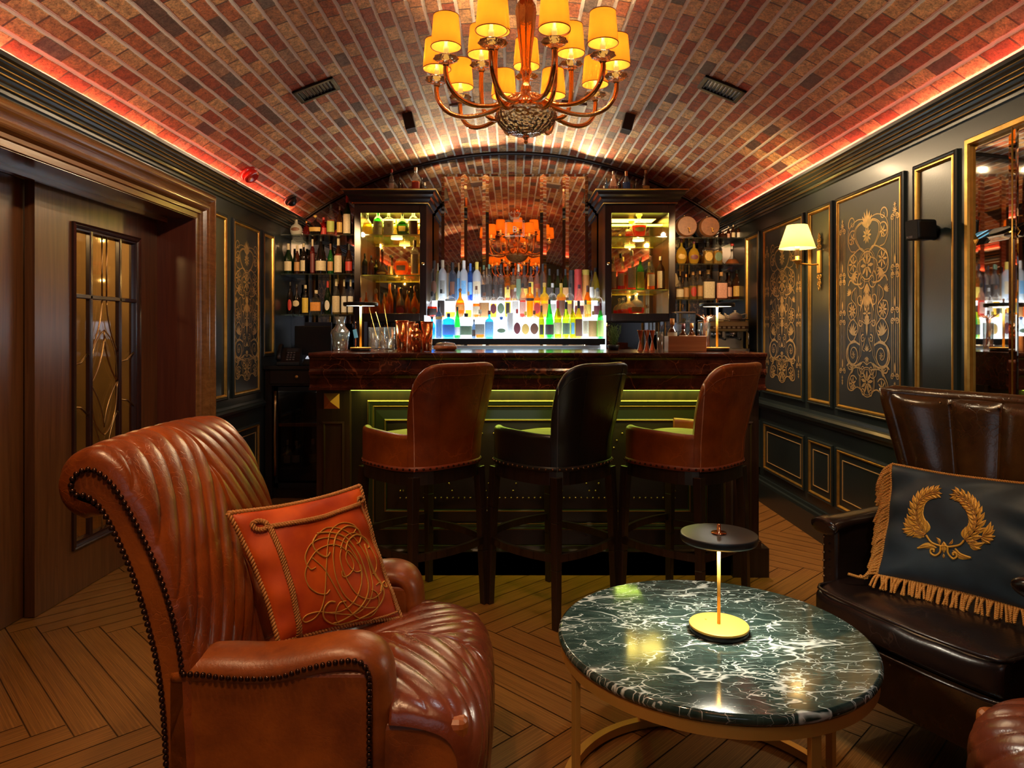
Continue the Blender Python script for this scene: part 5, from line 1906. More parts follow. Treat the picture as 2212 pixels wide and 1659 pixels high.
# the characters one can read
def label_text(s, pxx, pyy, d, size, m):
    M = Matrix.Translation(px(pxx, pyy, d)) @ FACING
    for o in it_obj:
        if abs(o.location.x - px(pxx, 0, o.location.y).x) < 0.02 and abs(o.location.y - d) < 0.15 and o.location.z < px(pxx, pyy, o.location.y).z < o.location.z + o.scale.z:
            r = o.scale.x * 1.06
            q = px(pxx, pyy, o.location.y - r)
            inv = Matrix.LocRotScale(o.location, None, o.scale).inverted()
            text_mesh('lettering', s, size, m, o, inv @ Matrix.Translation(q) @ FACING, 0.0)
            return
INK = mat('ink', (0.02, 0.018, 0.02), 0.6)
label_text('白', 821, 481, 5.60, 0.028, INK)
label_text('州', 821, 490, 5.60, 0.028, INK)
label_text('響', 840, 487, 5.60, 0.032, INK)
label_text('LILLET', 731, 550, 5.73, 0.017, mat('label_red', LC['red'], 0.6))

# ================================================================== FURNITURE
def catmull(P, n=8):
    out = []
    P = [Vector(p) for p in P]
    for i in range(len(P) - 1):
        p0 = P[max(i - 1, 0)]; p1 = P[i]; p2 = P[i + 1]; p3 = P[min(i + 2, len(P) - 1)]
        for j in range(n):
            t = j / n
            out.append(0.5 * (2 * p1 + (p2 - p0) * t + (2 * p0 - 5 * p1 + 4 * p2 - p3) * t * t + (3 * p1 - p0 - 3 * p2 + p3) * t ** 3))
    out.append(P[-1])
    return out

def resample(pts, step=None, count=None):
    L_ = [0.0]
    for a, b in zip(pts, pts[1:]):
        L_.append(L_[-1] + (b - a).length)
    tot = L_[-1]
    n = count or max(1, int(round(tot / step)))
    out = []
    j = 0
    for i in range(n + 1):
        s = tot * i / n
        while j < len(pts) - 2 and L_[j + 1] < s:
            j += 1
        seg = L_[j + 1] - L_[j]
        t = 0 if seg < 1e-9 else (s - L_[j]) / seg
        out.append(pts[j].lerp(pts[j + 1], min(1, max(0, t))))
    return out

def rope(mb, pts, r, pitch, strands=2, n=6, closed=False):
    """twisted cord: strands wound round a path"""
    pts = resample([Vector(p) for p in pts], step=pitch / 7)
    m = len(pts)
    up = Vector((0.31, 0.17, 0.93))
    for s in range(strands):
        out = []
        for i, p in enumerate(pts):
            t = (pts[min(i + 1, m - 1)] - pts[max(i - 1, 0)])
            if t.length < 1e-9:
                t = Vector((1, 0, 0))
            t.normalize()
            a = t.cross(up)
            if a.length < 1e-4:
                a = t.cross(Vector((1, 0, 0)))
            a.normalize()
            b = t.cross(a)
            ph = 2 * PI * (i / 7 + s / strands)
            out.append(p + a * (math.cos(ph) * r * 0.55) + b * (math.sin(ph) * r * 0.55))
        mb.tube(out, r * 0.62, n)
    return mb

def nails(mb, pts, step, r, nrm):
    for p in resample([Vector(q) for q in pts], step=step):
        mb.sphere(p, r, 8, 5, (1, 1, 1))
    return mb

# ------------------------------------------------------------------ quilted armchair (forward = +X, origin on the floor)
def make_armchair():
    t = thing('armchair', 'tan leather armchair with rolled chevron-quilted back, holding the orange cushion', 'armchair', (-0.50, 1.815, 0))
    HW = 0.315
    inner = [(-0.200, 0.30), (-0.208, 0.44), (-0.212, 0.522), (-0.219, 0.575), (-0.232, 0.638), (-0.252, 0.707), (-0.280, 0.778), (-0.313, 0.845), (-0.347, 0.905), (-0.376, 0.940), (-0.408, 0.958), (-0.436, 0.951), (-0.451, 0.930), (-0.446, 0.905)]
    outer = [(-0.438, 0.902), (-0.417, 0.900), (-0.386, 0.872), (-0.357, 0.820), (-0.328, 0.755), (-0.304, 0.688), (-0.284, 0.616), (-0.265, 0.534), (-0.253, 0.438), (-0.246, 0.313), (-0.243, 0.13)]
    I = catmull([(a, 0, b) for a, b in inner], 5)
    Oo = catmull([(a, 0, b) for a, b in outer], 5)
    poly = [(p.x, p.z) for p in I] + [(p.x, p.z) for p in Oo] + [(-0.195, 0.13)]
    # back frame: extruded side outline (axis y)
    b = MB()
    m = len(poly)
    for s0, s1 in ((-HW, HW),):
        vs = [(x, s0, z) for x, z in poly] + [(x, s1, z) for x, z in poly]
        b.add(vs, [tuple(range(m)), tuple(reversed(range(m, 2 * m)))], False)
        b.add(vs, [(i, (i + 1) % m, m + (i + 1) % m, m + i) for i in range(m)], False)
    b.build('back_frame', TAN, t)
    # quilted pad over the front of the back and round the roll
    path = catmull([(a, 0, z) for a, z in inner + [(-0.432, 0.892), (-0.405, 0.882), (-0.380, 0.862)]], 6)
    path = resample(path, count=340)
    nrm = []
    for i in range(len(path)):
        d = path[min(i + 1, len(path) - 1)] - path[max(i - 1, 0)]
        nrm.append(Vector((d.z, 0, -d.x)).normalized())
    for _ in range(6):
        nrm = [(nrm[max(i - 1, 0)] + nrm[i] * 2 + nrm[min(i + 1, len(nrm) - 1)]).normalized() for i in range(len(nrm))]
    tot = sum((b_ - a_).length for a_, b_ in zip(path, path[1:]))
    def pad(u, v):
        i = min(len(path) - 1, int(round(v * (len(path) - 1))))
        q = path[i]
        su = 2 * u - 1
        e = max(0.0, 1 - abs(su) ** 22)
        ev = min(1, (1 - v) * 18, v * 30 + 0.2)
        L_ = v * tot
        s = (L_ + abs(su) * HW * 2.0) / 0.124
        rib = abs(math.sin(PI * s)) ** 0.34
        cs = min(1, abs(su) / 0.03) ** 0.5
        gather = 1.0
        off = (0.022 + 0.012 * (1 - su * su) + 0.012 * min(1, max(0, (v - 0.50) / 0.15))) * e ** 0.5 + 0.0115 * rib * cs * e ** 0.3
        off *= ev ** 0.5
        yy = su * HW * (1 + 0.012 * (1 if abs(su) > 0.9 else 0))
        p = q + nrm[i] * off
        return (p.x, yy, p.z)
    b = MB()
    b.grid(pad, 200, 340)
    b.build('quilted_back', TANQ, t, recalc=False)
    # nailheads on both sides
    b = MB()
    for s in (-1, 1):
        yy = s * (HW + 0.002)
        I2 = [Vector((p.x, yy, p.z)) for p in I if p.z > 0.52]
        O2 = [Vector((p.x, yy, p.z)) for p in Oo]
        nails(b, I2 + O2, 0.0138, 0.0068, None)
        ar = catmull([(-0.207, yy, 0.517), (-0.169, yy, 0.516), (-0.121, yy, 0.510), (-0.058, yy, 0.508), (0.0, yy, 0.512), (0.048, yy, 0.527), (0.111, yy, 0.541), (0.154, yy, 0.546), (0.178, yy, 0.539), (0.190, yy, 0.515), (0.192, yy, 0.476), (0.192, yy, 0.15)], 5)
        nails(b, [Vector((p.x, yy * 1.006, p.z)) for p in ar], 0.0138, 0.0068, None)
    b.build('nails', NAIL, t, recalc=False)
    # arms
    for s in (-1, 1):
        a = MB()
        a.box(-0.25, min(s * HW, s * 0.195), 0.13, 0.20, max(s * HW, s * 0.195), 0.520)
        arm = a.build('arm', TAN, t, bevel=0.012, seg=3)
        a = MB()
        ctr = catmull([(-0.235, s * 0.254, 0.508), (-0.15, s * 0.254, 0.514), (-0.05, s * 0.254, 0.512), (0.03, s * 0.254, 0.522), (0.11, s * 0.254, 0.538), (0.165, s * 0.254, 0.538), (0.196, s * 0.254, 0.515), (0.206, s * 0.254, 0.46), (0.206, s * 0.254, 0.36), (0.203, s * 0.254, 0.22), (0.198, s * 0.254, 0.135)], 6)
        rs = [0.064 + 0.004 * math.sin(6 * i / len(ctr)) for i in range(len(ctr))]
        a.tube(ctr, rs, 28, sx=0.56, up=(0, 1, 0))
        a.build('arm_pad', TAN, arm)
    # seat
    prof = catmull([(-0.22, 0, 0.395), (-0.10, 0, 0.425), (0.05, 0, 0.445), (0.20, 0, 0.455), (0.31, 0, 0.445), (0.385, 0, 0.415), (0.425, 0, 0.360), (0.435, 0, 0.28), (0.430, 0, 0.20), (0.424, 0, 0.14)], 8)
    prof = resample(prof, count=220)
    pn = []
    for i in range(len(prof)):
        d = prof[min(i + 1, len(prof) - 1)] - prof[max(i - 1, 0)]
        pn.append(Vector((-d.z, 0, d.x)).normalized())
    tl = sum((b_ - a_).length for a_, b_ in zip(prof, prof[1:]))
    def seat(u, v):
        i = int(round(v * (len(prof) - 1)))
        q = prof[i]
        su = 2 * u - 1
        w_ = 0.192 + (0.310 - 0.192) * min(1, max(0, (q.x - 0.205) / 0.03)) ** 0.7
        e = max(0.0, 1 - abs(su) ** 7)
        s = (v * tl - abs(su) * w_ * 1.1) / 0.074
        rib = abs(math.sin(PI * s)) ** 0.36 * min(1, abs(su) / 0.03) ** 0.5
        off = -0.052 + 0.052 * e ** 0.45 + 0.0075 * rib * e ** 0.4 + 0.012 * (1 - su * su)
        p = q + pn[i] * off
        return (p.x, su * w_, p.z)
    b = MB()
    b.grid(seat, 130, 220)
    b.build('quilted_seat', WORN, t, recalc=False)
    b = MB()
    b.box(0.15, -0.304, 0.13, 0.404, 0.304, 0.408)
    b.box(-0.23, -0.2, 0.13, 0.2, 0.2, 0.385)
    b.build('seat_base', TAN, t, bevel=0.02, seg=3)
    b = MB()
    for x, y in ((0.36, -0.26), (0.36, 0.26), (-0.20, -0.26), (-0.20, 0.26)):
        l = MB()
        l.beam((x, y, 0.135), (x, y, 0.0), 0.05, 0.05, (1, 0, 0), 0.032, 0.032)
        l.build('leg', DARKWOOD, t, bevel=0.004)
    return t
ARM = make_armchair()
arm2 = copy_tree(ARM)
arm2.location = (1.415, 1.235, 0)
arm2.rotation_euler = (0, 0, PI * 0.96)
arm2['label'] = 'cracked tan leather armchair cut off at the lower right corner, quilted seat edge in view'

# ------------------------------------------------------------------ wing chair
def make_wingchair():
    t = thing('wing_chair', 'dark brown leather wing chair with a channelled back at right holding the blue cushion', 'armchair', (1.349, 2.073, 0), math.atan2(-0.41, -0.912))
    def shp(u, v, off=0.0):
        su = 2 * u - 1
        z = 0.40 + 0.63 * v + 0.018 * v * (abs(su) ** 3) - 0.02 * v * (1 - abs(su)) * 0
        w_ = 0.235 + 0.125 * v ** 1.2
        x = -0.225 - 0.095 * v + (0.03 + 0.155 * v ** 1.1) * abs(su) ** 2.4
        # outward normal roughly
        n = Vector((1, -su * 0.8 * abs(su), 0.12)).normalized()
        return Vector((x, su * w_, z)) + n * off
    def front(u, v):
        su = 2 * u - 1
        c = abs(math.sin(PI * (u * 5))) ** 0.6
        ed = min(1, min(u, 1 - u) * 30) * min(1, (1 - v) * 25)
        return shp(u, v, 0.008 + (0.030 * c + 0.004) * ed ** 0.5)
    b = MB()
    b.grid(front, 112, 40)
    b.build('channelled_back', WINGBACK, t, recalc=False)
    b = MB()
    b.grid(lambda u, v: shp(1 - u, v, -0.055 - 0.0 * v), 60, 24)
    def rim(u, v):
        return shp(u, v, 0)
    # side and top closure
    n1 = 40
    for side in (0, 1):
        b.grid(lambda a, c, side=side: shp(side, a, 0.010 - 0.065 * c), n1, 2)
    b.grid(lambda a, c: shp(a, 1.0, 0.010 - 0.065 * c), 60, 2)
    b.build('back_shell', WINGBACK, t)
    # rolled rim and its nailheads
    edge = [shp(0, i / 20, -0.012) for i in range(21)] + [shp(i / 50, 1.0, -0.012) for i in range(1, 50)] + [shp(1, 1 - i / 20, -0.012) for i in range(21)]
    b = MB()
    b.tube(edge, 0.026, 12)
    b.build('edge_roll', WINGBACK, t)
    b = MB()
    e2 = [shp(0.03, i / 20, 0.022) for i in range(20)] + [shp(0.03 + 0.94 * i / 50, 0.965, 0.026) for i in range(51)] + [shp(0.97, 1 - i / 20, 0.022) for i in range(1, 21)]
    nails(b, e2, 0.028, 0.0048, None)
    for s in (-1, 1):
        for zz in (0.615,):
            nails(b, [Vector((0.17, s * 0.352, zz)), Vector((-0.2, s * 0.352, zz))], 0.026, 0.0045, None)
        nails(b, [Vector((0.208, s * 0.325, 0.61)), Vector((0.208, s * 0.325, 0.30))], 0.026, 0.0045, None)
    nails(b, [Vector((0.303, -0.285, 0.325)), Vector((0.318, 0, 0.325)), Vector((0.303, 0.285, 0.325))], 0.026, 0.0045, None)
    b.build('nails', NAILBR, t, recalc=False)
    for s in (-1, 1):
        a = MB()
        a.box(-0.27, min(s * 0.285, s * 0.345), 0.20, 0.195, max(s * 0.285, s * 0.345), 0.625)
        arm = a.build('arm', WINGSEAT, t, bevel=0.010, seg=3)
        a = MB()
        c = catmull([(-0.27, s * 0.315, 0.640), (-0.1, s * 0.315, 0.637), (0.10, s * 0.315, 0.632), (0.19, s * 0.312, 0.630), (0.232, s * 0.312, 0.622)], 6)
        k = len(c)
        rs = [0.042 + (0.014 * max(0, (i / k - 0.55) / 0.45)) for i in range(k)]
        rs[-1] = 0.03
        rs[-2] = 0.048
        a.tube(c, rs, 20, sx=0.55, up=(0, 1, 0))
        a.build('arm_rest', mat('lacquered_arm', (0.016, 0.008, 0.006), 0.16, coat=0.6), arm)
    def top(u, v):
        # closed cushion: u around the side section, v from left to right
        su = 2 * v - 1
        a = 2 * PI * u
        e = 5.0
        r = 1 / ((abs(math.cos(a)) ** e + abs(math.sin(a)) ** e) ** (1 / e))
        hx = 0.285 * (1 - abs(su) ** 14 * 0.04)
        front_b = 0.022 * (1 - su * su) * max(0, math.cos(a))
        x = 0.015 + hx * r * math.cos(a) + front_b
        hz = 0.060
        crown = 0.022 * (1 - su * su) * (1 - ((x - 0.015) / 0.3) ** 2) if math.sin(a) > 0 else 0
        dent = 0.002 * math.sin(9 * x + 5 * su) + 0.0015 * math.sin(13 * su + 6 * x)
        z = 0.395 + hz * r * math.sin(a) + crown + (dent if math.sin(a) > 0 else 0)
        return (x, su * 0.284, z)
    b = MB()
    b.grid(top, 80, 50, closeu=True)
    k = len(b.v)
    b.f.append(tuple(range(80)))
    b.s.append(False)
    b.f.append(tuple(k - 80 + i for i in reversed(range(80))))
    b.s.append(False)
    b.build('seat_cushion', WINGSEAT, t)
    b = MB()
    for z in (0.448, 0.342):
        pp = [Vector((-0.20, -0.286, z)), Vector((0.27, -0.286, z)), Vector((0.292, -0.27, z))] + [Vector((0.297 + 0.022 * (1 - (y / 0.284) ** 2), y, z)) for y in [-0.24 + 0.08 * i for i in range(7)]] + [Vector((0.292, 0.27, z)), Vector((0.27, 0.286, z)), Vector((-0.20, 0.286, z))]
        b.tube(pp, 0.0055, 8)
    b.build('piping', WINGSEAT, t)
    b = MB()
    vs = []
    fr = [(0.305 + 0.016 * (1 - (y / 0.29) ** 2), y) for y in [-0.29 + 0.058 * i for i in range(11)]]
    poly = [(-0.29, -0.29)] + fr + [(-0.29, 0.29)]
    b.extr(poly, 'z', 0.20, 0.34, closed=True)
    b.build('seat_rail', WINGBACK, t, bevel=0.006)
    for x, y, dx in ((0.27, -0.25, 0.02), (0.27, 0.25, 0.02), (-0.25, -0.25, -0.05), (-0.25, 0.25, -0.05)):
        l = MB()
        l.beam((x, y, 0.21), (x + dx, y, 0.0), 0.05, 0.05, (1, 0, 0), 0.03, 0.03)
        l.build('leg', DARKWOOD, t, bevel=0.004)
    return t
make_wingchair()

# ------------------------------------------------------------------ cushions
def homography(src, dst):
    A, B = [], []
    for (x, y), (u, v) in zip(src, dst):
        A.append([x, y, 1, 0, 0, 0, -u * x, -u * y]); B.append(u)
        A.append([0, 0, 0, x, y, 1, -v * x, -v * y]); B.append(v)
    n = 8
    M = [A[i] + [B[i]] for i in range(n)]
    for c in range(n):
        p = max(range(c, n), key=lambda r: abs(M[r][c]))
        M[c], M[p] = M[p], M[c]
        for r in range(n):
            if r != c:
                f = M[r][c] / M[c][c]
                for k in range(c, n + 1):
                    M[r][k] -= f * M[c][k]
    h = [M[i][n] / M[i][i] for i in range(n)] + [1]
    def f(x, y):
        w_ = h[6] * x + h[7] * y + h[8]
        return ((h[0] * x + h[1] * y + h[2]) / w_, (h[3] * x + h[4] * y + h[5]) / w_)
    return f

def cushion_surface(C, thick, pinch=0.035, wr=0.0):
    TL, TR, BR, BL = [Vector(c) for c in C]
    n = ((TR - TL).cross(BL - TL)).normalized()
    if n.y > 0:
        n = -n
    def base(u, v):
        # v = 0 top, 1 bottom; sides pulled in between the corners
        pu = 4 * v * (1 - v) * pinch
        pv = 4 * u * (1 - u) * pinch
        uu = u * (1 - 2 * pu) + pu
        vv = v * (1 - 2 * pv) + pv
        return (TL * (1 - uu) + TR * uu) * (1 - vv) + (BL * (1 - uu) + BR * uu) * vv
    def surf(u, v, side=1):
        a = max(0, 1 - abs(2 * u - 1) ** 2.4)
        b = max(0, 1 - abs(2 * v - 1) ** 2.4)
        h = thick * (a * b) ** 0.55
        w_ = wr * (math.sin(13 * u + 5 * v + 2 * math.sin(7 * v)) * math.exp(-((v - 0.02) / 0.2) ** 2) + 0.8 * math.sin(21 * v + 4 * u) * math.exp(-(u / 0.16) ** 2) + math.sin(25 * v - 6 * u) * math.exp(-((u - 1) / 0.2) ** 2)) * (a * b) ** 0.3
        return base(u, v) + n * (side * (h + w_))
    return surf, n

def velvet(name, c1, c2, sheen_c):
    m, nt, b = nodes_of(name)
    tc = N(nt, 'ShaderNodeTexCoord')
    n = N(nt, 'ShaderNodeTexNoise', i_Scale=9.0, i_Detail=4.0)
    L(nt, tc.outputs['Object'], n.inputs['Vector'])
    r = ramp(nt, [(0.3, c1), (0.7, c2)])
    L(nt, n.outputs['Fac'], r.inputs['Fac'])
    L(nt, r.outputs['Color'], b.inputs['Base Color'])
    b.inputs['Roughness'].default_value = 0.55
    b.inputs['Sheen Weight'].default_value = 0.18
    b.inputs['Sheen Roughness'].default_value = 0.3
    b.inputs['Sheen Tint'].default_value = rgb(sheen_c)
    n2 = N(nt, 'ShaderNodeTexNoise', i_Scale=260.0, i_Detail=2.0)
    L(nt, tc.outputs['Object'], n2.inputs['Vector'])
    bp = N(nt, 'ShaderNodeBump', i_Strength=0.15, i_Distance=0.001)
    L(nt, n2.outputs['Fac'], bp.inputs['Height'])
    L(nt, bp.outputs['Normal'], b.inputs['Normal'])
    return m

def cushion_body(t, C, thick, m, pinch, wr):
    surf, n = cushion_surface(C, thick, pinch, wr)
    O = t.location
    b = MB()
    b.grid(lambda u, v: surf(u, v, 1) - O, 64, 64)
    b.grid(lambda u, v: surf(1 - u, v, -0.75) - O, 32, 32)
    b.build('cover', m, t, recalc=False)
    return surf, n

def proj(p):
    return (1106 + p.x / p.y * 1500, 722 + (CAMH - p.z) / p.y * 1500)

def on_surface(t, surf, n, H_, pts, lift=0.0015):
    out = []
    for q in catmull([(a, b, 0) for a, b in pts], 10):
        u, v = H_(q.x, q.y)
        u, v = min(0.995, max(0.005, u)), min(0.995, max(0.005, v))
        out.append(surf(u, v) + n * lift - t.location)
    return out

def make_orange():
    C = [px(490, 1108, 1.715), px(777, 1048, 1.97), px(868, 1337, 1.93), px(600, 1392, 1.70)]
    O = (C[0] + C[2]) / 2
    t = thing('cushion', 'square orange velvet cushion with braided gold cord and looping monogram, on the tan armchair', 'cushion', O)
    surf, n = cushion_body(t, C, 0.055, velvet('orange_velvet', (0.42, 0.036, 0.002), (0.78, 0.115, 0.003), (1.0, 0.35, 0.12)), 0.035, 0.006)
    # photograph crop coordinates -> cushion uv
    def crop(x, y):
        return (480 + x / 4.255, 1030 + y / 4.255)
    H_ = homography([proj(c) for c in C], [(0, 0), (1, 0), (1, 1), (0, 1)])
    HC = lambda x, y: H_(*crop(x, y))
    EMB = mat('gold_embroidery', (0.62, 0.30, 0.05), 0.45, metal=0.25, bump=0.5, bscale=400)
    curves = [
        [(745, 560), (705, 640), (740, 730), (830, 780), (872, 735)],
        [(655, 870), (635, 770), (690, 650), (800, 595), (930, 600), (1050, 660), (1140, 780), (1190, 920), (1180, 1060), (1110, 1210), (1000, 1290), (850, 1300)],
        [(650, 860), (740, 720), (880, 660), (1000, 690), (1090, 790), (1110, 880), (1060, 950), (1000, 970), (985, 915)],
        [(750, 545), (860, 538), (1000, 570), (1110, 660), (1205, 820), (1260, 1000), (1250, 1140), (1180, 1260), (1060, 1360), (960, 1400)],
        [(755, 560), (850, 490), (1000, 510), (1140, 600), (1240, 740), (1300, 900), (1310, 1060), (1270, 1200), (1150, 1310), (950, 1310), (800, 1290), (700, 1310), (665, 1350), (700, 1375), (780, 1330), (825, 1200), (832, 900), (850, 650), (890, 520), (980, 450), (1080, 450), (1155, 490), (1130, 545)],
        [(910, 680), (900, 800), (930, 980), (1010, 1130), (1110, 1210), (1240, 1250), (1350, 1240)],
        [(905, 680), (945, 560), (1050, 480), (1160, 500), (1215, 570), (1195, 635), (1160, 650)],
        [(985, 700), (970, 800), (1020, 960), (1120, 1110), (1230, 1165), (1340, 1150), (1425, 1060), (1400, 1010), (1350, 1035)],
        [(975, 700), (1030, 590), (1130, 545), (1250, 600), (1340, 700), (1385, 820), (1370, 900), (1330, 930)],
        [(1030, 720), (1060, 630), (1150, 565), (1260, 590), (1315, 650), (1300, 690)],
        [(735, 880), (690, 900), (655, 870), (640, 960), (680, 1060), (760, 1120), (840, 1130), (875, 1090)],
        [(700, 790), (800, 880), (850, 950), (930, 1080), (1020, 1210), (1120, 1310), (1220, 1350), (1330, 1310), (1385, 1200), (1360, 1110), (1300, 1080)],
        [(935, 1205), (880, 1205), (838, 1260), (850, 1340), (920, 1390), (1010, 1410), (1110, 1390), (1250, 1330), (1370, 1240), (1435, 1130), (1420, 1030), (1350, 930), (1290, 800), (1255, 650)],
        [(1040, 1195), (980, 1215), (955, 1290), (980, 1370), (1060, 1425), (1150, 1410)],
        [(1190, 1000), (1200, 930), (1160, 830), (1060, 720), (1030, 780), (1060, 860), (1130, 920), (1195, 900), (1185, 850)],
        [(1290, 800), (1360, 920), (1440, 1030), (1490, 1035), (1470, 990), (1420, 1030), (1400, 1090)],
    ]
    e = MB()
    for k, c in enumerate(curves):
        e.tube(on_surface(t, surf, n, HC, c), 0.0017 if k % 3 else 0.0024, 6, sx=1.0)
    e.build('monogram', EMB, t)
    ROPE = mat('braided_cord', (0.48, 0.20, 0.05), 0.5, metal=0.15)
    r = MB()
    eps = 0.004
    edge = [surf(eps + (1 - 2 * eps) * i / 40, eps) for i in range(41)] + [surf(1 - eps, eps + (1 - 2 * eps) * i / 40) for i in range(1, 41)] + \
           [surf(1 - eps - (1 - 2 * eps) * i / 40, 1 - eps) for i in range(1, 41)] + [surf(eps, 1 - eps - (1 - 2 * eps) * i / 40) for i in range(1, 41)]
    rope(r, [p - O for p in edge], 0.0062, 0.017)
    for off in (-7, 7):
        def sh(P):
            return [(a + off * 0.5, b + off * 0.8) for a, b in P]
        rope(r, on_surface(t, surf, n, HC, sh([(345, 470), (500, 440), (800, 380), (1000, 320), (1230, 262)]), 0.004), 0.0046, 0.014)
    for off in (-9, 9):
        rope(r, on_surface(t, surf, n, HC, [(a + off, b) for a, b in [(345, 470), (375, 580), (430, 760), (500, 980), (570, 1200), (640, 1400), (685, 1530)]], 0.004), 0.0046, 0.014)
    for (cx, cy, rr) in ((270, 460, 58), (270, 460, 44), (1242, 225, 30)):
        rope(r, on_surface(t, surf, n, HC, [(cx + rr * 1.15 * math.cos(a), cy + rr * 0.9 * math.sin(a)) for a in [2 * PI * i / 12 for i in range(13)]], 0.004), 0.0046, 0.014)
    rope(r, on_surface(t, surf, n, HC, [(1245, 270), (1300, 380), (1380, 600), (1450, 800), (1530, 1040), (1600, 1240)], 0.003), 0.003, 0.011)
    rope(r, on_surface(t, surf, n, HC, [(1600, 1250), (1460, 1310), (1300, 1370), (1150, 1470)], 0.003), 0.003, 0.011)
    r.build('cord', ROPE, t, recalc=False)
make_orange()

def make_blue():
    BL = px(1893, 1243, 2.16)
    TL = px(1925, 1001, 2.235)
    TR = TL + Vector((0.285, -0.330, 0.0))
    BR = BL + Vector((0.300, -0.335, -0.004))
    C = [TL, TR, BR, BL]
    O = (C[0] + C[2]) / 2
    t = thing('cushion', 'dark blue velvet cushion with gold laurel wreath and rope fringe, on the wing chair', 'cushion', O)
    surf, n = cushion_body(t, C, 0.06, velvet('blue_velvet', (0.010, 0.022, 0.034), (0.026, 0.048, 0.070), (0.35, 0.50, 0.75)), 0.03, 0.011)
    H_ = homography([proj(c) for c in C], [(0, 0), (1, 0), (1, 1), (0, 1)])
    HC = lambda x, y: H_(1880 + x / 4.88, 980 + y / 4.88)
    e = MB()
    G = mat('gold_thread', (0.86, 0.44, 0.05), 0.42, metal=0.2, bump=0.4, bscale=300)
    G2 = mat('bronze_thread', (0.45, 0.20, 0.05), 0.5)
    outl = MB()
    def leafpoly(x0, y0, x1, y1, fat, bend=0.15):
        d = Vector((x1 - x0, y1 - y0))
        nn = Vector((-d.y, d.x))
        k = 7
        L_, R_ = [], []
        for i in range(k + 1):
            s = i / k
            w_ = fat * math.sin(PI * s ** 0.85) * 0.5
            c = Vector((x0, y0)) + d * s + nn * (bend * math.sin(PI * s))
            L_.append(c + nn * w_)
            R_.append(c - nn * w_)
        vs, fs = [], []
        for i in range(k + 1):
            for q, lf in ((L_[i], 0.0008), ((L_[i] + R_[i]) / 2, 0.0036), (R_[i], 0.0008)):
                u, v = HC(q.x, q.y)
                vs.append(surf(min(0.98, max(0.02, u)), min(0.98, max(0.02, v))) + n * lf - O)
        for i in range(k):
            for j in (0, 1):
                fs.append((i * 3 + j, i * 3 + j + 1, (i + 1) * 3 + j + 1, (i + 1) * 3 + j))
        e.add(vs, fs, True)
        mid = [(x0 + d.x * s + nn.x * bend * math.sin(PI * s), y0 + d.y * s + nn.y * bend * math.sin(PI * s)) for s in (0.1, 0.5, 0.85)]
        outl.tube(on_surface(t, surf, n, HC, mid, 0.0042), 0.0006, 4)
    stems = [[(640, 870), (560, 780), (520, 680), (530, 560), (580, 475), (660, 425), (755, 405)],
             [(1060, 940), (1160, 850), (1195, 740), (1170, 620), (1120, 545), (1050, 470), (950, 425)]]
    for si, st in enumerate(stems):
        P = catmull([(a, b, 0) for a, b in st], 6)
        outl.tube(on_surface(t, surf, n, HC, st, 0.003), 0.0012, 5)
        m_ = len(P)
        for i in range(1, m_ - 1, 3):
            d = (P[min(i + 2, m_ - 1)] - P[max(i - 1, 0)]).normalized()
            nn = Vector((-d.y, d.x, 0))
            sz = 150 - 55 * i / m_
            for s in (-1, 1):
                q = P[i] + d * sz * 0.62 + nn * (s * sz * 0.72)
                leafpoly(P[i].x, P[i].y, q.x, q.y, 0.46, s * 0.12)
                q = P[i] + d * sz * 0.85 + nn * (s * sz * 0.30)
                leafpoly(P[i].x, P[i].y, q.x, q.y, 0.34, s * 0.10)
        q = P[-1]
        leafpoly(P[-4].x, P[-4].y, q.x + (30 if si == 0 else -30), q.y - 5, 0.3)
    for (x0, y0) in ((470, 790), (1290, 880)):
        s = 1 if x0 > 800 else -1
        bx, by = (620, 880) if s < 0 else (1090, 960)
        outl.tube(on_surface(t, surf, n, HC, [(bx, by), ((bx + x0) / 2, by - 20), (x0, y0)], 0.003), 0.0011, 5)
        for k, (ddx, ddy) in enumerate(((110, -60), (90, -110), (120, 10), (60, -150), (100, 50), (60, 90))):
            leafpoly(x0 - s * 20 * k / 2, y0 + 10 * k / 2, x0 + s * ddx, y0 + ddy, 0.36, 0.1 * s)
    for k, (a, b_) in enumerate((((620, 900), (460, 830)), ((620, 900), (480, 900)), ((1110, 970), (1250, 1030)), ((1110, 970), (1290, 960)), ((1150, 930), (1200, 1030)))):
        leafpoly(a[0], a[1], b_[0], b_[1], 0.35)
    for pts in ([(640, 880), (700, 960), (800, 1000), (840, 1000)], [(1060, 940), (1010, 990), (900, 1010), (850, 1000)],
                [(800, 1005), (790, 1070), (740, 1105), (690, 1080), (690, 1040), (725, 1040), (720, 1065)], [(880, 1010), (880, 1080), (930, 1140), (975, 1120), (970, 1080), (935, 1080), (940, 1105)],
                [(690, 1000), (620, 1010), (540, 1020)], [(960, 1030), (1020, 1090), (1130, 1130)]):
        e.tube(on_surface(t, surf, n, HC, pts, 0.002), 0.0030, 6)
    leafpoly(760, 1020, 530, 1020, 0.28, 0.12)
    leafpoly(930, 1050, 1140, 1135, 0.28, 0.12)
    leafpoly(835, 950, 835, 1080, 0.5, 0)
    leafpoly(830, 1085, 828, 1140, 0.5, 0)
    leafpoly(790, 985, 750, 905, 0.4)
    leafpoly(890, 985, 935, 925, 0.4)
    e.build('laurel_wreath', G, t, recalc=False)
    outl.build('wreath_veins', G2, t, recalc=False)
    ROPE = mat('gold_rope', (0.62, 0.27, 0.05), 0.5, metal=0.15)
    r = MB()
    eps = 0.004
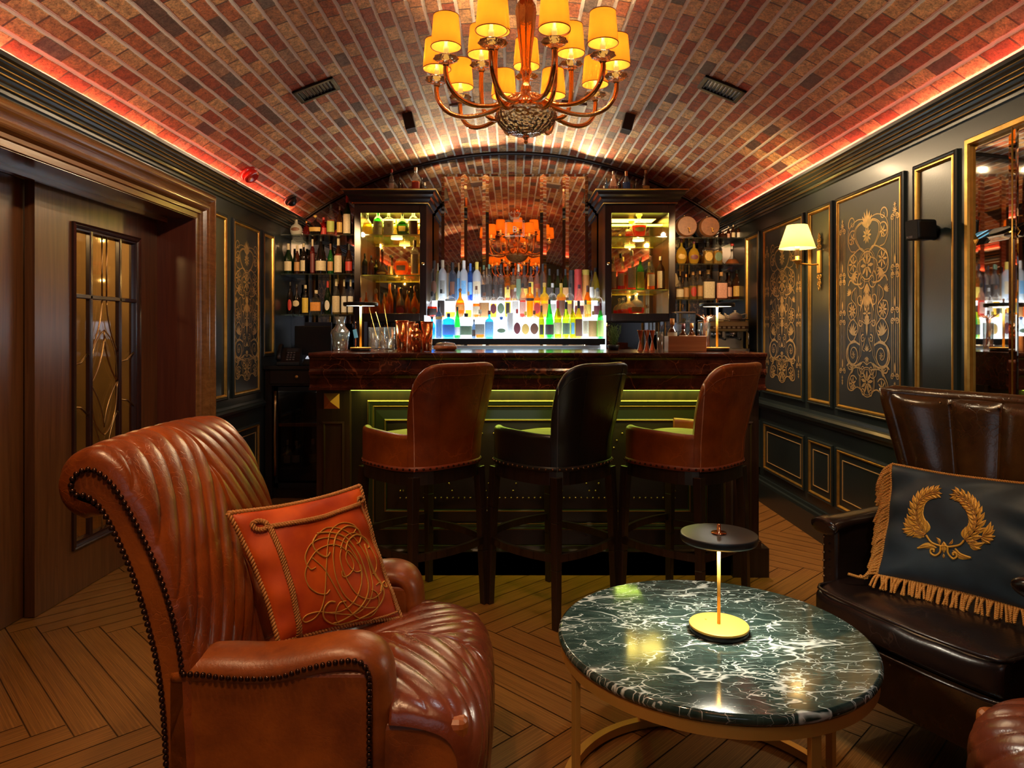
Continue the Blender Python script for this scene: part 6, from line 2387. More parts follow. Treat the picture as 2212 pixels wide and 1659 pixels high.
    edge = [surf(eps + (1 - 2 * eps) * i / 40, eps) for i in range(41)] + [surf(1 - eps, eps + (1 - 2 * eps) * i / 40) for i in range(1, 41)] + \
           [surf(1 - eps - (1 - 2 * eps) * i / 40, 1 - eps) for i in range(1, 41)] + [surf(eps, 1 - eps - (1 - 2 * eps) * i / 40) for i in range(1, 41)]
    rope(r, [p - O for p in edge], 0.0042, 0.012)
    r.build('cord', ROPE, t, recalc=False)
    r = MB()
    rnd = random.Random(5)
    ud = (C[1] - C[0]).normalized()
    for i in range(34):
        v = 0.01 + 0.97 * i / 33
        p = surf(0.004, v)
        Ls = 0.075 + rnd.uniform(-0.01, 0.012)
        z0 = 0.482
        hang = min(Ls, max(0.02, p.z - z0))
        q1 = p - ud * 0.022 + n * 0.012 + Vector((0, 0, -hang * 0.35))
        q2 = p - ud * (0.030 + rnd.uniform(0, 0.010)) + n * (0.014 + rnd.uniform(0, 0.008)) + Vector((0, 0, -hang))
        pts = [p, q1, q2]
        if hang < Ls - 0.02:
            pts.append(q2 - ud * (Ls - hang) * 0.8 + n * (Ls - hang) * 0.5)
        rope(r, [a - O for a in catmull(pts, 4)], 0.0040, 0.012)
    for i in range(62):
        u = 0.005 + 0.99 * i / 61
        p = surf(u, 0.996)
        q = p + n * (0.030 + rnd.uniform(0, 0.018)) + ud * rnd.uniform(-0.014, 0.014)
        q.z = 0.468 + rnd.uniform(0.0, 0.006) + 0.004
        mid = (p + q) / 2 + Vector((0, 0, 0.006))
        rope(r, [a - O for a in catmull([p, mid, q], 4)], 0.0036, 0.011)
    r.build('fringe', ROPE, t, recalc=False)
make_blue()

# ------------------------------------------------------------------ bar stools
STOOLWOOD = wood('stool_black_brown_wood', (0.010, 0.005, 0.003), (0.034, 0.016, 0.009), 0.28)
def make_stool(label, lm, loc, rz):
    t = thing('bar_stool', label, 'bar stool', loc, rz, 'bar stools facing the counter')
    def plan(ph, off=0.0):
        a = ph
        e = 3.0
        r = 1 / ((abs(math.cos(a)) ** e + abs(math.sin(a)) ** e) ** (1 / e))
        return Vector(((0.242 + off) * r * math.cos(a), (0.242 + off) * r * math.sin(a), 0))
    def topz(ph):
        d = abs(ph - PI) / math.radians(50)
        hb = 0.310 * (max(0.0, 1 - d ** 5.5)) ** 0.5
        armfall = 0.018 * min(1, abs(ph - PI) / 2.4)
        return 0.815 + armfall + hb
    def lean(z):
        return 0.085 * max(0, (z - 0.78) / 0.35) ** 1.2
    # sample angles denser where the back rises
    angs = []
    a0, a1 = math.radians(48), math.radians(312)
    base = [a0 + (a1 - a0) * i / 60 for i in range(61)]
    for c in (PI - math.radians(50), PI + math.radians(50)):
        base += [c + math.radians(k * 0.5) for k in range(-14, 15)]
    angs = sorted(set(base))
    def shell(i, s):
        ph = angs[i]
        zt = topz(ph)
        th = 0.040
        back = max(0, 1 - (abs(ph - PI) / math.radians(75)) ** 4)
        # s: 0..1 outer up, rim, inner down
        if s < 0.45:
            z = 0.680 + (zt - 0.02 - 0.680) * (s / 0.45)
            off = 0.0
        elif s < 0.55:
            a = (s - 0.45) / 0.10 * PI
            z = zt - 0.02 + 0.02 * math.sin(a)
            off = -th * (1 - math.cos(a)) / 2
        else:
            z = zt - 0.02 - (zt - 0.02 - 0.740) * ((s - 0.55) / 0.45)
            off = -th
        # rear bows outwards a little at mid height
        ob = 0.010 * math.sin(PI * min(1, max(0, (z - 0.68) / 0.4))) * back
        p = plan(ph, off + lean(z) * back + ob)
        return (p.x, p.y, z)
    b = MB()
    nsec = [i / 18 * 0.45 for i in range(19)] + [0.45 + 0.1 * i / 8 for i in range(1, 9)] + [0.55 + 0.45 * i / 12 for i in range(1, 13)]
    vs = [shell(i, s) for s in nsec for i in range(len(angs))]
    w_ = len(angs)
    fs = [(j * w_ + i, j * w_ + i + 1, (j + 1) * w_ + i + 1, (j + 1) * w_ + i) for j in range(len(nsec) - 1) for i in range(w_ - 1)]
    b.add(vs, fs, True)
    for e in (0, w_ - 1):
        b.add([vs[j * w_ + e] for j in range(len(nsec))], [tuple(range(len(nsec)))], False)
    b.build('back_shell', lm, t)
    # seams
    sm = MB()
    for ph in (math.radians(156), math.radians(204), math.radians(130)):
        pts = []
        for k in range(14):
            i = min(range(len(angs)), key=lambda q: abs(angs[q] - ph))
            q = Vector(shell(i, 0.44 * k / 13))
            pts.append(q + q.normalized() * 0.0 + Vector((q.x, q.y, 0)).normalized() * 0.0008)
        sm.tube(pts, 0.0012, 5)
    rimi = [i for i in range(len(angs)) if abs(angs[i] - PI) < math.radians(49)]
    pts = []
    for i in rimi:
        q = Vector(shell(i, 0.415))
        pts.append(q + Vector((q.x, q.y, 0)).normalized() * 0.001)
    sm.tube(pts, 0.0013, 5)
    sm.build('seam', lm, t)
    # bottom strip with nails
    st = MB()
    full = [plan(a, 0.003) for a in angs]
    vs = [(p.x, p.y, z) for z in (0.664, 0.684) for p in full]
    st.add(vs, [(i, i + 1, w_ + i + 1, w_ + i) for i in range(w_ - 1)], True)
    st.build('leather_band', mat('band_' + lm.name, (0.24, 0.045, 0.018) if lm is STOOLTAN else (0.012, 0.012, 0.012), 0.4), t, solid=0.003, recalc=False)
    nl = MB()
    nails(nl, [Vector((p.x, p.y, 0.674)) * 1.0 + Vector((p.x, p.y, 0)).normalized() * 0.002 for p in [plan(a, 0.003) for a in angs]], 0.030, 0.0052, None)
    nl.build('nails', NAIL if lm is STOOLTAN else NAILBR, t, recalc=False)
    # seat pad
    s = MB()
    def seatf(u, v):
        a = 2 * PI * u
        e = 3.4
        r = 1 / ((abs(math.cos(a)) ** e + abs(math.sin(a)) ** e) ** (1 / e))
        prof = [(0.0, 0.80), (0.5, 0.797), (0.8, 0.790), (0.95, 0.775), (1.0, 0.755), (1.0, 0.70), (0.98, 0.665)]
        k = v * (len(prof) - 1)
        i = min(int(k), len(prof) - 2)
        f = k - i
        rr = (prof[i][0] * (1 - f) + prof[i + 1][0] * f) * 0.203 * r
        z = prof[i][1] * (1 - f) + prof[i + 1][1] * f
        return (rr * math.cos(a) + 0.012, rr * math.sin(a), z)
    s.grid(seatf, 40, 18, closeu=True)
    s.build('seat', mat('mustard_velvet', (0.42, 0.33, 0.07), 0.6, noise=0.3, nscale=14, sheen=0.5), t)
    inb = MB()
    idx = [i for i in range(len(angs)) if abs(angs[i] - PI) < math.radians(47)]
    vs = []
    for sft in (0.0, 1.0):
        pass
    # apron
    a_ = MB()
    ring = [plan(2 * PI * i / 56, -0.004) for i in range(56)]
    ring2 = [plan(2 * PI * i / 56, -0.03) for i in range(56)]
    vs = [(p.x, p.y, z) for z in (0.605, 0.664) for p in ring] + [(p.x, p.y, z) for z in (0.605, 0.664) for p in ring2]
    fs = []
    for i in range(56):
        j = (i + 1) % 56
        fs += [(i, j, 56 + j, 56 + i), (112 + i, 168 + i, 168 + j, 112 + j), (i, 112 + i, 112 + j, j), (56 + i, 56 + j, 168 + j, 168 + i)]
    a_.add(vs, fs, False)
    a_.build('apron', BLACKWOOD, t)
    for x, y in ((1, 1), (1, -1), (-1, 1), (-1, -1)):
        l = MB()
        pts = [(0.188, 0.640), (0.196, 0.45), (0.200, 0.25), (0.206, 0.0)]
        for (r0, z0), (r1, z1) in zip(pts, pts[1:]):
            w0 = 0.040 - 0.010 * (1 - z0 / 0.64)
            w1 = 0.040 - 0.010 * (1 - z1 / 0.64)
            l.beam((x * r0, y * r0, z0), (x * r1, y * r1, z1), w0, w0, (x, 0, 0), w1, w1)
        l.build('leg', STOOLWOOD, t, bevel=0.003)
    for k in range(4):
        a = k * PI / 2
        fx, fy = math.cos(a), math.sin(a)
        gx, gy = -fy, fx
        st = MB()
        P = []
        for i in range(9):
            q = -1 + 2 * i / 8
            o = 0.204 + 0.035 * (1 - q * q)
            P.append(Vector((fx * o + gx * q * 0.202, fy * o + gy * q * 0.202, 0.30 + (0.03 if k == 0 else 0))))
        for p, q in zip(P, P[1:]):
            st.beam(p, q, 0.018, 0.032)
        st.build('stretcher', STOOLWOOD, t)
    return t
R3 = math.radians(135)
make_stool('tan leather bar stool nearest the left end of the counter', STOOLTAN, (-0.420, 3.225, 0), R3)
make_stool('black leather bar stool between the two tan ones', STOOLBLK, (0.188, 3.225, 0), R3)
make_stool('tan leather bar stool nearest the right wall, behind the coffee table lamp', STOOLTAN, (0.797, 3.225, 0), R3)

# ------------------------------------------------------------------ coffee table
TX, TY, TZ = 0.527, 1.837, 0.46
def make_table():
    t = thing('coffee_table', 'round green marble coffee table on a slim gold metal frame in the foreground', 'coffee table', (TX, TY, 0), 0.0)
    b = MB()
    b.lathe([(0.0, TZ - 0.026), (0.390, TZ - 0.026), (0.400, TZ - 0.022), (0.404, TZ - 0.013), (0.402, TZ - 0.004), (0.397, TZ - 0.0004), (0.3965, TZ), (0.394, TZ), (0.35, TZ), (0.2, TZ), (0.0, TZ)], n=128)
    o = b.build('marble_top', GREENMARBLE, t)
    b = MB()
    b.lathe([(0.378, TZ - 0.054), (0.396, TZ - 0.054), (0.396, TZ - 0.026), (0.378, TZ - 0.026), (0.378, TZ - 0.054)], n=96, smooth=False, caps=False)
    b.build('top_ring', BRASS, t)
    b = MB()
    b.lathe([(0.372, 0.006), (0.396, 0.006), (0.396, 0.030), (0.372, 0.030), (0.372, 0.006)], n=96, smooth=False, caps=False)
    b.build('bottom_ring', BRASS, t)
    for d in (17, 107, 197, 287):
        a = math.radians(d)
        l = MB()
        u = Vector((math.cos(a), math.sin(a), 0))
        w_ = Vector((-math.sin(a), math.cos(a), 0))
        l.obox(u * 0.385 + Vector((0, 0, (TZ - 0.03) / 2)), u, w_, (0, 0, 1), 0.014, 0.026, TZ - 0.03)
        l.build('leg', BRASS, t, bevel=0.001)
    return t
make_table()

# ------------------------------------------------------------------ cordless disc lamps
def make_lamp(label, loc, rb, rs_, h, stem=0.006, energy=2.0, tilt=0.0):
    t = thing('table_lamp', label, 'table lamp', loc)
    b = MB()
    b.lathe([(0.0, 0.0), (rb * 0.94, 0.0), (rb * 0.98, 0.004), (rb * 0.98, 0.016), (0.0, 0.016)], n=48)
    b.build('base', BLACKMET, t)
    b = MB()
    b.lathe([(0.0, 0.0161), (rb, 0.0161), (rb, 0.0205), (rb - 0.0006, 0.0216), (rb - 0.0014, 0.0219), (rb - 0.003, 0.022), (rb * 0.5, 0.022), (0.0, 0.022)], n=48)
    b.sphere((-rb * 0.35, rb * 0.35, 0.023), 0.003, 8, 5)
    b.build('base_plate', mat('satin_brass', (0.72, 0.40, 0.07), 0.48, metal=0.45), t)
    b = MB()
    b.lathe([(stem, 0.022), (stem, h - 0.010)], n=16)
    b.build('stem', mat('satin_brass', (0.72, 0.40, 0.07), 0.48, metal=0.45), t)
    b = MB()
    b.lathe([(0.0, h), (rs_ * 0.5, h), (rs_ - 0.004, h), (rs_ - 0.0025, h - 0.0002), (rs_ - 0.0008, h - 0.001), (rs_, h - 0.003), (rs_, h - 0.006), (rs_, h - 0.015), (rs_ - 0.003, h - 0.020), (rs_ - 0.003, h - 0.012), (0.0, h - 0.010)], n=64)
    b.build('shade', mat('graphite_shade', (0.045, 0.052, 0.055), 0.32, metal=0.6), t)
    b = MB()
    b.lathe([(0.012, h - 0.0135), (rs_ - 0.005, h - 0.0165), (rs_ - 0.005, h - 0.0145), (0.012, h - 0.0115)], n=48)
    b.build('diffuser', emis('lamp_glow', (1.0, 0.90, 0.68), 3.5), t)
    b = MB()
    b.lathe([(0.0, h), (0.020, h), (0.020, h + 0.003), (0.005, h + 0.003), (0.005, h + 0.024), (0.0, h + 0.025)], n=24)
    b.build('finial', COPPER, t)
    l = light('AREA', 'lamp_light', (loc[0], loc[1], loc[2] + h - 0.021), energy, (1.0, 0.92, 0.74), rs_ * 1.0)
    l.data.shape = 'DISK'
    return t
make_lamp('cordless disc lamp with brass stem standing on the green marble table', (0.549, 1.843, TZ), 0.077, 0.100, 0.262, stem=0.0045, energy=2.1)
make_lamp('cordless disc lamp at the left end of the bar counter beside the carafe', (px(779, 0, 3.72).x, 3.72, 1.158), 0.055, 0.092, 0.262, energy=1.4)
make_lamp('cordless disc lamp at the right end of the bar counter by the straws', (px(1549, 0, 3.72).x, 3.72, 1.158), 0.065, 0.092, 0.258, energy=1.4)

# ================================================================== LIGHT FITTINGS
AMB = shade_mat('amber_shade', (1.0, 0.34, 0.022), 0.18, 0.30)
CRYSTAL = None
def crystal():
    m, nt, b = nodes_of('amber_crystal')
    b.inputs['Base Color'].default_value = (1.0, 0.88, 0.66, 1)
    b.inputs['Roughness'].default_value = 0.02
    b.inputs['Transmission Weight'].default_value = 0.85
    b.inputs['IOR'].default_value = 1.6
    tc = N(nt, 'ShaderNodeTexCoord')
    v = N(nt, 'ShaderNodeTexVoronoi', i_Scale=55.0)
    L(nt, tc.outputs['Object'], v.inputs['Vector'])
    bp = N(nt, 'ShaderNodeBump', i_Strength=0.8, i_Distance=0.006)
    L(nt, v.outputs['Distance'], bp.inputs['Height'])
    L(nt, bp.outputs['Normal'], b.inputs['Normal'])
    return m
CRYSTAL = crystal()
AMBGLASS = mat('amber_gold_glass', (0.95, 0.55, 0.20), 0.07, metal=0.95, coat=0.5, bump=0.35, bscale=130)

def make_chandelier(label, loc, lights=True):
    t = thing('chandelier', label, 'chandelier', loc)
    # origin at the arm hub height
    b = MB()
    b.lathe([(0.0, 0.62), (0.10, 0.60), (0.10, 0.585), (0.02, 0.57), (0.012, 0.56), (0.012, 0.50)], n=24)
    b.lathe([(0.012, 0.50), (0.030, 0.47), (0.055, 0.435), (0.058, 0.40), (0.042, 0.37), (0.030, 0.355)], n=24)
    b.build('ceiling_rose', AMBGLASS, t)
    b = MB()
    b.lathe([(0.024, 0.355), (0.042, 0.33), (0.045, 0.30), (0.038, 0.22), (0.026, 0.12), (0.019, 0.055), (0.022, 0.045), (0.026, 0.03), (0.017, 0.015), (0.014, -0.02), (0.022, -0.035), (0.022, -0.06), (0.014, -0.075), (0.02, -0.10), (0.05, -0.125), (0.06, -0.14), (0.04, -0.15)], n=32, flute=8, fd=0.06)
    b.build('column', AMBGLASS, t)
    b = MB()
    b.lathe([(0.03, -0.115), (0.085, -0.12), (0.092, -0.135), (0.088, -0.155)], n=40)
    b.build('hub', AMBGLASS, t)
    b = MB()
    b.lathe([(0.088, -0.150), (0.128, -0.152), (0.136, -0.168), (0.126, -0.192), (0.104, -0.220), (0.070, -0.243), (0.035, -0.255), (0.0, -0.258)], n=96, flute=24, fd=0.035)
    b.build('bowl', CRYSTAL, t)
    b = MB()
    b.lathe([(0.0, -0.250), (0.014, -0.252), (0.016, -0.262), (0.008, -0.270), (0.010, -0.280), (0.006, -0.290), (0.0, -0.292)], n=16)
    b.build('finial', AMBGLASS, t)

    def arm(ang, R, zc, first):
        a = math.radians(ang)
        ca, sa = math.sin(a), -math.cos(a)      # angle measured from the camera side
        def P(r, z):
            return Vector((r * ca, r * sa, z))
        k = R / 0.40
        pts = catmull([P(0.055, -0.085), P(0.085, -0.100), P(0.13 * k, -0.132), P(0.20 * k, -0.158), P(0.28 * k, -0.165), P(0.350 * k, -0.142), P(0.390 * k, -0.095), P(0.402 * k, zc * 0.5 - 0.050), P(R, zc - 0.022)], 6)
        g = MB()
        g.tube(pts, 0.0105, 10)
        am = g.build('arm', AMBGLASS, t)
        c = P(R, zc)
        g = MB()
        g.lathe([(0.010, -0.030), (0.015, -0.022), (0.015, -0.012), (0.012, -0.006)], c, 14)
        g.lathe([(0.012, -0.008), (0.036, -0.008), (0.052, 0.002), (0.050, 0.008), (0.036, 0.014), (0.018, 0.016), (0.012, 0.022)], c, 20, flute=10, fd=0.05)
        g.build('drip_pan', CRYSTAL, am)
        g = MB()
        g.lathe([(0.011, 0.018), (0.011, 0.055), (0.008, 0.058), (0.008, 0.075), (0.0, 0.078)], c, 12)
        g.build('candle_sleeve', mat('candle_sleeve', (0.95, 0.62, 0.20), 0.5, emit=(1.0, 0.5, 0.1), es=0.6), am)
        g = MB()
        z0, z1 = 0.052, 0.180
        r0, r1 = 0.063, 0.053
        g.lathe([(r0, z0), (r1, z1)], c, 28, caps=False)
        g.build('shade', AMB, am, recalc=False)
        g = MB()
        for rr, zz in ((r0, z0), (r1, z1)):
            g.tube([c + Vector((rr * math.cos(2 * PI * i / 24), rr * math.sin(2 * PI * i / 24), zz)) for i in range(24)], 0.0020, 5, closed=True)
        g.build('shade_trim', mat('shade_trim', (0.32, 0.10, 0.02), 0.6), am)
        g = MB()
        g.sphere(c + Vector((0, 0, 0.112)), 0.016, 10, 7, (1, 1, 1.5))
        g.build('bulb', emis('bulb_glow', (1.0, 0.62, 0.20), 7.0), am)
        wc = Vector(loc) + c
        light('POINT', 'bulb_light', (wc.x, wc.y, wc.z + 0.112), 10.5, (1.0, 0.67, 0.36), 0.018)
    for i in range(10):
        arm(-21 + 36 * i, 0.400, 0.0, i == 0)
    for i in range(5):
        arm(34 + 72 * i, 0.215, 0.085, i == 0)
    return t
HUBZ = 1.25 + 1.14
make_chandelier('amber glass chandelier with fifteen lit orange shades hanging over the stools', (0.062, 3.1, HUBZ))
make_chandelier('amber glass chandelier hanging over the camera, above the picture', (0.062, -0.15, HUBZ))

# ------------------------------------------------------------------ wall sconce
def make_sconce():
    lx, ly, lz = 1.733, 4.22, 1.70
    t = thing('wall_sconce', 'brass wall sconce with a pale fabric shade on the right wall', 'wall lamp', (XW, ly, lz))
    O = Vector((XW, ly, lz))
    yb = 4.22
    def B(mb, nm, m, par=t, **k):
        mb.xf(Matrix.Translation(-O))
        return mb.build(nm, m, par, **k)
    b = MB()
    b.box(XW - 0.016, yb - 0.022, 1.62, XW, yb + 0.022, 1.76)
    B(b, 'back_plate', BRASS, bevel=0.004)
    b = MB()
    for s in (1, -1):
        z0 = 1.69 + s * 0.07
        for k, (dy, dz, r) in enumerate(((0.015, 0.020, 0.010), (-0.015, 0.020, 0.010), (0.0, 0.045, 0.011), (0.013, 0.062, 0.008), (-0.013, 0.062, 0.008), (0.0, 0.085, 0.010))):
            b.tube([Vector((XW - 0.010, yb + dy + r * math.cos(a), z0 + s * (dz + r * math.sin(a)))) for a in [2 * PI * i / 14 for i in range(14)]], 0.0038, 6, closed=True)
        b.sphere((XW - 0.01, yb, z0 + s * 0.10), 0.006, 8, 5)
    B(b, 'scroll_ornament', BRASS)
    b = MB()
    b.tube([(XW - 0.01, yb, 1.675), (XW - 0.06, yb, 1.672), (lx + 0.01, yb, 1.680), (lx, yb, 1.690)], 0.0055, 8)
    b.lathe([(0.0, -0.045), (0.008, -0.035), (0.006, -0.02), (0.014, -0.008), (0.026, 0.004), (0.028, 0.010), (0.012, 0.014), (0.012, 0.04)], (lx, yb, 1.69), 20)
    B(b, 'arm', BRASS)
    b = MB()
    b.lathe([(0.013, 0.0), (0.013, 0.075), (0.0, 0.078)], (lx, yb, 1.725), 16)
    B(b, 'candle_sleeve', mat('ivory_sleeve', (0.85, 0.72, 0.48), 0.5))
    b = MB()
    b.lathe([(0.106, 1.772), (0.060, 1.912)], (lx, yb, 0), 40, caps=False)
    B(b, 'shade', shade_mat('ivory_shade', (0.90, 0.68, 0.36), 0.06, 0.22), recalc=False)
    b = MB()
    b.sphere((lx, yb, 1.835), 0.018, 12, 8, (1, 1, 1.4))
    B(b, 'bulb', emis('sconce_bulb', (1.0, 0.80, 0.45), 18.0))
    light('POINT', 'sconce_light', (lx, yb, 1.835), 30.0, (1.0, 0.64, 0.22), 0.022)
make_sconce()

# ------------------------------------------------------------------ ceiling fittings
def ceiling_item(name, label, cat, pxx, pyy, parts, group=None):
    p, n = vault_hit(pxx, pyy)
    t = thing(name, label, cat, p, 0, group)
    u = Vector((n.z, 0, -n.x)) * -1      # across the vault
    if u.x < 0:
        u = -u
    v = Vector((0, 1, 0))
    parts(t, u, v, n)
    return t
def grille(w_, l_):
    def f(t, u, v, n):
        b = MB()
        for s in (-1, 1):
            b.obox(u * (s * (w_ / 2 - 0.012)) + n * 0.006, u, v, n, 0.024, l_, 0.014)
            b.obox(v * (s * (l_ / 2 - 0.012)) + n * 0.006, u, v, n, w_, 0.024, 0.014)
        b.build('frame', BLACKMET, t, bevel=0.003)
        b = MB()
        b.obox(n * 0.001, u, v, n, w_ - 0.04, l_ - 0.04, 0.002)
        b.build('backing', BLACK, t)
        b = MB()
        k = int((w_ - 0.05) / 0.018)
        for i in range(k):
            b.obox(u * (-(w_ - 0.06) / 2 + (w_ - 0.06) * i / (k - 1)) + n * 0.007, (u + n * 0.6).normalized(), v, (n - u * 0.6).normalized(), 0.010, l_ - 0.045, 0.0016)
        b.build('slat', BLACKMET, t)
    return f
def speaker_box(t, u, v, n):
    b = MB()
    b.obox(n * 0.055 - v * 0.02, u, v, n, 0.068, 0.10, 0.110)
    b.build('housing', mat('charcoal_plastic', (0.030, 0.028, 0.026), 0.35), t, bevel=0.004)
    b = MB()
    b.obox(n * 0.055 - v * 0.071, u, v, n, 0.056, 0.004, 0.096)
    b.build('grille', mat('grille_black', (0.012, 0.012, 0.012), 0.7, bump=0.6, bscale=500), t)
    b = MB()
    b.obox(n * 0.004, u, v, n, 0.04, 0.04, 0.012)
    b.build('bracket', BLACKMET, t)
def square_panel(t, u, v, n):
    b = MB()
    b.obox(n * 0.008, u, v, n, 0.17, 0.20, 0.016)
    b.build('panel', mat('grey_panel', (0.16, 0.13, 0.11), 0.45), t, bevel=0.003)
    b = MB()
    b.obox(n * 0.017, u, v, n, 0.14, 0.17, 0.002)
    b.build('inset', mat('grey_panel_inset', (0.11, 0.09, 0.08), 0.5), t)
ceiling_item('ceiling_vent', 'black slatted vent in the brick vault left of the chandelier', 'vent', 683, 193, grille(0.235, 0.175), 'slatted vents in the brick vault')
ceiling_item('ceiling_vent', 'black slatted vent in the brick vault right of the chandelier', 'vent', 1559, 191, grille(0.235, 0.175), 'slatted vents in the brick vault')
ceiling_item('ceiling_speaker', 'small black box speaker on the vault, left of the mirror top', 'speaker', 882, 250, speaker_box, 'box speakers on the vault')
ceiling_item('ceiling_speaker', 'small black box speaker on the vault, right of the mirror top', 'speaker', 1359, 252, speaker_box, 'box speakers on the vault')
ceiling_item('ceiling_panel', 'flat grey square panel on the vault behind the left chandelier arms', 'ceiling panel', 1000, 232, square_panel, 'grey square panels on the vault')
ceiling_item('ceiling_panel', 'flat grey square panel on the vault behind the right chandelier arms', 'ceiling panel', 1238, 230, square_panel, 'grey square panels on the vault')

def make_alarm():
    p = px(540, 377, 4.43)
    t = thing('fire_alarm', 'red round fire alarm sounder on the left crown moulding', 'alarm', p)
    ax = Vector((0.55, -0.1, -0.6)).normalized()
    RP_ = mat('red_plastic', (0.55, 0.02, 0.015), 0.3, coat=0.4)
    b = MB()
    b.lathe([(0.0, -0.05), (0.05, -0.05), (0.054, -0.03), (0.054, 0.0), (0.044, 0.006), (0.0, 0.006)], n=28, axis=ax)
    b.build('base', RP_, t)
    b = MB()
    b.lathe([(0.048, 0.0), (0.050, 0.022), (0.040, 0.034), (0.030, 0.028), (0.0, 0.024)], n=28, axis=ax)
    b.build('cap', mat('red_plastic_bright', (0.75, 0.03, 0.02), 0.2, coat=0.6), t)
    p = px(629, 434, 5.28)
    t = thing('dome_camera', 'small dark dome camera on the left crown moulding beyond the alarm', 'camera', p)
    b = MB()
    b.lathe([(0.0, -0.045), (0.045, -0.045), (0.050, -0.025), (0.048, 0.0), (0.0, 0.0)], n=24, axis=ax)
    b.lathe([(0.012, -0.10), (0.012, -0.04)], n=12, axis=ax)
    b.build('housing', mat('bronze_housing', (0.05, 0.03, 0.022), 0.2, coat=0.6), t)
    b = MB()
    b.lathe([(0.040, 0.0), (0.036, 0.020), (0.022, 0.036), (0.0, 0.042)], n=24, axis=ax)
    b.build('dome', BLACK, t)
make_alarm()

# speaker on a bracket on the right wall
def make_wall_speaker():
    p = px(1990, 497, 3.02)
    t = thing('wall_speaker', 'black loudspeaker on a swivel bracket between the right wall panels', 'speaker', p)
    O = Vector(p)
    d = Vector((-0.93, -0.36, -0.05)).normalized()
    s = d.cross(Vector((0, 0, 1))).normalized()
    u = s.cross(d)
    b = MB()
    b.obox(d * 0.0, s, u, d, 0.068, 0.088, 0.115)
    b.build('cabinet', BLACK, t, bevel=0.012, seg=3)
    b = MB()
    b.obox(d * 0.0585, s, u, d, 0.058, 0.078, 0.002)
    b.build('grille', mat('grille_black', (0.012, 0.012, 0.012), 0.7), t)
    b = MB()
    w_ = Vector((XW, 3.09, p.z)) - O
    b.tube([-d * 0.05, -d * 0.075, w_ - Vector((0.02, 0, 0)), w_], 0.012, 10)
    b.lathe([(0.0, 0.0), (0.035, 0.0), (0.033, 0.016), (0.0, 0.018)], w_, 20, axis=(-1, 0, 0))
    b.sphere(-d * 0.075, 0.020, 12, 8)
    b.build('bracket', BLACK, t)
    M = Matrix((( -s.x, u.x, d.x, 0), (-s.y, u.y, d.y, 0), (-s.z, u.z, d.z, 0), (0, 0, 0, 1)))
    text_mesh('logo', 'BOSE', 0.013, mat('silver_print', (0.7, 0.7, 0.7), 0.3, metal=0.8), t, Matrix.Translation(d * 0.060 - u * 0.030 + s * 0.010) @ M)
make_wall_speaker()

# ------------------------------------------------------------------ gold-framed wall mirror on the right
def make_wall_mirror():
    y1, y0 = 2.846, 1.846
    z0, z1 = 0.82, 2.045
    t = thing('wall_mirror', 'tall gold-framed mirror of many panes on the right wall behind the wing chair', 'mirror', (XW, (y0 + y1) / 2, z0))
    O = Vector((XW, (y0 + y1) / 2, z0))
    def B(mb, nm, m, par=t, **k):
        mb.xf(Matrix.Translation(-O))
        return mb.build(nm, m, par, **k)
    b = MB()
    b.rect(PR, y0, z0, y1, z1, [(0, 0), (0, 0.022), (0.004, 0.026), (0.022, 0.026), (0.026, 0.018), (0.026, 0)])
    B(b, 'frame', GOLD)
    n = 4
    ya, yb_ = y0 + 0.026, y1 - 0.026
    zz = [z0 + 0.026, 1.633, z1 - 0.026]
    gm = MB()
    for i in range(n):
        a = ya + (yb_ - ya) * i / n
        c = ya + (yb_ - ya) * (i + 1) / n
        if i:
            gm.tube([(XW - 0.016, a, zz[0]), (XW - 0.016, a, zz[2])], 0.0032, 6)
        for j in (0, 1):
            q = MB()
            bw = 0.026
            e, f = zz[j], zz[j + 1]
            x_o, x_i = XW - 0.004, XW - 0.011
            q.add([(x_o, a, e), (x_o, c, e), (x_o, c, f), (x_o, a, f), (x_i, a + bw, e + bw), (x_i, c - bw, e + bw), (x_i, c - bw, f - bw), (x_i, a + bw, f - bw)],
                  [(0, 1, 5, 4), (1, 2, 6, 5), (2, 3, 7, 6), (3, 0, 4, 7), (4, 5, 6, 7)])
            B(q, 'mirror_pane', CLEARMIRROR)
    B(gm, 'gold_bar', GOLD)
make_wall_mirror()

# ================================================================== THINGS ON THE BAR AND COUNTERS
BT = 1.1585
def on_bar(pxx, d):
    return Vector(((pxx - 1106) * d / 1500, d, BT))
CGL = glassy('cut_glass', (0.96, 0.98, 0.97), 0.22, dens=0.05, body=(0.8, 0.85, 0.8))

def make_carafe():
    t = thing('carafe', 'clear glass water carafe with a flared neck at the left end of the bar', 'carafe', on_bar(735, 3.86))
    h = 0.190
    P = [(0.036, 0.0), (0.040, 0.004), (0.046, 0.06), (0.053, 0.098), (0.048, 0.112), (0.030, 0.132), (0.024, 0.150), (0.026, 0.170), (0.032, h)]
    b = MB()
    b.lathe([(0.0, 0.0)] + P, n=32, caps=False)
    b.lathe([(0.0, 0.012)] + [(r - 0.003, max(z, 0.012)) for r, z in P[1:]], n=32, caps=False)
    b.build('glass_body', CGL, t)
    b = MB()
    b.lathe([(0.0, 0.013), (0.037, 0.013), (0.043, 0.06), (0.049, 0.094), (0.0, 0.094)], n=32)
    b.build('water', glassy('water', (0.93, 0.95, 0.93), 0.06), t)
make_carafe()

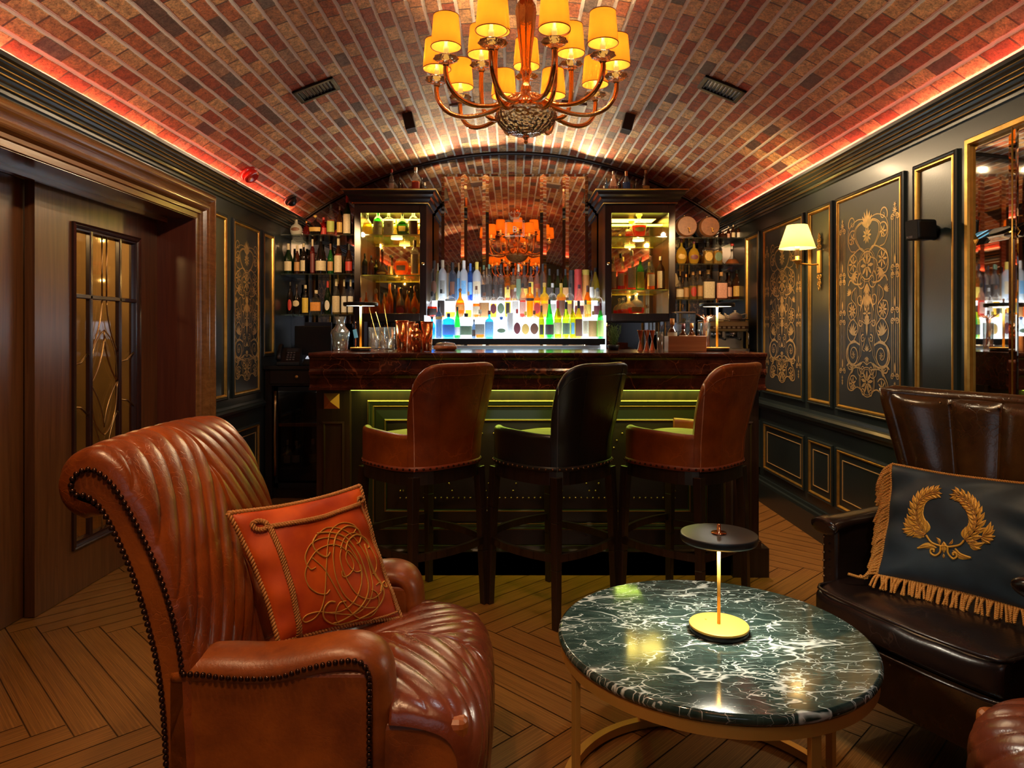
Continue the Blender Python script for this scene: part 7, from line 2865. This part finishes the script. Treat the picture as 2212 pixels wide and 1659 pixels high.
def make_mixing_glass(label, p, spoons):
    t = thing('mixing_glass', label, 'mixing glass', p, 0, 'cut-glass mixing glasses')
    b = MB()
    k = 24
    P = [(0.040, 0.0), (0.044, 0.006)] + [(0.0445 + (0.0016 if i % 2 else 0), 0.010 + 0.008 * i) for i in range(9)] + [(0.045, 0.085), (0.046, 0.130)]
    b.lathe([(0.0, 0.0)] + P, n=48, flute=16, fd=0.018, caps=False)
    b.lathe([(0.0, 0.014), (0.040, 0.014), (0.043, 0.129)], n=32, caps=False)
    b.build('cut_glass_body', CGL, t)
p1 = on_bar(814, 3.86)
p2 = on_bar(835, 3.74)
make_mixing_glass('cut-glass mixing glass with bar spoons, nearer the disc lamp', p1, 0)
make_mixing_glass('cut-glass mixing glass with bar spoons, nearer the copper shakers', p2, 0)
SPG = mat('gilt_spoon', (0.85, 0.55, 0.15), 0.2, metal=1.0)
def make_spoon(label, a, b_):
    t = thing('bar_spoon', label, 'bar spoon', a)
    m = MB()
    rope(m, [Vector((0, 0, 0)), b_ - a], 0.0024, 0.010, 2, 5)
    m.build('twisted_stem', SPG, t, recalc=False)
    m = MB()
    m.sphere((0, 0, 0), 0.008, 10, 6, (1, 0.4, 1.4))
    m.build('bowl', SPG, t)
make_spoon('twisted gilt bar spoon leaning furthest left in the mixing glasses', p1 + Vector((0.012, 0, 0.024)), px(797, 663, 3.86))
make_spoon('twisted gilt bar spoon leaning in the middle of the mixing glasses', p2 + Vector((-0.002, 0, 0.024)), px(812, 674, 3.76))
make_spoon('twisted gilt bar spoon leaning furthest right in the mixing glasses', p2 + Vector((0.024, 0, 0.024)), px(829, 655, 3.72))

CU2 = mat('hammered_copper', (0.86, 0.34, 0.13), 0.14, metal=1.0)
def shaker(label, pxx, d, h, r, tin=True):
    t = thing('cocktail_shaker', label, 'cocktail shaker', on_bar(pxx, d), 0, 'copper cocktail shakers')
    b = MB()
    b.lathe([(0.0, 0.0), (r * 0.74, 0.0), (r * 0.76, 0.004), (r, h), (r - 0.002, h)] if tin else [(0.0, 0.0), (r * 0.85, 0.0), (r, h * 0.45), (r * 0.98, h * 0.66), (0, h * 0.66)], n=32, caps=False)
    b.build('tin', CU2, t)
    if tin:
        b = MB()
        b.tube([(r * math.cos(2 * PI * i / 24), r * math.sin(2 * PI * i / 24), h) for i in range(24)], 0.0018, 6, closed=True)
        b.build('rim', CU2, t)
    else:
        b = MB()
        b.lathe([(r * 0.98, h * 0.66), (r * 0.8, h * 0.76), (r * 0.5, h * 0.82), (r * 0.48, h * 0.84)], n=32)
        b.build('strainer_top', CU2, t)
        b = MB()
        b.lathe([(r * 0.46, h * 0.84), (r * 0.5, h * 0.97), (r * 0.3, h), (0, h)], n=24)
        b.build('cap', CU2, t)
shaker('tall copper shaker tin, leftmost beside the mixing glasses', 868, 3.72, 0.163, 0.036)
shaker('tall copper shaker tin standing behind the capped shaker', 884, 3.92, 0.160, 0.034)
shaker('copper cobbler shaker with strainer top and cap', 899, 3.66, 0.148, 0.028, False)
shaker('tall copper shaker tin, rightmost beside the lit bottles', 922, 3.72, 0.158, 0.034)

def make_bowl():
    t = thing('wooden_bowl', 'low wooden bowl with a glass lid right of the shakers', 'bowl', on_bar(962, 3.98))
    b = MB()
    b.lathe([(0.0, 0.0), (0.055, 0.0), (0.066, 0.008), (0.068, 0.020), (0.064, 0.026), (0.0, 0.024)], n=32)
    b.build('base', mat('cherry_wood', (0.34, 0.10, 0.03), 0.35), t)
    b = MB()
    b.lathe([(0.062, 0.026), (0.052, 0.040), (0.02, 0.046), (0.0, 0.047)], n=32, caps=False)
    b.build('lid', CGL, t)
make_bowl()

def jigger(label, pxx, d):
    t = thing('jigger', label, 'jigger', on_bar(pxx, d), 0, 'hourglass jiggers')
    h, r = 0.112, 0.0165
    b = MB()
    b.lathe([(r, 0.0), (0.0045, h * 0.47), (0.0045, h * 0.53), (r, h)], n=24, caps=False)
    b.build('cone_cups', mat('rose_gold', (0.80, 0.42, 0.26), 0.14, metal=1.0), t)
    b = MB()
    for z in (0.0015, h):
        b.tube([(r * math.cos(2 * PI * i / 20), r * math.sin(2 * PI * i / 20), z) for i in range(20)], 0.0012, 5, closed=True)
    b.build('rim', mat('rose_gold', (0.80, 0.42, 0.26), 0.14, metal=1.0), t)
jigger('rose-gold hourglass jigger, leftmost of the three by the herb plant', 1383, 3.76)
jigger('rose-gold hourglass jigger, middle of the three by the herb plant', 1397, 3.68)
jigger('rose-gold hourglass jigger, rightmost of the three by the herb plant', 1409, 3.80)

def tumbler(label, name, pos, r, h, m=CGL):
    t = thing(name, label, 'glass', pos)
    b = MB()
    b.lathe([(0.0, 0.0), (r * 0.9, 0.0), (r, h)], n=28, caps=False)
    b.lathe([(0.0, 0.008), (r * 0.86, 0.008), (r * 0.96, h)], n=28, caps=False)
    b.build('glass_wall', m, t)
    return t
tumbler('clear glass jar standing left of the wooden bitters box', 'glass_jar', on_bar(1426, 3.86), 0.019, 0.105)

def make_caddy():
    d = 3.72
    x0, x1 = (1440 - 1106) * d / 1500, (1521 - 1106) * d / 1500
    c = (x0 + x1) / 2
    t = thing('wooden_box', 'open orange-brown wooden box of small bitters bottles on the bar', 'box', (c, d, BT))
    w = (x1 - x0) / 2
    m = wood('honey_wood', (0.30, 0.095, 0.025), (0.46, 0.17, 0.05), 0.45, axis='x')
    H = 0.082
    for nm, bx in (('front_panel', (-w, -0.045, 0, w, -0.038, H)), ('back_panel', (-w, 0.052, 0, w, 0.059, H)), ('side_panel', (-w, -0.038, 0, -w + 0.007, 0.052, H)), ('side_panel', (w - 0.007, -0.038, 0, w, 0.052, H)), ('bottom_panel', (-w + 0.007, -0.038, 0, w - 0.007, 0.052, 0.006))):
        b = MB()
        b.box(*bx)
        b.build(nm, m, t, bevel=0.001, seg=1)
    def bitters(label, pxx, dd, top, r, cap, lab):
        x = (pxx - 1106) * dd / 1500
        h = zs(top, dd) - (BT + 0.0065)
        o = thing('bitters_bottle', label, 'bottle', (x, dd, BT + 0.0065), 0, 'small bitters bottles in the wooden box')
        q = MB()
        q.lathe([(0.0, 0.0), (r, 0.0), (r, h * 0.50), (r * 0.85, h * 0.60), (r * 0.42, h * 0.70), (r * 0.38, h * 0.88), (0, h * 0.88)], n=18)
        q.build('glass_body', gmat('brown'), o)
        q = MB()
        q.grid(lambda u, v: (r * 1.02 * math.cos(-PI / 2 + 1.5 * (2 * u - 1)), r * 1.02 * math.sin(-PI / 2 + 1.5 * (2 * u - 1)), h * (0.10 + 0.46 * v)), 14, 4)
        q.build('label', lmat(lab), o)
        q = MB()
        q.lathe([(r * 0.48, h * 0.80), (r * 0.48, h), (0, h)], n=14)
        q.build('cap', lmat(cap), o)
    bitters('dropper bottle with orange cap, tallest and leftmost in the wooden box', 1452, 3.735, 688, 0.0255, 'orange', 'cream')
    bitters('bitters bottle with maroon cap behind the middle of the wooden box', 1476, 3.750, 699, 0.0215, 'maroon', 'cream')
    bitters('bitters bottle with orange cap at the right of the wooden box', 1494, 3.715, 698, 0.0200, 'orange', 'tan')
    bitters('low bitters bottle with black cap at the right end of the wooden box', 1509, 3.755, 712, 0.0150, 'black', 'cream')
make_caddy()

def make_straws():
    p = on_bar(1524, 3.87)
    t = tumbler('tall glass full of rose-gold metal straws left of the right bar lamp', 'straw_glass', p, 0.026, 0.155)
    rnd = random.Random(11)
    RG = mat('rose_gold_straw', (0.85, 0.50, 0.34), 0.2, metal=1.0)
    for i in range(12):
        a = rnd.uniform(0, 2 * PI)
        s = thing('metal_straw', 'rose-gold metal straw with a bent tip in the tall straw glass', 'straw', p + Vector((0.012 * math.cos(a), 0.012 * math.sin(a), 0.012)), 0, 'metal straws in the tall glass')
        top = Vector((0.014 * math.cos(a + 2.6) + (i - 5.5) * 0.0016, 0.012 * math.sin(a + 2.6), 0.165))
        out = Vector(((i - 5.5) * 0.0075, rnd.uniform(-0.012, 0.012), 0.022 + rnd.uniform(-0.004, 0.006)))
        q = MB()
        q.tube([Vector((0, 0, 0)), top, top + out * 0.4, top + out], 0.0024, 7)
        q.build('tube', RG, s)
make_straws()

# ------------------------------------------------------------------ behind the bar
def make_plant():
    p = Vector(((1325 - 1106) * 4.02 / 1500, 4.02, BT))
    t = thing('potted_rosemary', 'green rosemary sprigs in a small pot right of the lit bottles', 'plant', p)
    b = MB()
    b.lathe([(0.0, 0.0), (0.028, 0.0), (0.036, 0.028), (0.034, 0.030), (0.0, 0.026)], n=20)
    b.build('pot', BLACK, t)
    rnd = random.Random(2)
    g = MB()
    for i in range(26):
        a = rnd.uniform(0, 2 * PI)
        l = rnd.uniform(0.05, 0.125)
        le = rnd.uniform(0.1, 0.42)
        base = Vector((rnd.uniform(-0.02, 0.02), rnd.uniform(-0.02, 0.02), 0.024))
        d = Vector((math.cos(a) * le, math.sin(a) * le, 1)).normalized()
        tip = base + d * l
        g.tube([base, tip], 0.0010, 4)
        for k in range(int(l / 0.0055)):
            q = base + d * (0.012 + k * 0.0055)
            b2 = rnd.uniform(0, 2 * PI)
            v = (Vector((math.cos(b2), math.sin(b2), 0.9))).normalized() * 0.016
            g.tube([q, q + v], [0.0014, 0.0005], 3)
    g.build('needles', mat('rosemary_green', (0.10, 0.20, 0.045), 0.6), t, recalc=False)
make_plant()

for nm, x, pyc, rr in (('oak barrel with a small brass tap on the top right shelf, nearer the cabinet', 1484.8, 488.5, 22.5), ('oak barrel with a small brass tap on the top right shelf, nearer the wall', 1534.5, 487.5, 21.5)):
    d = 5.64
    R = rr * d / 1500
    p = Vector(((x - 1106) * d / 1500, d, SRr['top'] + 0.0005))
    t = thing('oak_barrel', nm, 'barrel', p, 0, 'small oak barrels')
    zc = R + 0.012
    b = MB()
    b.lathe([(R * 0.90, 0.0), (R * 0.92, 0.0), (R * 1.05, 0.06), (R * 1.08, 0.10), (R * 1.05, 0.14), (R * 0.92, 0.20), (0.0, 0.20)], (0, -0.0, zc), 32, axis=(0, 1, 0))
    b.build('staves', wood('barrel_oak', (0.10, 0.035, 0.012), (0.20, 0.075, 0.025), 0.5, axis='y'), t)
    b = MB()
    b.lathe([(0.0, 0.006), (R * 0.88, 0.006), (R * 0.88, 0.012), (0, 0.012)], (0, 0, zc), 32, axis=(0, 1, 0))
    b.build('head', wood('barrel_head_oak', (0.42, 0.20, 0.035), (0.62, 0.33, 0.07), 0.5, scale=0.4), t)
    for y0, r0 in ((0.004, 0.925), (0.045, 1.035), (0.15, 1.04), (0.19, 0.955)):
        b = MB()
        b.lathe([(R * r0, y0), (R * (r0 + 0.012), y0), (R * (r0 + 0.012), y0 + 0.014), (R * r0, y0 + 0.014)], (0, 0, zc), 32, axis=(0, 1, 0))
        b.build('hoop', BLACKMET, t)
    b = MB()
    c = Vector((0.012, 0.004, zc - R * 0.45))
    b.tube([c, c + Vector((0, -0.03, 0)), c + Vector((0, -0.034, -0.014))], 0.0045, 8)
    b.tube([c + Vector((0, -0.02, 0)), c + Vector((0, -0.02, 0.018))], 0.003, 6)
    b.tube([c + Vector((-0.010, -0.02, 0.020)), c + Vector((0.010, -0.02, 0.016))], 0.004, 6)
    b.build('tap', BRASS, t)
    b = MB()
    for yy in (0.04, 0.15):
        b.box(-R * 0.7, yy, 0.0, R * 0.7, yy + 0.016, 0.016)
    b.box(-R * 0.7, 0.03, 0.0, -R * 0.5, 0.18, 0.008)
    b.box(R * 0.5, 0.03, 0.0, R * 0.7, 0.18, 0.008)
    b.build('cradle', DARKWOOD, t)
    b = MB()
    b.tube([Vector((0, 0.1, zc + R * 1.06)), Vector((0, 0.1, zc + R * 1.2))], 0.006, 8)
    b.build('bung', mat('cork', (0.45, 0.26, 0.12), 0.8), t)

def make_coffee_machine():
    d = 5.36
    x0, x1 = (1532 - 1106) * d / 1500, (1618 - 1106) * d / 1500
    c = (x0 + x1) / 2
    t = thing('espresso_machine', 'cream and steel espresso machine on the back counter at right', 'coffee machine', (c, d, 1.0855))
    w = (x1 - x0) / 2
    CRM = mat('cream_enamel', (0.62, 0.50, 0.24), 0.3, coat=0.5)
    zt = zs(694, d) - 1.0855
    zm = zs(716, d) - 1.0855
    b = MB()
    b.box(-w, 0.0, zm, w, 0.34, zt)
    b.build('body', CRM, t, bevel=0.012, seg=3)
    b = MB()
    b.box(-w * 0.96, -0.006, zm + 0.020, w * 0.96, 0.0, zm + 0.042)
    b.build('control_strip', mat('walnut_strip', (0.10, 0.045, 0.02), 0.4), t)
    for i in range(7):
        q = MB()
        q.box(-w * 0.8 + i * w * 0.24, -0.010, zm + 0.024, -w * 0.8 + i * w * 0.24 + 0.020, -0.004, zm + 0.038)
        q.build('button', mat('ivory', (0.7, 0.62, 0.42), 0.4), t)
    b = MB()
    b.box(-w * 0.92, 0.10, 0.055, w * 0.92, 0.33, zm)
    b.build('back_body', STEEL, t)
    b = MB()
    b.box(-w, -0.02, 0.012, w, 0.33, 0.055)
    b.build('drip_tray', STEEL, t, bevel=0.004)
    for sx_ in (-1, 1):
        for sy_ in (0.03, 0.28):
            q = MB()
            q.lathe([(0.014, 0.0), (0.014, 0.013)], (sx_ * w * 0.85, sy_, 0), 12)
            q.build('foot', BLACK, t)
    for k in (-0.45, 0.3):
        q = MB()
        q.lathe([(0.030, zm - 0.035), (0.030, zm)], (w * k, 0.045, 0), 20)
        q.build('group_head', STEEL, t)
        q = MB()
        q.lathe([(0.0, zm - 0.055), (0.028, zm - 0.050), (0.030, zm - 0.035)], (w * k, 0.045, 0), 20)
        q.tube([(w * k, 0.02, zm - 0.045), (w * k + 0.012, -0.085, zm - 0.060)], 0.0095, 10)
        q.build('portafilter', BLACK, t)
    q = MB()
    q.tube([(w * 0.86, -0.004, zm + 0.01), (w * 0.9, -0.04, zm - 0.02), (w * 0.88, -0.05, zm - 0.10)], 0.004, 8)
    q.build('steam_wand', STEEL, t)
    q = MB()
    for yy, zz in ((0.0, zt), (0.33, zt)):
        q.tube([(-w, yy, zz + 0.012), (w, yy, zz + 0.012)], 0.004, 6)
    for xx in (-w, 0, w):
        for yy in (0.0, 0.33):
            q.tube([(xx * 0.98, yy, zz - 0.004), (xx * 0.98, yy, zz + 0.012)], 0.003, 6)
    q.build('cup_rail', STEEL, t)
    top = 1.0855 + zt + 0.0005
    POR = mat('white_porcelain', (0.66, 0.60, 0.50), 0.2, coat=0.5)
    def teapot(label, pxx, dd, r, group):
        o = thing('teapot', label, 'teapot', ((pxx - 1106) * dd / 1500, dd, top), 0, group)
        q = MB()
        q.lathe([(0.0, 0.0), (r * 0.6, 0.0), (r * 0.72, 0.006), (r * 0.98, r * 0.45), (r * 0.96, r * 0.72), (r * 0.7, r * 1.05), (r * 0.5, r * 1.12), (0, r * 1.12)], n=28)
        q.build('pot', POR, o)
        q = MB()
        q.lathe([(r * 0.52, r * 1.12), (r * 0.36, r * 1.24), (0.008, r * 1.30), (0.006, r * 1.38), (0.013, r * 1.48), (0.0, r * 1.58)], n=20)
        q.build('lid', POR, o)
        q = MB()
        q.tube(catmull([(r * 0.85, 0, r * 0.9), (r * 1.4, 0, r * 1.05), (r * 1.6, 0, r * 0.75), (r * 1.3, 0, r * 0.4), (r * 0.9, 0, r * 0.35)], 5), 0.0045, 8)
        q.build('handle', POR, o)
        q = MB()
        q.tube(catmull([(-r * 0.85, 0, r * 0.45), (-r * 1.2, 0, r * 0.6), (-r * 1.4, 0, r * 1.0), (-r * 1.55, 0, r * 1.1)], 5), [0.012] * 6 + [0.010] * 5 + [0.007] * 5, 8)
        q.build('spout', POR, o)
    teapot('white porcelain teapot on the espresso machine, nearer the right wall', 1588, d + 0.09, 0.056, 'porcelain teapots')
    teapot('white porcelain teapot on the espresso machine, behind the right bar lamp', 1554, d + 0.20, 0.048, 'porcelain teapots')
    for k, (pxx, dd) in enumerate(((1541, 0.07), (1536.5, 0.24))):
        o = thing('coffee_cup', ['white upturned cup on the espresso machine, nearest the lamp stem', 'white upturned cup at the back left of the espresso machine'][k], 'cup', ((pxx - 1106) * (d + dd) / 1500, d + dd, top), 0, 'upturned cups on the espresso machine')
        q = MB()
        q.lathe([(0.030, 0.0), (0.028, 0.02), (0.018, 0.040), (0.012, 0.042), (0.012, 0.046), (0.0, 0.046)], n=20)
        q.build('bowl', POR, o)
        q = MB()
        q.tube([(0.026, 0, 0.010), (0.040, 0, 0.012), (0.038, 0, 0.030), (0.024, 0, 0.030)], 0.003, 6)
        q.build('handle', POR, o)
make_coffee_machine()

def make_blender():
    d = 5.33
    t = thing('glass_washer', 'clear square ice container on the back counter behind the wooden box', 'container', ((1478 - 1106) * d / 1500, d, 1.0855))
    b = MB()
    b.box(-0.065, -0.05, 0.0, 0.065, 0.08, 0.16)
    b.build('base', BLACK, t, bevel=0.006)
    b = MB()
    b.box(-0.072, -0.055, 0.162, 0.072, 0.085, 0.325)
    b.build('clear_bin', CGL, t)
    b = MB()
    b.box(-0.074, -0.058, 0.325, 0.074, 0.088, 0.337)
    b.build('lid', STEEL, t, bevel=0.003)
make_blender()

def make_pos():
    d = 5.50
    zb = 1.0125
    x0, x1 = (636 - 1106) * d / 1500, (716 - 1106) * d / 1500
    c = (x0 + x1) / 2
    t = thing('pos_terminal', 'black till screen seen from behind at the far left of the counter', 'screen', (c, d, zb))
    w = (x1 - x0) / 2
    b = MB()
    b.box(-w, 0.0, 0.075, w, 0.02, zs(704, d) - zb)
    b.build('screen_back', BLACK, t, bevel=0.006)
    b = MB()
    b.box(-w * 0.5, 0.022, zs(708, d) - zb, w * 0.95, 0.05, zs(696, d) - zb)
    b.build('printer_top', mat('blue_black_plastic', (0.008, 0.012, 0.03), 0.3), t)
    b = MB()
    b.box(-0.05, 0.005, 0.0, 0.05, 0.10, 0.080)
    b.build('stand', BLACK, t, bevel=0.004)
make_pos()

def make_phone():
    d = 5.34
    t = thing('desk_phone', 'black desk phone with a handset and keypad on the counter left of the bar', 'telephone', ((625 - 1106) * d / 1500, d, 1.0125), 0.15)
    w = 0.085
    b = MB()
    b.add([(-w, -0.07, 0), (w, -0.07, 0), (w, 0.09, 0), (-w, 0.09, 0), (-w, -0.07, 0.025), (w, -0.07, 0.025), (w, 0.07, 0.135), (-w, 0.07, 0.135)],
          [(3, 2, 1, 0), (4, 5, 6, 7), (0, 1, 5, 4), (1, 2, 6, 5), (2, 3, 7, 6), (3, 0, 4, 7)])
    b.build('body', BLACK, t, bevel=0.005)
    n = Vector((0, -0.62, 0.78)).normalized()
    u = Vector((1, 0, 0))
    v = n.cross(u)
    if v.z < 0:
        v = -v
    b = MB()
    b.obox((0.02, 0.04, 0.115), u, v, n, 0.085, 0.040, 0.004)
    b.build('screen', mat('grey_screen', (0.05, 0.055, 0.06), 0.2), t)
    for i in range(4):
        for j in range(3):
            q = MB()
            p = Vector((-0.008 + j * 0.022, -0.052 + i * 0.021, 0.045 + i * 0.0165))
            q.obox(p, u, v, n, 0.014, 0.010, 0.005)
            q.build('key', mat('key_grey', (0.22, 0.20, 0.20), 0.5), t)
    b = MB()
    b.tube([(-0.070, -0.065, 0.045), (-0.072, -0.04, 0.085), (-0.072, 0.04, 0.150), (-0.070, 0.07, 0.145)], [0.019, 0.014, 0.014, 0.020], 10)
    b.build('handset', BLACK, t)
    t2 = thing('card_reader', 'small card reader with a pale lit screen beside the desk phone', 'card reader', ((666 - 1106) * 5.30 / 1500, 5.30, 1.0125), -0.1)
    b = MB()
    b.add([(-0.035, -0.04, 0), (0.035, -0.04, 0), (0.035, 0.05, 0), (-0.035, 0.05, 0), (-0.035, -0.04, 0.02), (0.035, -0.04, 0.02), (0.035, 0.05, 0.075), (-0.035, 0.05, 0.075)],
          [(3, 2, 1, 0), (4, 5, 6, 7), (0, 1, 5, 4), (1, 2, 6, 5), (2, 3, 7, 6), (3, 0, 4, 7)])
    b.build('body', BLACK, t2, bevel=0.004)
    n = Vector((0, -0.52, 0.85)).normalized()
    v = n.cross(u)
    if v.z < 0:
        v = -v
    b = MB()
    b.obox((0, 0.022, 0.060), u, v, n, 0.052, 0.036, 0.003)
    b.build('screen', emis('pale_screen', (0.5, 0.55, 0.62), 0.6), t2)
make_phone()

def make_blue_tag():
    d = 4.05
    t = thing('bar_dispenser', 'thin copper stand with a blue clip beside the left bar lamp', 'stand', on_bar(768, d))
    b = MB()
    b.lathe([(0.0, 0.0), (0.022, 0.0), (0.020, 0.006), (0.004, 0.010), (0.003, 0.155), (0.005, 0.158), (0.0, 0.168)], n=16)
    b.build('post', COPPER, t)
    b = MB()
    b.obox((0.001, -0.008, 0.095), (0.97, 0, 0.2), (0, 1, 0), (-0.2, 0, 0.97), 0.022, 0.006, 0.050)
    b.build('blue_clip', mat('light_blue_plastic', (0.10, 0.30, 0.45), 0.4), t)
make_blue_tag()
